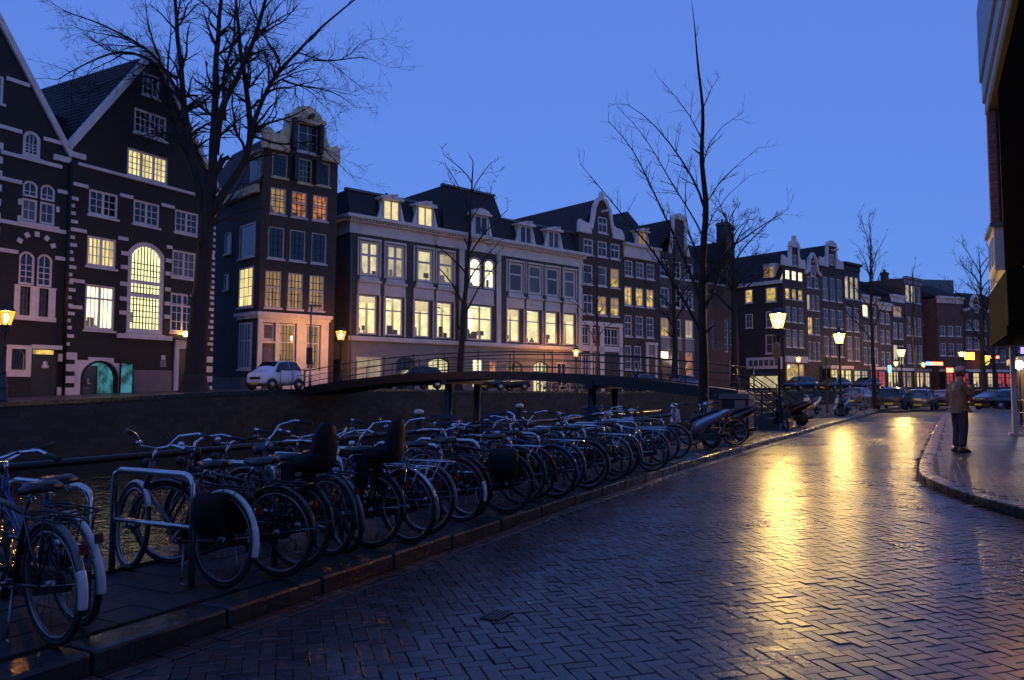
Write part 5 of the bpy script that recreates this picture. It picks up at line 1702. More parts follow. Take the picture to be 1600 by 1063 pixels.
# ------------------------------------------------------------------ trees
class Tree:
    def __init__(s, seed):
        s.r = random.Random(seed)
        s.big, s.small = MB(), MB()

    def seg(s, pts, rs):
        if rs[0] > 0.035:
            s.big.tube(pts, rs, 7 if rs[0] > 0.15 else 5, cap=False)
        else:
            s.small.tube(pts, rs, 3, cap=False, smooth=False)

    def limb(s, pts, r0, r1, level, dens, tw, up=0.35):
        """a given polyline limb, roughened, with twigs along it"""
        P = [Vector(p) for p in pts]
        fine = [P[0]]
        for a, b_ in zip(P, P[1:]):
            n = max(1, int((b_ - a).length / 0.5))
            for i in range(1, n + 1):
                q = a.lerp(b_, i / n)
                if not (b_ is P[-1] and i == n):
                    q = q + Vector((s.r.gauss(0, 0.05), s.r.gauss(0, 0.05), s.r.gauss(0, 0.03)))
                fine.append(q)
        fine = smooth(fine, 2)
        n = len(fine)
        rs = [r0 + (r1 - r0) * (i / (n - 1)) for i in range(n)]
        s.seg(fine, rs)
        L_ = sum((fine[i + 1] - fine[i]).length for i in range(n - 1))
        k = int(L_ * dens)
        for j in range(k):
            f = s.r.uniform(0.22, 1.0)
            i = min(n - 2, int(f * (n - 1)))
            base = fine[i].lerp(fine[i + 1], s.r.random())
            t_ = (fine[i + 1] - fine[i]).normalized()
            s.twig(base, t_, min(rs[i] * 0.55, 0.05 if level else 0.09), tw * s.r.uniform(0.6, 1.25) * (1.15 - 0.5 * f), level + 1, up)
        s.twig(fine[-1], (fine[-1] - fine[-2]).normalized(), r1, tw * 0.7, level + 1, up)

    def twig(s, base, t_, r0, L_, level, up):
        if L_ < 0.18:
            return
        a = t_.orthogonal().normalized()
        b_ = t_.cross(a)
        an = s.r.uniform(0, 2 * pi)
        spread = s.r.uniform(0.45, 1.0)
        d = (t_ * cos(spread) + (a * cos(an) + b_ * sin(an)) * sin(spread))
        d.z += up * s.r.uniform(0.2, 1.0)
        d.normalize()
        n = max(3, int(L_ / 0.28))
        pts = [base]
        r0 = max(r0, s.minr)
        for i in range(n):
            d = (d + Vector((s.r.gauss(0, 0.16), s.r.gauss(0, 0.16), s.r.gauss(0, 0.14) + up * 0.06))).normalized()
            pts.append(pts[-1] + d * (L_ / n))
        rs = [max(s.minr * 0.6, r0 * (1 - 0.75 * i / n)) for i in range(n + 1)]
        s.seg(pts, rs)
        if level < s.maxlev:
            k = max(2, int(L_ * s.side))
            for j in range(k):
                i = s.r.randrange(1, n)
                s.twig(pts[i], (pts[i + 1] - pts[i]).normalized(), rs[i] * 0.6, L_ * s.r.uniform(0.28, 0.55), level + 1, up)

    def done(s, root):
        s.big.build('trunk', M['bark'], root)
        if s.small.v:
            me = bpy.data.meshes.new('crown')
            me.from_pydata(s.small.v, [], s.small.f)
            me.materials.append(M['bark'])
            link('crown', me, root)

def tree_px(name, label, X, Y, zb, trunk, limbs, seed, dens, tw, up, minr, maxlev, side, r0, r1, depth=0.35, group=None):
    """trunk and limbs as (side, height) pairs in metres from the foot of the tree"""
    root = empty(name, (X, Y, zb), 0, label, 'tree', group)
    t_ = Tree(seed)
    t_.minr, t_.maxlev, t_.side = minr, maxlev, side
    t_.limb([(a, 0, b_) for a, b_ in trunk], r0, r1, 0, 0.35 if limbs else dens, tw * 0.7, up)
    for pts, ra in limbs:
        dy = t_.r.uniform(-1, 1) * depth
        for (xa_, za_), (xb_, zb_) in zip(trunk, trunk[1:]):     # root each limb inside the trunk
            if za_ <= pts[0][1] <= zb_:
                tx_ = xa_ + (xb_ - xa_) * (pts[0][1] - za_) / (zb_ - za_)
                if abs(tx_ - pts[0][0]) < 0.2:
                    pts = [(tx_, pts[0][1] - 0.3)] + list(pts)
        base_ = pts[0]
        t_.limb([(a, dy * hypot(a - base_[0], b_ - base_[1]), b_) for a, b_ in pts], ra, max(minr * 1.3, ra * 0.18), 0, dens, tw, up)
    t_.big.lathe([(r0 * 1.7, -0.1), (r0 * 1.35, 0.12), (r0 * 1.1, 0.5), (r0 * 1.0, 0.9)], 9)
    t_.done(root)
    return root

# the big elm on the far quay
big_limbs = [
    ([(0.25, 8.8), (-0.3, 11), (-0.75, 13.0), (-1.2, 15.2), (-1.5, 17.4), (-1.9, 20), (-2.1, 23)], 0.25),
    ([(0.55, 10.0), (0.72, 13.6), (0.66, 16.4), (0.8, 19.2), (1.0, 23)], 0.26),
    ([(0.6, 8.9), (1.4, 10.4), (2.3, 11.7), (2.45, 13.9), (2.1, 15.8), (1.8, 17.4), (1.5, 20.2), (1.9, 23)], 0.22),
    ([(0.75, 12.0), (1.15, 14.2), (2.5, 15.8), (3.3, 17.4), (4.1, 19.2), (5.2, 21.4)], 0.19),
    ([(2.45, 13.0), (3.2, 14.6), (4.1, 15.8), (5.6, 16.9), (6.5, 17.6), (8.0, 18.5), (9.0, 19.0)], 0.13),
    ([(-1.1, 15.0), (-2.1, 16.8), (-3.3, 17.7), (-4.9, 18.5), (-6.5, 19.0)], 0.12),
    ([(-1.3, 15.9), (-2.2, 16.6), (-3.3, 17.2), (-4.4, 17.0), (-5.5, 16.3), (-6.7, 15.4)], 0.10),
    ([(-1.0, 14.6), (-2.0, 15.9), (-3.6, 16.3), (-5.0, 15.9), (-6.3, 15.1)], 0.08),
    ([(2.4, 13.2), (3.6, 13.8), (4.6, 14.1), (5.2, 14.6)], 0.09),
    ([(2.5, 13.0), (4.2, 12.5), (5.4, 13.2), (6.4, 12.2), (7.2, 11.4)], 0.07),
    ([(4.0, 15.9), (5.4, 15.3), (6.8, 15.0), (8.0, 14.0)], 0.06),
    ([(5.6, 16.9), (6.9, 16.6), (8.2, 17.0), (9.1, 16.4)], 0.05),
    ([(-0.2, 10.8), (-1.3, 12.6), (-2.2, 14.9), (-2.6, 17.0), (-2.8, 20.0)], 0.14),
    ([(1.15, 13.8), (1.0, 16.0), (1.5, 18.3), (1.4, 21)], 0.12),
    ([(-0.1, 7.2), (1.9, 9.8), (2.6, 10.9)], 0.12),
]
tree_px('bare_tree', 'huge bare forked tree with thick trunk in front of the black warehouse', -15.75, 38.2, 1.3,
        [(0, 0), (0.1, 3), (0.25, 6), (0.45, 9), (0.55, 11)], big_limbs, 21, 1.7, 2.7, 0.03, 0.0068, 4, 3.2, 0.56, 0.3, group='bare trees')

s3 = [
    ([(-0.05, 3.1), (-0.7, 4.4), (-1.45, 5.8), (-2.1, 6.6), (-2.75, 7.8), (-3.35, 8.4)], 0.075),
    ([(-0.05, 3.9), (-0.55, 5.6), (-1.1, 6.9), (-1.55, 8.2), (-2.0, 9.3), (-2.5, 9.7)], 0.075),
    ([(0.0, 4.9), (-0.45, 6.0), (-0.6, 7.2), (-0.35, 8.0)], 0.05),
    ([(0.0, 7.0), (-0.5, 8.2), (-1.1, 9.3), (-1.5, 9.9), (-1.95, 10.1)], 0.06),
    ([(0.0, 6.1), (-0.75, 7.2), (-1.25, 8.3), (-1.9, 9.4), (-2.3, 9.7)], 0.05),
    ([(0.03, 8.0), (0.45, 9.1), (1.1, 9.3)], 0.04),
    ([(0.03, 6.7), (0.7, 7.6), (1.45, 8.2)], 0.045),
    ([(0.0, 4.6), (0.9, 5.6), (1.6, 6.1), (2.65, 6.7)], 0.06),
    ([(0.0, 8.9), (-0.5, 9.9), (-1.1, 10.5)], 0.035),
    ([(0.0, 5.8), (0.5, 7.0), (1.2, 7.4)], 0.04),
    ([(0.0, 3.4), (0.6, 4.6), (0.9, 5.9), (1.3, 6.6)], 0.05),
    ([(0.0, 9.6), (0.4, 10.4), (0.6, 10.6)], 0.03),
]
tree_px('bare_tree', 'slender bare young tree rising from the near quay behind the motor scooters', 5.5, 22.0, 0.1,
        [(0, 0), (0.0, 2.9), (0.03, 5.8), (0.08, 8.6), (0.0, 10.6), (-0.12, 11.8), (-0.2, 12.8)], [(p_, r_ * 0.68) for p_, r_ in s3], 5, 3.6, 0.85, 0.25, 0.0045, 3, 4.2, 0.165, 0.006, group='bare trees')

def gen_tree(name, label, X, Y, zb, h, r0, spread, nl, seed, first=0.35, minr=0.012, tw=1.2, dens=1.4, lean=0.0, up=0.25, maxlev=3, side=2.4):
    rg = random.Random(seed)
    trunk = [(0, 0), (lean * 0.3, h * 0.3), (lean * 0.7 + rg.gauss(0, .05), h * 0.6), (lean, h * 0.97)]
    limbs = []
    for i in range(nl):
        f = first + (0.92 - first) * (i + rg.random() * 0.6) / nl
        x = lean * f
        sd = (1 if i % 2 else -1) * rg.uniform(0.5, 1.0) * spread * (1.15 - 0.75 * f)
        z = h * f
        rise = rg.uniform(0.14, 0.28) * h * (1.2 - 0.5 * f)
        limbs.append(([(x, z), (x + sd * 0.35, z + rise * 0.45), (x + sd * 0.75, z + rise * 0.8), (x + sd, z + rise)], r0 * 0.42 * (1.05 - 0.7 * f)))
    return tree_px(name, label, X, Y, zb, trunk, limbs, seed, dens, tw, up, minr, maxlev, side, r0, minr * 2, 0.9, 'bare trees')

gen_tree('bare_tree', 'slim bare tree standing before the middle of the long office', -3.85, 55.2, 1.25, 17.3, 0.27, 4.2, 11, 31, 0.24, 0.018, 1.7, 0.9, 1.0, 0.1)
gen_tree('bare_tree', 'thin bare tree before the bell-gabled house', 6.9, 61.5, 1.2, 10.5, 0.16, 2.6, 8, 33, 0.30, 0.016, 1.1, 0.9)
gen_tree('bare_tree', 'bare tree before the house with grey panels beyond the bridge', 14.4, 67.6, 1.2, 14.5, 0.33, 3.6, 10, 35, 0.34, 0.02, 1.6, 1.2)
gen_tree('bare_tree', 'dark bare tree standing before the church-like house with tall chimney', 21.8, 75.0, 1.2, 18.0, 0.46, 4.6, 13, 37, 0.42, 0.022, 2.2, 1.5)
gen_tree('bare_tree', 'bare tree with fine upright crown among the cars behind the second lamp', 24.6, 52.3, 0.1, 12.3, 0.17, 2.0, 13, 39, 0.38, 0.012, 1.2, 2.0, up=0.4)
gen_tree('bare_tree', 'thin bare tree before the big blank red brick wall', 30.6, 58.3, 0.1, 10.8, 0.12, 1.5, 8, 41, 0.40, 0.012, 0.9, 1.2, up=0.4)
gen_tree('bare_tree', 'thicker of the twin bare trees by the far red shops, crown against the sky', 36.2, 59.0, 0.1, 12.2, 0.24, 3.2, 14, 43, 0.38, 0.013, 1.6, 1.9, up=0.35)
gen_tree('bare_tree', 'lower of the twin bare trees by the far red shops, right of its partner', 38.6, 61.5, 0.1, 9.5, 0.2, 2.6, 10, 45, 0.35, 0.013, 1.3, 1.4, up=0.3)
gen_tree('bare_tree', 'small sapling beside the fence between the first and second yellow lamps', 17.8, 43.5, 0.1, 4.4, 0.06, 1.5, 8, 47, 0.3, 0.008, 0.7, 1.6)

# ------------------------------------------------------------------ building on the right edge
rt = empty('corner_cafe', (-NN * 2.12 + DD * 28.0)[:], 0, 'dark tall cafe building at the right edge with signboard and corner post', 'building')
rt.rotation_euler = (0, 0, pi / 2 - A0)
# local x: along the street (0 = far corner, negative = towards the camera), local -y: away from the road
def rbox(name, m, *bx, parent=None, bevel=0.0, **p):
    return boxpart(parent or rt, name, m, *bx, bevel=bevel, **p)
M['cafe_brick'] = brickmat('cafe_brick', (0.30, 0.15, 0.10), (0.12, 0.1, 0.08))
M['cafe_brick'].node_tree.nodes['Principled BSDF'].inputs['Specular IOR Level'].default_value = 0.1
M['cafe_dark'] = mat('black_cafe_boards', (0.006, 0.005, 0.005), 0.95, vary=0.3, spec=0.0)
M['cafe_board'] = mat('dark_sign_wood', (0.007, 0.006, 0.005), 0.9, vary=0.4, bump=0.2, spec=0.05)
rbox('wall', 'cafe_brick', (-16, 0, -10, -0.02, 3.05, 13.2))
rbox('dark_bay', 'cafe_dark', (-16, -2.3, -0.019, 0.10, 4.5, 13.0))
rbox('ground_floor', 'shutter', (-16, -3.6, -10, -2.6, 0.1, 3.045))
rbox('shop_window', 'dim_glass', (-15, -4, -2.58, -2.54, 0.6, 2.7))
rbox('pilaster', 'cafe_brick', (-0.5, -0.02, -0.018, 0.26, 3.05, 10.08))
rbox('downpipe', 'iron', (-0.62, -0.52, -0.018, 0.06, 3.1, 10.08), bevel=0.03)
rbox('cornice', 'lead', (-16, 0.12, -10, 0.28, 10.1, 10.5), (-16, 0.15, -10, 0.34, 10.503, 11.2), (-16, 0.2, -10, 0.40, 11.203, 13.6), bevel=0.05)
oz = rbox('oriel', 'cream', (-2.2, 0.1, -0.019, 0.34, 4.9, 6.15), bevel=0.02)
rbox('oriel_glass', 'dim_glass', (-1.0, -0.1, 0.341, 0.348, 5.1, 5.9), parent=oz)
rbox('oriel_glass', 'dim_glass', (-2.1, -1.2, 0.341, 0.348, 5.1, 5.9), parent=oz)
rbox('oriel_cap', 'lead', (-2.3, 0.15, -0.018, 0.42, 6.153, 6.26), parent=oz)
ow = rbox('amber_window', M['lit_amber'], (-2.2, 0.05, -0.019, 0.27, 4.52, 4.88))
rbox('window_bars', 'cream', (-2.2, 0.1, 0.271, 0.31, 4.5, 4.56), (-2.2, 0.1, 0.271, 0.31, 4.84, 4.895), (-0.05, 0.1, 0.271, 0.31, 4.56, 4.84), (-0.75, -0.65, 0.271, 0.31, 4.56, 4.84), (-1.4, -1.3, 0.271, 0.31, 4.56, 4.84), parent=ow)
rbox('signboard', 'cafe_board', (-6.0, 0.1, -0.019, 0.36, 3.05, 4.45), bevel=0.03)
rbox('fascia', 'cafe_board', (-6.0, 0.15, -2.4, 0.40, 2.82, 3.04))
rbox('corner_post', 'cream', (-0.75, -0.6, -0.20, -0.06, 0.1, 2.815), (-0.85, -0.5, -0.3, 0.04, 0.1, 0.2), bevel=0.01)
rbox('corner_post', 'cream', (-5.2, -5.05, -0.20, -0.06, 0.1, 2.815), bevel=0.01)
for y_ in (-8.6, -5.6, -2.6):
    for z_ in (4.6, 8.2):
        w_ = rbox('window', 'cream', (-16.05, -15.99, y_, y_ + 1.3, z_, z_ + 2.2))
        rbox('pane', 'dark_glass', (-16.058, -16.052, y_ + 0.12, y_ + 0.6, z_ + 0.12, z_ + 2.08), (-16.058, -16.052, y_ + 0.7, y_ + 1.18, z_ + 0.12, z_ + 2.08), parent=w_)
M['lamp_wall'] = emat('amber_wall_lantern', (1.0, 0.45, 0.14), 250)
wl = empty('wall_lantern', (-NN * 1.5 + DD * 13.5 + Vector((0, 0, 4.2)))[:], 0, 'orange wall lantern on the dark cafe front at the right edge', 'wall lamp')
MB().lathe([(0.05, 0), (0.10, 0.02), (0.14, 0.3), (0.03, 0.36)], 6, smooth=False).build('lantern_glass', M['lamp_wall'], wl)
MB().lathe([(0.15, 0.302), (0.17, 0.31), (0.05, 0.45)], 6, smooth=False).build('lantern_cap', M['iron'], wl)
arm = MB(); q = -NN * 0.62
arm.tube([(0, 0, 0.4), tuple(q * 0.5 + Vector((0, 0, 0.5))), tuple(q + Vector((0, 0, 0.25)))], 0.015, 5)
arm.build('arm', M['iron'], wl)

# terrace rail and lights seen under the cafe's overhang
tr = empty('terrace_rail', (-NN * 2.6 + DD * 31.0)[:], pi / 2 - A0, 'pale metal terrace railing seen past the corner post', 'railing')
rl = MB()
for z in (0.25, 0.7, 1.12):
    rl.tube([(0, 0, z), (0, -4, z)], 0.02, 6)
rl.build('rails', M['galv'], tr)
for i in range(9):
    MB().tube([(0, -0.5 * i, 0.1), (0, -0.5 * i, 1.15)], 0.018, 6).build('baluster', M['galv'], tr)
kb = empty('kiosk', (-NN * 3.5 + DD * 36.5)[:], pi / 2 - A0, 'small kiosk with white lit canopy and violet neon at the right edge', 'kiosk')
boxpart(kb, 'body', 'shutter', (0, 4, -5, 0, 0.1, 2.3))
M['neon_violet'] = emat('violet_neon', (0.25, 0.18, 1.0), 3.0)
boxpart(kb, 'canopy', 'white', (-0.9, 4, -5, 0.4, 2.5, 2.75))
boxpart(kb, 'neon_strip', M['neon_violet'], (-0.95, -0.905, -4, 0.3, 2.85, 3.1))
boxpart(kb, 'window', M['lit_shop'], (-0.03, -0.005, -4, -0.4, 1.0, 2.2))
kl = empty('globe_lamp', (-NN * 2.95 + DD * 33.5 + Vector((0, 0, 0.1)))[:], 0, 'small white lamp on a short post behind the terrace railing', 'lamp')
MB().tube([(0, 0, 0), (0, 0, 2.1)], 0.03, 6).build('post', M['iron'], kl)
MB().lathe([(0.03, 2.1), (0.13, 2.18), (0.15, 2.28), (0.1, 2.4), (0.02, 2.43)], 10).build('globe', M['lamp_white'], kl)

# neon signs of the far shops
def sign(name, label, loc, w, h, m, d=0.15, extra=None):
    r = empty(name, loc, END, label, 'sign')
    boxpart(r, 'sign_case', 'iron', (-w / 2 - 0.06, w / 2 + 0.06, 0.0, d, -0.06, h + 0.06))
    boxpart(r, 'sign_face', M[m], (-w / 2, w / 2, -0.03, -0.004, 0, h))
    if extra:
        boxpart(r, 'sign_face', M[extra], (-w / 2 - w * 0.45, -w / 2 - 0.07, -0.03, -0.004, 0, h))
    return r
M['neon_red'] = emat('red_neon', (1.0, 0.06, 0.03), 16.0)
M['neon_blue'] = emat('blue_neon', (0.1, 0.45, 1.0), 5.0)
M['neon_yellow'] = emat('yellow_neon', (1.0, 0.55, 0.03), 9.0)
M['neon_orange'] = emat('orange_neon', (1.0, 0.22, 0.02), 6.0)
def at(px, py, Y):
    a, b_ = (px - 800) / 1200, (531.5 - py) / 1200
    pt = math.atan(74 / 1200)
    dy, dz = cos(pt) - b_ * sin(pt), sin(pt) + b_ * cos(pt)
    return Vector((a / dy * Y, Y, 1.55 + dz / dy * Y))
sign('shop_sign', 'long red neon shop sign with a blue-white end', at(1464, 571, 106.2), 2.2, 0.45, 'neon_red', extra='neon_blue')
sign('shop_sign', 'bright yellow lit shop sign beyond the man', at(1515, 562, 108.7), 1.9, 1.0, 'neon_yellow')
sign('shop_sign', 'red script-like neon sign low behind the parked cars', at(1484, 582, 107.2), 1.3, 0.6, 'neon_red')
sign('shop_sign', 'long thin red sign over the lit cafe front between the twin trees', at(1551, 560, 110.4), 2.6, 0.35, 'neon_red')
sign('shop_sign', 'small blue-white sign beside the glowing shop wall', at(1390, 582, 98), 0.55, 0.9, 'neon_blue')
rs_ = empty('round_sign', at(1540, 563, 109.8), END, 'orange round neon sign between the twin trees', 'sign')
MB().lathe([(0.62, -0.06), (0.62, 0.06)], 16, m=Matrix.Rotation(pi / 2, 4, 'X')).build('sign_face', M['neon_orange'], rs_)
MB().ring((0, -0.07, 0), (0, 1, 0), 0.62, 0.06, 16, 5).build('sign_rim', M['neon_yellow'], rs_)

# ------------------------------------------------------------------ bicycles
PAINT = {}
def paint(name, col, rough=0.28, metal=0.0):
    if name not in PAINT:
        PAINT[name] = mat(name + '_frame_paint', col, rough, metal, vary=0.25, scale=14, coat=0.25)
    return PAINT[name]
paint('black', (0.008, 0.008, 0.0085)); paint('blue', (0.02, 0.045, 0.16)); paint('silver', (0.42, 0.43, 0.46), 0.25, 0.9)
paint('maroon', (0.09, 0.015, 0.02)); paint('green', (0.015, 0.05, 0.03)); paint('grey', (0.1, 0.1, 0.11))

WB, WR = 1.10, 0.335
HUB = Vector((0, 0, WR)); BBK = Vector((0.46, 0, 0.29)); SEAT = Vector((0.28, 0, 0.75))
HT, HB = Vector((0.875, 0, 0.82)), Vector((0.93, 0, 0.64)); FH = Vector((WB, 0, WR))
BK = {}
def bikemesh(key, fn, m):
    if key not in BK:
        b = MB(); fn(b); BK[key] = b.mesh(key.split('/')[0], m)
    return BK[key]

def f_frame(b, lady):
    if lady:
        b.tube([HB + Vector((-.02, 0, .02)), (0.67, 0, 0.42), BBK], 0.019, 8)
        b.tube([HT + Vector((.02, 0, -.06)), (0.64, 0, 0.53), (0.385, 0, 0.52)], 0.014, 8)
    else:
        b.tube([HT + Vector((.01, 0, -.03)), SEAT + Vector((.01, 0, -.05))], 0.017, 8)
        b.tube([HB, BBK], 0.018, 8)
    b.tube([BBK, SEAT], 0.017, 8)
    b.tube([HT + Vector((-.012, 0, .03)), HB + Vector((.012, 0, -.03))], 0.022, 8)
    for s in (-1, 1):
        b.tube([HUB + Vector((0, s * .06, 0)), BBK + Vector((-.05, s * .035, 0))], 0.010, 6)
        b.tube([HUB + Vector((0, s * .06, 0)), SEAT + Vector((.005, s * .02, -.04))], 0.008, 6)
    b.tube([BBK + Vector((0, -.05, 0)), BBK + Vector((0, .05, 0))], 0.024, 8)
def f_fork(b):
    b.tube([HB + Vector((0.01, 0, -.02)), HB + Vector((0.02, 0, -.07))], 0.02, 8)
    for s in (-1, 1):
        b.tube([HB + Vector((0.02, s * .045, -.07)), (1.02, s * .05, 0.46), FH + Vector((0, s * .05, 0))], [0.013, 0.012, 0.009], 6)
    b.tube([HB + Vector((0.02, -.05, -.065)), HB + Vector((0.02, .05, -.065))], 0.014, 6)
def f_tyre(b): b.ring((0, 0, 0), (0, 1, 0), WR - 0.017, 0.018, 40, 8)
def f_rim(b):
    for s in (-1, 1):
        b.ring((0, s * 0.009, 0), (0, 1, 0), WR - 0.043, (0.011, 0.004), 40, 6)
    b.ring((0, 0, 0), (0, 1, 0), WR - 0.046, (0.006, 0.011), 40, 6)
def f_spokes(b):
    for i in range(28):
        a = 2 * pi * i / 28
        s = 1 if i % 2 else -1
        a2 = a + 0.35 * (1 if (i // 2) % 2 else -1)
        b.tube([(0.025 * cos(a2), s * 0.028, 0.025 * sin(a2)), ((WR - .045) * cos(a), 0, (WR - .045) * sin(a))], 0.0016, 3, cap=False)
def f_hub(b): b.tube([(0, -.065, 0), (0, -.03, 0), (0, -.028, 0), (0, .028, 0), (0, .03, 0), (0, .065, 0)], [.012, .012, .027, .027, .012, .012], 8)
def arc_guard(b, c, a0, a1, w=0.05):
    n = 18
    secs = []
    for i in range(n + 1):
        a = a0 + (a1 - a0) * i / n
        r = WR + 0.022
        sec = []
        for t_, dr in ((-1, -.018), (-.6, 0), (0, .006), (.6, 0), (1, -.018), (.6, -.006), (0, 0), (-.6, -.006)):
            sec.append((c[0] + (r + dr) * cos(a), t_ * w / 2, c[2] + (r + dr) * sin(a)))
        secs.append(sec)
    b.loft(secs)
def f_rguard(b): arc_guard(b, HUB, radians(20), radians(192))
def f_tip(b): arc_guard(b, HUB, radians(160), radians(194), 0.058)
def f_fguard(b): arc_guard(b, FH, radians(-15), radians(150))
def f_stays(b):
    for s in (-1, 1):
        b.tube([HUB + Vector((0, s * .06, 0)), HUB + Vector((-(WR + .02) * .98, s * .02, .06))], 0.003, 4)
BC = Vector((0.83, 0, 0.95))
def f_bar(b, kind):
    c = BC
    b.tube([HT + Vector((-.01, 0, .03)), (0.85, 0, 0.89), c], 0.0125, 8)
    for s in (-1, 1):
        if kind == 0:      # swept-back tourist bar
            b.tube([c, c + Vector((.06, s * .09, .02)), c + Vector((.06, s * .20, .05)), c + Vector((-.05, s * .29, .06)), c + Vector((-.26, s * .31, .01))], 0.0115, 8)
        elif kind == 1:    # flat bar
            b.tube([c, c + Vector((0.02, s * .12, .015)), c + Vector((-.06, s * .31, .03))], 0.0115, 8)
        else:              # high bar
            b.tube([c, c + Vector((.03, s * .10, .02)), c + Vector((.0, s * .17, .11)), c + Vector((-.1, s * .28, .14)), c + Vector((-.27, s * .30, .11))], 0.0115, 8)
def f_grip(b, kind, s):
    c = BC
    e = {0: ((-.26, .31, .01), (-.14, .302, .035)), 1: ((-.06, .31, .03), (-.035, .2, .022)), 2: ((-.27, .30, .11), (-.15, .287, .13))}[kind]
    p, q = [c + Vector((v[0], s * v[1], v[2])) for v in e]
    b.tube([p + (p - q) * .08, p.lerp(q, .5), q], 0.017, 8)
def f_saddle(b):
    secs = []
    for x, w, z0, z1 in ((0.02, .03, .860, .890), (0.06, .10, .845, .900), (0.12, .115, .840, .900), (0.19, .075, .840, .890), (0.26, .035, .845, .887), (0.31, .018, .850, .880)):
        secs.append([(x, -w, z0), (x, -w * 1.02, (z0 + z1) / 2), (x, -w * .7, z1), (x, 0, z1 + .003), (x, w * .7, z1), (x, w * 1.02, (z0 + z1) / 2), (x, w, z0)])
    b.loft(secs)
def f_post(b):
    b.tube([SEAT, (0.20, 0, 0.845)], 0.0125, 8)
    b.tube([(0.19, -.05, .815), (0.09, -.05, .83), (0.09, .05, .83), (0.19, .05, .815)], .004, 4)
    b.ring((0.09, .05, .815), (0, 1, 0), .025, .004, 10, 4); b.ring((0.09, -.05, .815), (0, 1, 0), .025, .004, 10, 4)
def f_rack(b):
    for s in (-1, 1):
        b.tube([(0.24, s * .04, .715), (0.16, s * .07, .712), (-.24, s * .07, .712), (-.28, s * .04, .712)], 0.006, 6)
        b.tube([HUB + Vector((0, s * .07, 0)), (-.06, s * .07, .712)], 0.005, 5)
        b.tube([HUB + Vector((0, s * .07, 0)), (-.20, s * .07, .712)], 0.004, 5)
    for x in (-.28, -.15, 0.0, .14):
        b.tube([(x, -.07, .712), (x, .07, .712)], 0.005, 5)
    b.tube([(0.24, 0, .72), (-.28, 0, .72)], 0.005, 5)
def f_chain(b):
    pr = []
    for i in range(9):
        a = radians(-100 + 200 * i / 8)
        pr.append((BBK.x + .105 * cos(a), BBK.z + .105 * sin(a)))
    for i in range(7):
        a = radians(95 + 170 * i / 6)
        pr.append((HUB.x - 0.02 + .055 * cos(a), HUB.z + .055 * sin(a)))
    b.prism(pr, lambda x, z, d: (x, d, z), -.075, -.04)
def f_crank(b):
    b.tube([BBK + Vector((0, -.09, 0)), BBK + Vector((0, .09, 0))], .009, 6)
    b.bar(BBK + Vector((0, -.09, 0)), BBK + Vector((.12, -.095, -.12)), .014, .022)
    b.bar(BBK + Vector((0, .09, 0)), BBK + Vector((-.12, .095, .12)), .014, .022)
def f_pedal(b, s):
    c = BBK + Vector((.12 * -s, s * .14, .12 * s))
    b.box(c.x - .045, c.x + .045, c.y - .04, c.y + .04, c.z - .012, c.z + .012)
def f_cables(b):
    for s in (-1, 1):
        b.tube([(.84, s * .22, .99), (.95, s * .16, 1.05), (1.0, s * .05, .92), (.94, s * .015, .78)], .0035, 4)
    b.tube([(.94, .015, .78), (.70, .03, .56), (.46, .03, .34)], .003, 4)
def f_lock(b): b.ring((.02, .075, .52), (.3, 1, .1), .085, .011, 18, 6)
def f_light(b): b.lathe([(.012, 0), (.034, .01), (.036, .045), (.02, .06)], 10, m=Matrix.Translation((0.935, 0, 0.84)) @ Matrix.Rotation(pi / 2, 4, 'Y'))
def f_tail(b): b.box(-.362, -.345, -.022, .022, .545, .60)
def f_bell(b): b.lathe([(.026, 0), (.026, .012), (.016, .028), (.002, .032)], 10, (0.86, 0.12, 0.985))
def f_stand(b): b.tube([(0.36, .05, .27), (0.28, .12, .02)], .008, 6); b.tube([(0.28, .12, .02), (0.22, .13, .012)], .008, 6)
def f_seatback(b):
    secs = []
    for z, w, x0, x1 in ((.76, .10, -.20, .04), (.80, .13, -.22, .05), (.87, .135, -.235, .03), (.93, .125, -.24, -.18), (1.03, .12, -.25, -.20), (1.11, .09, -.255, -.21), (1.15, .05, -.255, -.22)):
        secs.append([(x0, -w, z), (x0 - .025, -w * .5, z), (x0 - .03, w * .5, z), (x0, w, z), (x1, w, z), (x1 - (.02 if z > .9 else 0), 0, z), (x1, -w, z)])
    b.loft(secs)
    for s in (-1, 1):
        b.loft([[(-.02, s * .12 - .02, z), (.09, s * .12 - .02, z), (.09, s * .12 + .02, z), (-.02, s * .12 + .02, z)] for z in (.52, .56, .82)], smooth=False)
def f_pannier(b, s):
    y0 = s * .09
    secs = []
    for z, d, x0, x1 in ((.40, .05, -.12, .08), (.43, .10, -.17, .12), (.55, .125, -.19, .14), (.67, .12, -.195, .145), (.73, .08, -.18, .13), (.745, .03, -.15, .11)):
        ya, yb = y0, y0 + s * d
        c_ = .03
        secs.append([(x0, ya, z), (x1, ya, z), (x1, yb - s * min(c_, d * .5), z), (x1 - c_, yb, z), (x0 + c_, yb, z), (x0, yb - s * min(c_, d * .5), z)])
    b.loft(secs)
def f_crate(b):
    for z in (.78, .86, .94, 1.02):
        for s in (-1, 1):
            b.box(.93, 1.25, s * .18 - .006, s * .18 + .006, z, z + .045)
        for x in (.93, 1.25):
            b.box(x - .006, x + .006, -.18, .18, z, z + .045)
    b.box(.93, 1.25, -.18, .18, .77, .782)
    for x in (.93, 1.25):
        for s in (-1, 1):
            b.box(x - .012, x + .012, s * .18 - .012, s * .18 + .012, .77, 1.07)
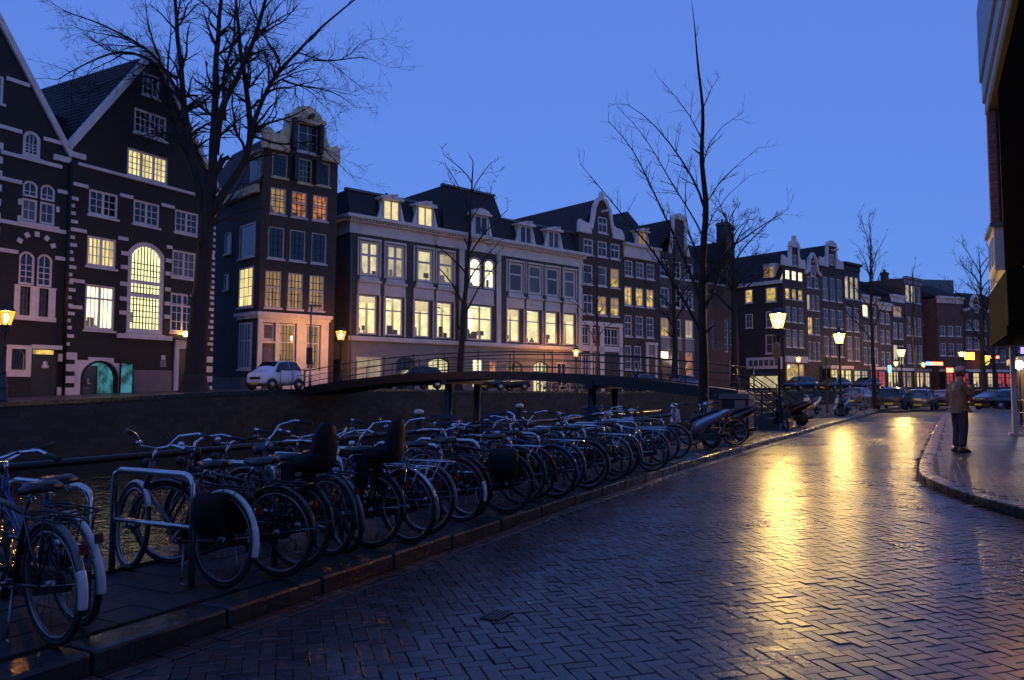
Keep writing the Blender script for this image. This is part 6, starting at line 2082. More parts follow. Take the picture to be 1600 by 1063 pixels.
def f_basket(b):
    for z, k in ((.74, .82), (.81, .88), (.88, .94), (.95, 1.0)):
        pts = [(1.06 + sx * .15 * k, sy * .19 * k, z) for sx, sy in ((-1, -1), (1, -1), (1, 1), (-1, 1), (-1, -1))]
        b.tube(pts, .004, 4)
    for i in range(7):
        y = -.19 + .38 * i / 6
        for sx in (-1, 1):
            b.tube([(1.06 + sx * .15 * .82, y * .82, .74), (1.06 + sx * .15, y, .95)], .003, 4)
    for i in range(1, 5):
        x = -.15 + .3 * i / 5
        for sy in (-1, 1):
            b.tube([(1.06 + x * .82, sy * .19 * .82, .74), (1.06 + x, sy * .19, .95)], .003, 4)
        b.tube([(1.06 + x * .82, -.156, .74), (1.06 + x * .82, .156, .74)], .003, 4)

def bicycle(u, v, head, label, frame='black', lady=False, bar=0, guard=None, tip=None, seat2=False, bags=None, basket=False, rim='rim_steel', lean=0.0, rack='iron', steer=0.0, group='bicycles parked along the canal', loc=None, refl=True):
    q = UV(u, v, 0.119) if loc is None else Vector(loc)
    rz = atan2(NN.y, NN.x) + radians(head) if loc is None else radians(head)
    if loc is None and u > -3.5:
        rz += radians(R.uniform(-5, 5))
        lean = lean * 1.6 + R.uniform(-2, 2)
        steer = steer or R.uniform(-24, 24)
    r = empty('bicycle', q, rz, label, 'bicycle', group)
    r.rotation_euler = (radians(lean), 0, rz)
    fm = PAINT[frame]
    gm = fm if guard is None else M[guard]
    def part(name, key, fn, m, parent=r, loc=(0, 0, 0), rot=None):
        o = link(name, bikemesh(key, fn, m), parent, loc)
        if o.data.materials[0] is not m:
            o.material_slots[0].link = 'OBJECT'
            o.material_slots[0].material = m
        return o
    part('frame', 'frame/l' if lady else 'frame/m', lambda b: f_frame(b, lady), fm)
    # steering assembly turns about the head tube
    ax = (HT - HB).normalized()
    Rm = Matrix.Translation(HB) @ Matrix.Rotation(radians(steer), 4, ax) @ Matrix.Translation(-HB)
    st = [part('fork', 'fork', f_fork, fm), part('handlebar', 'handlebar/%d' % bar, lambda b: f_bar(b, bar), M['chrome'])]
    for s in (-1, 1):
        part('grip', 'grip/%d%d' % (bar, s), lambda b: f_grip(b, bar, s), M['rubber'], st[1])
    part('bell', 'bell', f_bell, M['chrome'], st[1])
    st.append(part('headlight', 'headlight', f_light, M['plastic_black'] if rack == 'iron' else M['chrome']))
    st.append(part('front_mudguard', 'front_mudguard', f_fguard, gm))
    w1 = part('wheel', 'tyre', f_tyre, M['rubber'], r, HUB)
    w2 = part('wheel', 'tyre', f_tyre, M['rubber'], r, FH)
    st.append(w2)
    for w in (w1, w2):
        part('rim', 'rim', f_rim, M[rim], w); part('spokes', 'spokes', f_spokes, M['spoke_steel'], w); part('hub', 'hub', f_hub, M['galv'], w)
    if steer:
        for o in st:
            o.matrix_local = Rm @ Matrix.Translation(o.location)
    part('rear_mudguard', 'rear_mudguard', f_rguard, gm); part('mudguard_stays', 'mudguard_stays', f_stays, M['galv'])
    if tip:
        part('mudguard_tip', 'mudguard_tip', f_tip, M[tip])
    part('saddle', 'saddle', f_saddle, M['leather']); part('seat_post', 'seat_post', f_post, M['chrome'])
    part('luggage_rack', 'luggage_rack', f_rack, M[rack])
    part('chain_case', 'chain_case', f_chain, M['plastic_black'])
    ck = part('crank', 'crank', f_crank, M['galv'])
    for s in (-1, 1):
        part('pedal', 'pedal/%d' % s, lambda b: f_pedal(b, s), M['rubber'], ck)
    if refl:
        part('tail_light', 'tail_light', f_tail, M['red_refl'])
    part('cables', 'cables', f_cables, M['rubber'])
    if R.random() < 0.5:
        part('ring_lock', 'ring_lock', f_lock, M['rubber'])
    part('kickstand', 'kickstand', f_stand, M['galv'])
    if seat2:
        part('child_seat', 'child_seat', f_seatback, M['seat_shell'])
    if bags:
        for s in (-1, 1):
            pb_ = part('pannier_bag', 'pannier_bag/%d' % s, lambda b: f_pannier(b, s), M[bags])
            if bags == 'bag_brown':
                pb_.scale = (0.78, 0.8, 0.86)
                pb_.location = (0.05, 0, 0.03)
    if basket == 'crate':
        part('crate', 'crate', f_crate, M['crate'])
    elif basket:
        part('basket', 'basket', f_basket, M['iron'])
    return r
M['crate'] = mat('dull_blue_crate', (0.012, 0.02, 0.045), 0.6)
M['bag_black'] = mat('black_pannier_cloth', (0.007, 0.007, 0.0075), 0.7, bump=0.2, spec=0.25)
M['bag_brown'] = mat('brown_crate_bag', (0.010, 0.006, 0.005), 0.8, bump=0.2, spec=0.2)
M['seat_shell'] = mat('child_seat_shell', (0.005, 0.005, 0.0055), 0.6, spec=0.2)
M['grey_plastic'] = mat('grey_plastic', (0.11, 0.11, 0.11), 0.4)
bicycle(-4.30, 0.42, 4, 'black bicycle cut by the left edge of the picture, with black grips and wire basket', basket=True, bar=1, lean=3)
bicycle(-3.62, 0.24, -6, 'nearest black bicycle with long white-tipped rear mudguard and bright wheel rim', guard='grey_plastic', tip='paint_white', lean=-3, bar=0)
bicycle(-3.34, 0.46, -12, 'bicycle with pale blue-white rear mudguard standing behind the nearest bicycle', frame='blue', lady=True, guard='paint_white', tip='paint_white', lean=-4, bar=1, steer=18)
bicycle(-2.32, 0.41, -3, 'maroon gents bicycle with white mudguard tip and dark brown side bags', frame='maroon', tip='paint_white', guard='paint_white', bags='bag_brown', lean=2, bar=2, steer=-14)
bicycle(-1.90, 0.28, 4, 'black bicycle with wide chrome tourist handlebar and amber-lit rear rim', lean=-2, bar=0, steer=10)
bicycle(-1.62, 0.36, 3, 'black bicycle with a tall black child seat, beside the wide chrome handlebar', lady=True, seat2=True, lean=3, bar=1)
bicycle(-1.15, 0.45, -3, 'dark green lady bicycle with high chrome handlebar between the two child seats', frame='green', lady=True, bar=2, lean=-2, steer=15)
bicycle(-0.74, 0.34, 4, 'dark bicycle with child seat carrying a red reflector', seat2=True, lean=2, bar=0)
bicycle(-0.40, 0.16, -4, 'silver bicycle with folded steel side carrier and silver mudguard tip', frame='silver', tip='grey_plastic', rack='chrome', bar=0, lean=-1, lady=True)
bicycle(0.03, 0.28, 5, 'blue bicycle with bright curved mudguard behind the silver carrier', frame='blue', guard='grey_plastic', rack='chrome', bar=2, lean=2)
bicycle(0.78, 0.35, -4, 'maroon bicycle with white mudguard tip just past the tall steel rack hoop', frame='maroon', tip='paint_white', bar=2, lean=-3, steer=-18)
bicycle(1.47, 0.17, 3, 'bicycle with big black double pannier bags and shiny rear rim', bags='bag_black', bar=0, lean=1)
bicycle(2.15, 0.35, -5, 'black lady bicycle with blue crate right behind the double pannier bags', basket='crate', lady=True, bar=1, lean=2, rack='chrome')
bicycle(2.87, 0.23, 4, 'dark blue bicycle with plain black guard in the middle of the row', frame='blue', bar=0, lean=-2)
bicycle(3.32, 0.32, -3, 'grey bicycle with flat handlebar and crate in the middle of the row', basket='crate', frame='grey', bar=1, lean=2, rack='chrome')
bicycle(3.85, 0.19, 5, 'black bicycle with grey mudguard tip right of the row middle', tip='grey_plastic', bar=2, lean=-1)
bicycle(4.89, 0.22, -4, 'black bicycle with pale curved mudguard edge and silver rack', guard='grey_plastic', rack='chrome', bar=0, lean=2)
bicycle(5.45, 0.30, 3, 'green lady bicycle half hidden by the pale mudguard edge', frame='green', lady=True, bar=1, lean=-2)
bicycle(6.48, 0.10, -8, 'silver bicycle with blue-lit rim and rack, last whole bicycle before the scooters', frame='silver', guard='grey_plastic', rack='chrome', bar=0, lean=1)
bicycle(7.25, 0.34, 4, 'black bicycle behind the blue-lit rim, with high handlebar and crate', basket='crate', bar=2, lean=-2, rack='chrome')
bicycle(8.05, 0.40, -3, 'blue lady bicycle squeezed in front of the first motor scooter', frame='blue', lady=True, bar=0, lean=2)
bicycle(9.05, 0.45, 4, 'grey bicycle with wire basket beside the first motor scooter', frame='grey', basket=True, bar=1, lean=-2)
bicycle(13.2, 0.15, 30, 'thin black bicycle whose wheel stands between the two motor scooters', bar=1, lean=3)
bicycle(0, 0, 200, 'bicycle standing beside the two pale scooters by the second lamp', loc=(18.9, 40.9, 0.11), frame='grey', group='bicycles parked further along the kerb')
for i in range(6):
    bicycle(0, 0, 125 + R.uniform(-8, 8), '%s of the six small bicycles in the far rack below the bridge' % ('leftmost', 'second from left', 'third from left', 'third from right', 'second from right', 'rightmost')[i], loc=(2.6 + i * 0.72, 57.0 + i * 0.62, 1.22), frame=('silver', 'grey', 'black')[i % 3], rim='chrome', rack='chrome', group='bicycles parked on the far quay')

for u_, fr_, la_, b_, lab_ in ((-0.92, 'grey', False, 0, 'grey bicycle turned the other way behind the two child seats'),
                               (1.12, 'black', False, 0, 'black bicycle turned the other way behind the tall bright rack hoop'), (2.52, 'maroon', True, 2, 'maroon lady bicycle turned the other way behind the big pannier bags'),
                               (4.38, 'black', True, 1, 'black bicycle turned the other way behind the pale curved mudguard edge'), (5.95, 'silver', False, 0, 'silver bicycle turned the other way behind the last whole bicycle')):
    bicycle(u_, 1.52, 180, lab_, frame=fr_, lady=la_, bar=b_, lean=3)

# steel hoops of the bicycle stand
hoop = MB()
hoop.tube([(0, 0, -0.05), (0, 0, 0.72), (0.02, 0, 0.765), (0.06, 0, 0.79), (0.1, 0, 0.80), (0.80, 0, 0.80), (0.84, 0, 0.79), (0.88, 0, 0.765), (0.9, 0, 0.72), (0.9, 0, -0.05)], 0.024, 10)
M['rack_steel'] = mat('polished_rack_steel', (0.5, 0.49, 0.48), 0.24, 1.0, vary=0.2, scale=8, rvary=0.08)
hm = hoop.mesh('hoop', M['rack_steel'])
lm = MB().tube([(0.0, 0, 0.42), (0.9, 0, 0.42)], 0.02, 8).mesh('lower_bar', M['rack_steel'])
for i in range(16):
    u = -3.2 + i * 0.80 - (0.02 if i else 0)
    rk_ = empty('bicycle_rack', UV(u, 0.60, 0.118), atan2(NN.y, NN.x), None, 'bicycle rack', 'steel hoops of the bicycle stand')
    rk_['label'] = ('steel rack hoop in front of the nearest white-tipped bicycle', 'steel rack hoop right of the pale blue-white mudguard', 'steel rack hoop beside the maroon gents bicycle',
                    'steel rack hoop beside the first child seat', 'steel rack hoop beside the red-reflector child seat', 'bright tall rack hoop just left of the maroon bicycle past the silver carrier',
                    'steel rack hoop left of the big black double pannier bags', 'steel rack hoop right of the big black double pannier bags', 'steel rack hoop beside the dark blue bicycle with plain guard',
                    'steel rack hoop beside the grey bicycle with flat handlebar', 'steel rack hoop beside the black bicycle with grey tip', 'steel rack hoop left of the pale curved mudguard edge',
                    'steel rack hoop right of the pale curved mudguard edge', 'steel rack hoop left of the last silver bicycle', 'steel rack hoop right of the last silver bicycle', 'last steel rack hoop, beside the blue lady bicycle near the scooters')[i]
    link('hoop', hm, rk_); link('lower_bar', lm, rk_)

# canal railing behind the bicycles
cr = empty('canal_railing', (0, 0, 0), 0, 'single-bar black canal railing behind the nearest bicycles', 'railing')
rp = [UV(u, 1.70, 0.98) for u in (-14, -8, -4, 0, 4, 8, 12)]
MB().tube(rp, 0.03, 8).build('rail', M['iron'], cr)
for k in range(14):
    q = UV(-13.2 + k * 1.95, 1.70, 0.13)
    MB().lathe([(0.06, 0), (0.06, 0.08), (0.042, 0.1), (0.036, 0.80), (0.045, 0.83), (0.045, 0.87), (0.02, 0.89)], 8, tuple(q)).build('railing_post', M['iron'], cr)

# mooring poles in the canal with white caps
for (X, Y, zt, lab) in ((-2.45, 20.3, 0.97, 'dark mooring pole with white cap standing in the canal, the left one'), (0.26, 26.0, 1.0, 'dark mooring pole with white cap near the middle of the canal, the right one')):
    mp_ = empty('mooring_pole', (X, Y, -2.2), 0, lab, 'mooring pole', 'white-capped mooring poles')
    MB().lathe([(0.13, 0), (0.115, zt + 2.08)], 12).build('pole', M['bark'], mp_)
    MB().lathe([(0.128, zt + 2.083), (0.128, zt + 2.17), (0.06, zt + 2.2)], 12).build('cap', M['white'], mp_)

# ------------------------------------------------------------------ motor scooters
def scooter(loc, rz, label, col, seatcol='leather', group='motor scooters', light='amber_refl', moto=False):
    r = empty('motorbike' if moto else 'motor_scooter', loc, rz, label, 'motorbike' if moto else 'scooter', group)
    pm = col
    WRs = 0.27 if moto else 0.235
    WBs = 1.32
    def sec(x, w, z0, z1, k=0.8):
        return [(x, -w * k, z0), (x, -w, (z0 + z1) / 2), (x, -w * k, z1), (x, w * k, z1), (x, w, (z0 + z1) / 2), (x, w * k, z0)]
    b = MB()
    b.loft([sec(-0.48, .03, .88, .93), sec(-.38, .075, .79, .92), sec(-.15, .12, .64, .84), sec(.10, .135, .50, .76), sec(.30, .13, .38, .68), sec(.44, .11, .32, .60)])
    b.build('tail_fairing', pm, r)
    if moto:
        MB().loft([sec(.40, .12, .62, .82), sec(.6, .17, .62, .92), sec(.85, .15, .66, .95), sec(1.0, .07, .74, .9)]).build('fuel_tank', pm, r)
        MB().box(.35, .85, -.15, .15, .28, .6).build('engine', M['galv'], r)
    else:
        MB().box(.38, .86, -.17, .17, .27, .34).build('footboard', M['plastic_black'], r)
        MB().loft([[(0.86, -.20, .30), (.90, 0, .30), (.86, .20, .30), (.80, .18, .30), (.83, 0, .30), (.80, -.18, .30)],
                   [(.98, -.22, .62), (1.06, 0, .62), (.98, .22, .62), (.92, .2, .62), (.96, 0, .62), (.92, -.2, .62)],
                   [(.98, -.15, .90), (1.05, 0, .92), (.98, .15, .90), (.93, .13, .90), (.96, 0, .90), (.93, -.13, .90)]]).build('leg_shield', pm, r)
    MB().loft([sec(-.36, .05, .905, .945), sec(-.22, .10, .865, .935), sec(.02, .135, .785, .865), sec(.25, .14, .70, .80), sec(.44, .11, .62, .73), sec(.52, .06, .60, .68)]).build('seat', M[seatcol], r)
    for x in (0.0, WBs):
        w = MB(); w.ring((0, 0, 0), (0, 1, 0), WRs - .055, (.055, .05), 24, 8)
        wo = w.build('wheel', M['rubber'], r, (x, 0, WRs))
        h = MB(); h.tube([(0, -.04, 0), (0, .04, 0)], WRs - .10, 16)
        h.build('rim', M['galv'], wo)
    f = MB()
    for s in (-1, 1):
        f.tube([(1.02, s * .06, .62), (WBs, s * .07, WRs)], .022, 6)
    f.tube([(1.04, 0, .60), (.92, 0, 1.0)], .025, 6)
    f.build('fork', M['galv'], r)
    g = MB()
    n = 8
    secs = []
    for i in range(n + 1):
        a = radians(10 + 140 * i / n)
        R_ = WRs + .03
        secs.append([(WBs + R_ * cos(a), -.07, WRs + R_ * sin(a)), (WBs + (R_ + .02) * cos(a), 0, WRs + (R_ + .02) * sin(a)), (WBs + R_ * cos(a), .07, WRs + R_ * sin(a)), (WBs + (R_ - .01) * cos(a), 0, WRs + (R_ - .01) * sin(a))])
    g.loft(secs)
    g.build('front_mudguard', pm, r)
    hb = MB(); hb.tube([(.80, -.34, 1.02), (.88, -.2, 1.04), (.92, 0, 1.0), (.88, .2, 1.04), (.80, .34, 1.02)], .014, 6)
    hbo = hb.build('handlebar', M['chrome'], r)
    for s in (-1, 1):
        MB().tube([(.78, s * .36, 1.015), (.85, s * .25, 1.035)], .02, 6).build('grip', M['rubber'], hbo)
        mi = MB(); mi.tube([(.88, s * .2, 1.04), (.86, s * .28, 1.2)], .006, 5); mi.box(.85, .87, s * .28 - .05, s * .28 + .05, 1.18, 1.27)
        mi.build('mirror', M['plastic_black'], hbo)
    MB().lathe([(.03, 0), (.08, .02), (.085, .1), (.05, .14)], 12, m=Matrix.Translation((.92, 0, .96)) @ Matrix.Rotation(pi / 2, 4, 'Y')).build('headlight', M['chrome'], r)
    MB().box(-.46, -.435, -.045, .045, .79, .85).build('tail_light', M['red_refl'], r)
    for s in (-1, 1):
        MB().lathe([(.01, 0), (.03, .01), (.03, .05), (.01, .06)], 8, m=Matrix.Translation((-.36, s * .14, .70)) @ Matrix.Rotation(-pi / 2, 4, 'Y')).build('indicator', M[light], r)
    MB().tube([(.35, -.2, .28), (.1, -.22, .26), (-.35, -.22, .34)], [.03, .055, .05], 8).build('exhaust', M['iron'], r)
    MB().box(-.2, .25, .09, .19, .2, .36).build('engine_cover', M['plastic_black'], r)
    for s in (-1, 1):
        MB().tube([(.35, s * .1, .28), (.28, s * .2, .0)], .015, 5).build('stand_leg', M['iron'], r)
    return r
PM = {k: mat(k + '_scooter_paint', c, 0.22, me_, coat=0.4) for k, c, me_ in (('silver_blue', (0.30, 0.34, 0.42), 0.6), ('black', (0.015, 0.015, 0.017), 0), ('cream', (0.55, 0.47, 0.36), 0), ('pale', (0.5, 0.48, 0.45), 0.2), ('red', (0.018, 0.008, 0.007), 0))}
hN = atan2(NN.y, NN.x)
scooter(UV(11.9, 0.42, 0.12), hN - 0.25, 'silver-blue motor scooter with pointed shiny tail at the end of the bicycle row', PM['silver_blue'])
scooter(UV(14.6, 0.30, 0.12), hN - 0.20, 'black motor scooter with amber indicators beside the litter container', PM['black'])
scooter((16.2, 41.0, 0.115), hN + 1.2, 'pale cream scooter left of the second lamp post', PM['cream'])
scooter((17.6, 40.6, 0.115), hN + 1.3, 'pale grey scooter with tall leg shield right of the second lamp post', PM['pale'])
scooter((10.7, 28.5, 0.12), hN - 0.4, 'dark motorbike just behind the nearest lamp post', PM['red'], moto=True)

# ------------------------------------------------------------------ litter container
lc = empty('litter_container', UV(17.45, 1.0, 0.12), pi / 2 - A0, 'dark street container with sloping lid and one pale side panel', 'container')
boxpart(lc, 'body', 'plastic_black', (-0.42, 0.42, -0.38, 0.38, 0.0, 1.08), bevel=0.03)
lid = MB().prism([(-0.48, 1.085), (0.48, 1.085), (0.48, 1.15), (-0.48, 1.25)], lambda a, b_, d: (a, d, b_), -0.44, 0.44).build('lid', M['lead'], lc)
boxpart(lc, 'side_panel', 'plinth', (-0.445, -0.425, -0.34, -0.02, 0.05, 1.05))
boxpart(lc, 'side_panel', 'plinth', (-0.38, 0.38, -0.41, -0.385, 0.05, 1.05))
bn = empty('slatted_bench', UV(16.3, 1.55, 0.12), pi / 2 - A0, 'wooden slatted bench back between scooters and litter container', 'bench')
for k in range(4):
    boxpart(bn, 'slat', 'bark', (-0.7, 0.7, 0.0 + 0.03 * k, 0.03 + 0.03 * k, 0.52 + 0.14 * k, 0.62 + 0.14 * k), bevel=0.008)
for k in range(3):
    boxpart(bn, 'seat_slat', 'bark', (-0.7, 0.7, -0.45 + 0.14 * k, -0.34 + 0.14 * k, 0.42, 0.46))
for s in (-0.6, 0.6):
    boxpart(bn, 'leg', 'iron', (s - 0.03, s + 0.03, -0.42, 0.0, 0.0, 0.418), (s - 0.03, s + 0.03, 0.125, 0.155, 0.42, 1.05))
# low fence behind
lf_ = empty('quay_fence', (0, 0, 0), 0, 'tall dark iron fence beyond the nearest lamp post', 'fence')
fp = [Vector((8.6, 30.6, 0.1)), Vector((10.2, 33.6, 0.1)), Vector((12.0, 37.0, 0.1)), Vector((13.6, 40.2, 0.1))]
rl = MB()
for dz in (0.25, 0.7, 1.15):
    rl.tube([q + Vector((0, 0, dz)) for q in fp], 0.022, 6)
rl.build('rails', M['iron'], lf_)
fpm = MB().tube([(0, 0, 0), (0, 0, 1.2)], 0.018, 6).mesh('fence_post', M['iron'])
for k in range(19):
    f = k / 18 * 3
    i = min(2, int(f))
    link('fence_post', fpm, lf_, fp[i].lerp(fp[i + 1], f - i))

# ------------------------------------------------------------------ cars
def car(loc, rz, label, paintm, spec, group='parked cars', lit=False, plate=None, extra=None):
    """spec: L, half width, wheel radius, front axle, rear axle, stations (x, zbottom, zbelt, zroof, wbelt, wroof), glass from/to"""
    L_, hw, wr, xa, xb, stn = spec[:6]
    r = empty('parked_car', loc, rz, label, 'car', group)
    b = MB()
    secs = []
    for x, zb, zl, zr, wl, wrf in stn:
        secs.append([(x, -wl * .82, zb), (x, -wl * 1.0, zb + (zl - zb) * .35), (x, -wl, zl - .02), (x, -wrf, zr - .03), (x, -wrf * .8, zr), (x, wrf * .8, zr), (x, wrf, zr - .03), (x, wl, zl - .02), (x, wl * 1.0, zb + (zl - zb) * .35), (x, wl * .82, zb)])
    b.loft(secs, smooth=True)
    body = b.build('body', paintm, r)
    md = body.modifiers.new('sub', 'SUBSURF'); md.levels = 1; md.render_levels = 1
    ws0, ws1, r0, r1 = spec[6]
    def S_(i): return stn[i]
    def glass(name, pts):
        v = [Vector(p) for p in pts]
        n_ = (v[1] - v[0]).cross(v[2] - v[0]).normalized()
        c = sum(v, Vector()) / len(v)
        cen = Vector((L_ / 2, 0, 0.9))
        if n_.dot(c - cen) < 0:
            n_ = -n_
        v2 = [c + (p - c) * 0.9 + n_ * 0.012 for p in v]
        v3 = [p - n_ * 0.03 for p in v2]
        mb = MB()
        k = len(v2)
        mb.add(v2 + v3, [tuple(range(k))] + [(i, (i + 1) % k, k + (i + 1) % k, k + i) for i in range(k)])
        return mb.build(name, M['dark_glass'], r)
    a, c = S_(ws0), S_(ws1)
    glass('windscreen', [(a[0], -a[4] * .9, a[2] + .01), (a[0], a[4] * .9, a[2] + .01), (c[0], c[5] * .92, c[3] - .01), (c[0], -c[5] * .92, c[3] - .01)])
    a2, c2 = S_(r1), S_(r0)
    glass('rear_window', [(a2[0], -a2[4] * .86, a2[2] + .02), (a2[0], a2[4] * .86, a2[2] + .02), (c2[0], c2[5] * .9, c2[3] - .02), (c2[0], -c2[5] * .9, c2[3] - .02)])
    for s in (-1, 1):
        for i in range(ws1, r0):
            p, q = S_(i), S_(i + 1)
            glass('side_window', [(p[0], s * p[4], p[2]), (q[0], s * q[4], q[2]), (q[0], s * q[5], q[3] - .05), (p[0], s * p[5], p[3] - .05)])
        glass('quarter_window', [(S_(ws0)[0] + .12, s * S_(ws0)[4], S_(ws0)[2]), (S_(ws1)[0], s * S_(ws1)[4], S_(ws1)[2]), (S_(ws1)[0], s * S_(ws1)[5], S_(ws1)[3] - .05)])
        if len(spec) > 7:
            glass('rear_quarter_window', [(S_(r0)[0], s * S_(r0)[4], S_(r0)[2]), (S_(r1)[0] - .08, s * S_(r1)[4], S_(r1)[2]), (S_(r0)[0], s * S_(r0)[5], S_(r0)[3] - .05)])
        for x in (xa, xb):
            w = MB(); w.ring((0, 0, 0), (0, 1, 0), wr - .075, (.075, .085), 24, 8)
            wo = w.build('wheel', M['rubber'], r, (x, s * (hw - .06), wr))
            h = MB(); h.tube([(0, s * -.05, 0), (0, s * .06, 0), (0, s * .075, 0)], [wr - .1, wr - .1, .05], 14)
            h.build('hubcap', M['galv'], wo)
            arch = MB(); arch.ring((x, s * (hw - .03), wr), (0, 1, 0), wr + .02, (.035, .05), 20, 6, -pi / 2 - .1, pi / 2 + .1)
            arch.build('wheel_arch', M['plastic_black'], r)
        hl = MB(); z = S_(1)[2] - .10
        hl.lathe([(.01, 0), (.10, .01), (.11, .05), (.02, .07)], 10, m=Matrix.Translation((S_(1)[0] + .10, s * S_(1)[4] * .78, z)) @ Matrix.Rotation(-pi / 2, 4, 'Y'))
        hl.build('headlight', M['lamp_white'] if lit else M['chrome'], r)
        tl_ = MB().box(L_ - .09, L_ + .005, s * hw * .70 - .09, s * hw * .70 + .09, .62, .86)
        tl_.build('tail_light', M['red_refl'], r)
        mi = MB().box(S_(ws0)[0] + .22, S_(ws0)[0] + .32, s * (hw + .0), s * (hw + .16), .92, 1.04)
        mi.build('wing_mirror', M['plastic_black'], r)
    MB().box(-.04, .08, -hw * .85, hw * .85, .20, .36).build('front_bumper', M['plastic_black'], r)
    MB().box(L_ - .06, L_ + .05, -hw * .88, hw * .88, .28, .48).build('rear_bumper', M['plastic_black'], r)
    MB().box(L_ + .052, L_ + .06, -.25, .25, .34, .45).build('number_plate', M['plate'], r)
    MB().box(-.052, -.042, -.25, .25, .30, .41).build('number_plate', M['plate'], r)
    return r
M['plate'] = mat('yellow_number_plate', (0.55, 0.4, 0.04), 0.4)
CP = {k: mat(k + '_car_paint', c, 0.2, me_, coat=0.6) for k, c, me_ in (('white', (0.62, 0.64, 0.72), 0), ('black', (0.012, 0.012, 0.014), 0), ('blue', (0.012, 0.02, 0.06), 0.2), ('grey', (0.10, 0.10, 0.11), 0.5), ('silver', (0.35, 0.36, 0.38), 0.7), ('red', (0.08, 0.012, 0.01), 0.1))}
SMART = (2.69, 0.76, 0.29, 0.45, 2.32, [(0.0, .36, .62, .68, .56, .48), (.06, .22, .80, .85, .71, .60), (.28, .20, .93, .98, .76, .66), (.52, .20, .98, 1.03, .77, .68), (1.02, .20, 1.0, 1.50, .77, .60), (1.65, .20, 1.0, 1.56, .77, .60), (2.25, .22, 1.03, 1.52, .77, .58), (2.62, .30, 1.0, 1.12, .74, .60), (2.69, .40, .80, .88, .66, .52)], (3, 4, 6, 7), True)
HATCH = (3.95, 0.83, 0.31, 0.78, 3.25, [(0.0, .36, .58, .62, .62, .5), (.12, .22, .72, .76, .78, .6), (.75, .20, .86, .90, .82, .68), (1.05, .20, .91, .96, .83, .7), (1.75, .20, .94, 1.42, .83, .62), (2.55, .20, .95, 1.46, .83, .62), (3.30, .22, .97, 1.40, .82, .60), (3.80, .32, .96, 1.02, .79, .64), (3.95, .42, .76, .82, .72, .56)], (3, 4, 6, 7), True)
SEDAN = (4.5, 0.87, 0.32, 0.85, 3.55, [(0.0, .38, .58, .62, .66, .5), (.14, .24, .72, .76, .82, .66), (.95, .20, .84, .88, .86, .72), (1.35, .20, .90, .94, .87, .72), (2.05, .20, .93, 1.38, .87, .62), (2.75, .20, .94, 1.41, .87, .62), (3.25, .22, .95, 1.34, .86, .60), (3.85, .26, .95, 1.0, .84, .70), (4.40, .34, .86, .92, .80, .66), (4.5, .44, .72, .78, .72, .58)], (3, 4, 6, 7), True)
back = atan2(-DD.y, -DD.x) + pi       # nose towards us: local +x runs from nose to tail along the street
sc_ = car((-13.0, 38.9, 1.40), back, 'small white two-seat city car on the far quay beside the lamp pole', CP['white'], SMART)
for s_ in (-1, 1):
    seam = MB()
    for p_, q_ in (((.98, .30), (.98, .98)), ((1.86, .45), (1.86, 1.0)), ((.98, .30), (1.60, .28)), ((1.60, .28), (1.86, .45))):
        seam.bar((p_[0], s_ * .772, p_[1]), (q_[0], s_ * .776, q_[1]), .014, .014)
    seam.build('door_seam', M['plastic_black'], sc_)
    MB().box(1.70, 1.82, s_ * .765 - .012, s_ * .765 + .022, .80, .83).build('door_handle', M['plastic_black'], sc_)
MB().box(-.035, .02, -.34, .34, .56, .68).build('grille', M['plastic_black'], sc_)
car((-7.6, 45.9, 1.42), atan2(0.743, 0.9), 'dark blue car behind the left end of the bridge with shining windscreen', CP['blue'], HATCH)
car((-1.9, 53.6, 1.28), atan2(0.72, 0.69), 'dark hatchback parked under the middle of the bridge', CP['black'], HATCH)
car((8.5, 61.0, 1.2), atan2(0.60, 0.8), 'silver car seen under the right part of the bridge', CP['silver'], HATCH)
car((12.3, 64.0, 1.2), atan2(0.60, 0.8), 'grey saloon car ahead of the silver car under the bridge', CP['grey'], SEDAN)
car((26.3, 73.2, 1.2), atan2(0.60, 0.8), 'blue car in front of the corner house with the white shop frieze', CP['blue'], HATCH)
car((31.0, 76.8, 1.2), atan2(0.60, 0.8), 'dark saloon car left of the second yellow lamp, across the canal', CP['black'], SEDAN)
car((36.0, 80.5, 1.2), atan2(0.60, 0.8), 'dark blue hatchback right of the second yellow lamp, across the canal', CP['blue'], HATCH)
hd = atan2(DD.y, DD.x)
def tailcar(px, Y, z, da, label, p_, spec):
    X = (px - 800) / 1200 * Y
    a = hd + pi + da
    v = Vector((cos(a), sin(a), 0)) * spec[0]
    car((X - v.x, Y - v.y, z), a, label, CP[p_], spec, 'cars parked along the near canal side')
tailcar(1387, 49.5, 0.11, -0.15, 'black hatchback with shining slanted rear window, first of the cars beyond the scooters', 'black', HATCH)
tailcar(1432, 51.0, 0.0, -0.10, 'dark grey estate car with glowing tail lamp left of the standing man', 'grey', HATCH)
tailcar(1470, 54.5, 0.0, -0.15, 'dark red car half hidden behind the standing man', 'red', SEDAN)
tailcar(1527, 52.0, 0.0, -0.75, 'black saloon car parked slantwise right of the standing man', 'black', SEDAN)
tailcar(1562, 55.0, 0.0, -0.5, 'dark blue car beside the wooden corner post', 'blue', HATCH)
tailcar(1330, 60.5, 0.11, -0.2, 'dark car beyond the pale scooters and second lamp', 'grey', HATCH)

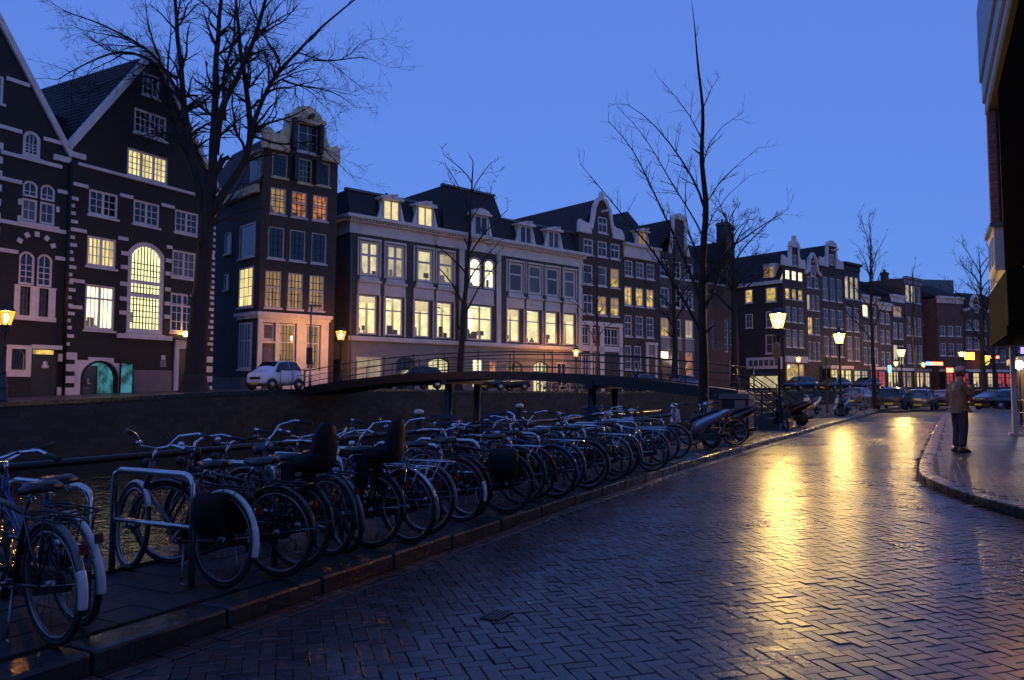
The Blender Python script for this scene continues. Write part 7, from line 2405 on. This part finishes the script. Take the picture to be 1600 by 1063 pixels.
# ------------------------------------------------------------------ the man on the pavement
def skin(name, joints, bones, m, parent, sub=2, root=0):
    me = bpy.data.meshes.new(name)
    me.from_pydata([j[:3] for j in joints], bones, [])
    o = link(name, me, parent)
    md = o.modifiers.new('skin', 'SKIN')
    md.use_smooth_shade = True
    for i, j in enumerate(joints):
        sv = me.skin_vertices[0].data[i]
        r_ = j[3]
        sv.radius = r_ if isinstance(r_, tuple) else (r_, r_)
        sv.use_root = (i == root)
    s2 = o.modifiers.new('sub', 'SUBSURF'); s2.levels = sub; s2.render_levels = sub
    dg = bpy.context.evaluated_depsgraph_get()
    m2 = bpy.data.meshes.new_from_object(o.evaluated_get(dg))
    o.modifiers.clear()
    o.data = m2
    m2.materials.clear()
    m2.materials.append(m)
    for p_ in m2.polygons:
        p_.use_smooth = True
    return o
M['skin'] = mat('skin', (0.42, 0.25, 0.18), 0.55)
M['jacket'] = mat('khaki_jacket', (0.17, 0.12, 0.065), 0.8, vary=0.35, scale=9, bump=0.5, bscale=14)
M['jeans'] = mat('dark_jeans', (0.03, 0.036, 0.05), 0.85, vary=0.3, scale=9, bump=0.4, bscale=16)
M['shoe'] = mat('dark_shoes', (0.03, 0.028, 0.028), 0.5)
M['cap'] = mat('grey_cap', (0.3, 0.29, 0.28), 0.8, bump=0.2)
M['hair'] = mat('dark_hair', (0.03, 0.022, 0.018), 0.7)
man = empty('person', (9.98, 17.2, 0.122), radians(8), 'man in khaki jacket and cap at the kerb, one hand raised to his face', 'person')
man.scale = (1.05, 1.05, 1.05)     # a tall man; local +x is where he faces
J = [(0.0, 0, .95, (.15, .11)), (0, 0, 1.10, (.14, .10)), (-.01, 0, 1.28, (.16, .115)), (-.02, 0, 1.43, (.15, .09)), (0.02, 0, 1.51, .055), (.055, 0, 1.60, (.075, .085)), (.06, 0, 1.70, (.075, .09)),
     (0, .09, .90, .095), (.03, .11, .50, .062), (-.01, .12, .10, .042), (.13, .13, .035, .032), (0, -.09, .90, .095), (.0, -.11, .50, .062), (-.06, -.12, .10, .042), (.09, -.14, .035, .032),
     (-.01, .19, 1.41, .055), (-.05, .245, 1.14, .045), (.02, .25, .92, .034),
     (-.01, -.19, 1.41, .055), (.10, -.25, 1.17, .045), (.20, -.10, 1.42, .034)]
Bn = [(0, 1), (1, 2), (2, 3), (3, 4), (4, 5), (5, 6), (0, 7), (7, 8), (8, 9), (9, 10), (0, 11), (11, 12), (12, 13), (13, 14), (3, 15), (15, 16), (16, 17), (3, 18), (18, 19), (19, 20)]
body = skin('body', J, Bn, M['skin'], man)
# face: nose, brow, ears, mouth and eyes
fc = MB()
fc.loft([[(.145, -.012, 1.68), (.145, .012, 1.68), (.135, 0, 1.685)], [(.168, -.018, 1.635), (.168, .018, 1.635), (.14, 0, 1.64)], [(.15, -.012, 1.625), (.15, .012, 1.625), (.13, 0, 1.625)]])
fc.build('nose', M['skin'], body)
for s in (-1, 1):
    MB().lathe([(.004, -.012), (.028, -.008), (.03, .004), (.01, .012)], 8, m=Matrix.Translation((.05, s * .085, 1.655)) @ Matrix.Rotation(pi / 2, 4, 'X')).build('ear', M['skin'], body)
    MB().lathe([(.003, -.008), (.011, 0), (.003, .008)], 8, (.135, s * .032, 1.68)).build('eye', M['hair'], body)
MB().box(.13, .142, -.025, .025, 1.592, 1.602).build('mouth', M['red_refl'], body)
def hand(base, d, up, s, curl):
    d, up = Vector(d).normalized(), Vector(up).normalized()
    side = d.cross(up).normalized()
    base = Vector(base)
    jj = [tuple(base) + ((.030, .018),), tuple(base + d * .05) + ((.038, .018),), tuple(base + d * .085) + ((.036, .015),)]
    bb = [(0, 1), (1, 2)]
    o = skin('palm', jj, bb, M['skin'], body, 1)
    for k in range(4):
        L_ = (.032, .037, .035, .027)[k]
        p0 = base + d * .085 + side * ((k - 1.5) * .019)
        d1 = (d + up * -curl).normalized(); d2 = (d + up * -curl * 2.4).normalized()
        p1 = p0 + d1 * L_; p2 = p1 + d2 * L_ * .8
        MB().tube([p0 - d * .01, p1, p2], [.009, .0085, .007], 6).build('finger', M['skin'], body)
    p0 = base + d * .02 + side * (s * .03)
    MB().tube([p0, p0 + d * .03 + side * s * .02, p0 + d * .055 + side * s * .012 - up * .015], [.011, .010, .008], 6).build('thumb', M['skin'], body)
hand((.02, .25, .91), (.15, 0, -1), (1, 0, 0), -1, -.3)
hand((.19, -.10, 1.43), (-.25, .55, 1.0), (.9, .2, .1), 1, .6)
# clothes over the body
jk = [(0.0, 0, .84, (.20, .15)), (0, 0, 1.0, (.205, .155)), (-.01, 0, 1.22, (.215, .16)), (-.02, 0, 1.40, (.19, .125)), (-.01, 0, 1.50, (.085, .075)),
      (-.01, .185, 1.41, .088), (-.05, .26, 1.15, .078), (.01, .262, .95, .062), (-.01, -.185, 1.41, .088), (.10, -.26, 1.18, .076), (.185, -.13, 1.37, .058)]
skin('jacket', jk, [(0, 1), (1, 2), (2, 3), (3, 4), (3, 5), (5, 6), (6, 7), (3, 8), (8, 9), (9, 10)], M['jacket'], man, 2, 1)
tr_ = [(0, 0, .97, (.165, .13)), (0, 0, .88, (.17, .13)), (0, .095, .80, .115), (.03, .115, .48, .088), (-.01, .125, .09, .075), (0, -.095, .80, .115), (.0, -.115, .48, .088), (-.06, -.125, .09, .075)]
skin('trousers', tr_, [(0, 1), (1, 2), (2, 3), (3, 4), (1, 5), (5, 6), (6, 7)], M['jeans'], man, 2, 1)
for s, x0 in ((1, -.01), (-1, -.06)):
    sh = MB()
    secs = []
    for x, w, h in ((-.09, .03, .05), (-.07, .045, .085), (.0, .048, .10), (.08, .05, .075), (.15, .047, .055), (.19, .025, .035)):
        secs.append([(x0 + x, s * .125 - w, 0), (x0 + x, s * .125 - w, h * .6), (x0 + x, s * .125 - w * .5, h), (x0 + x, s * .125 + w * .5, h), (x0 + x, s * .125 + w, h * .6), (x0 + x, s * .125 + w, 0)])
    sh.loft(secs)
    sh.build('shoe', M['shoe'], man)
cp_ = MB()
cp_.lathe([(.100, 1.705), (.104, 1.73), (.098, 1.77), (.07, 1.805), (.02, 1.818)], 14, (.055, 0, 0))
cp_.loft([[(.13, -.07, 1.712), (.13, .07, 1.712), (.13, .07, 1.722), (.13, -.07, 1.722)], [(.20, -.055, 1.70), (.20, .055, 1.70), (.20, .055, 1.708), (.20, -.055, 1.708)], [(.225, -.025, 1.694), (.225, .025, 1.694), (.225, .025, 1.70), (.225, -.025, 1.70)]])
cp_.build('cap', M['cap'], man)
MB().lathe([(.085, 1.60), (.093, 1.64), (.097, 1.70)], 14, (.045, 0, 0)).build('hair', M['hair'], man)

# ------------------------------------------------------------------ small things on the road
gr = empty('drain_cover', UV(-1.6, -1.45, 0.002), pi / 2 - A0, 'small sunken drain cover in the herringbone road', 'drain cover')
boxpart(gr, 'frame', 'iron', (-0.11, 0.11, -0.07, 0.07, -0.01, 0.003))
for k in range(4):
    boxpart(gr, 'bar', 'iron', (-0.09, 0.09, -0.05 + 0.03 * k, -0.036 + 0.03 * k, 0.0, 0.007))
lf2 = empty('scrap_of_paper', (0.125, 5.62, 0.004), 0.5, 'tiny white scrap of paper lying on the road', 'litter')
MB().add([(-.014, -.01, .001), (.014, -.012, .006), (.012, .01, .001), (-.012, .011, .008)], [(0, 1, 2, 3)]).build('scrap', M['white'], lf2)

# houses of the near row that run on behind the photographer, to the right of the road
for k_, (t0, t1, h_, lab) in enumerate(((-34, -20, 14.0, 'dark brick house of the near row behind the photographer, farther one'), (-20, -6, 15.5, 'dark brick house of the near row behind the photographer, nearer one'))):
    q = -NN * 6.2 + DD * t0
    nr = empty('canal_house', (q.x, q.y, 0), pi / 2 - A0, lab, 'house')
    boxpart(nr, 'wall', 'brown_brick', (0, t1 - t0, -10, 0, 0.0, h_))
    boxpart(nr, 'cornice', 'cream', (0, t1 - t0, 0.003, 0.4, h_ - 0.4, h_ + 0.1))
    for i in range(4):
        for z in (1.4, 4.6, 7.8, 11.0):
            w_ = boxpart(nr, 'window', 'white', (1.2 + i * 3.3, 2.7 + i * 3.3, 0.003, 0.06, z, z + 2.1))
            boxpart(w_, 'pane', 'dark_glass', (1.33 + i * 3.3, 2.57 + i * 3.3, 0.061, 0.066, z + 0.13, z + 1.97))
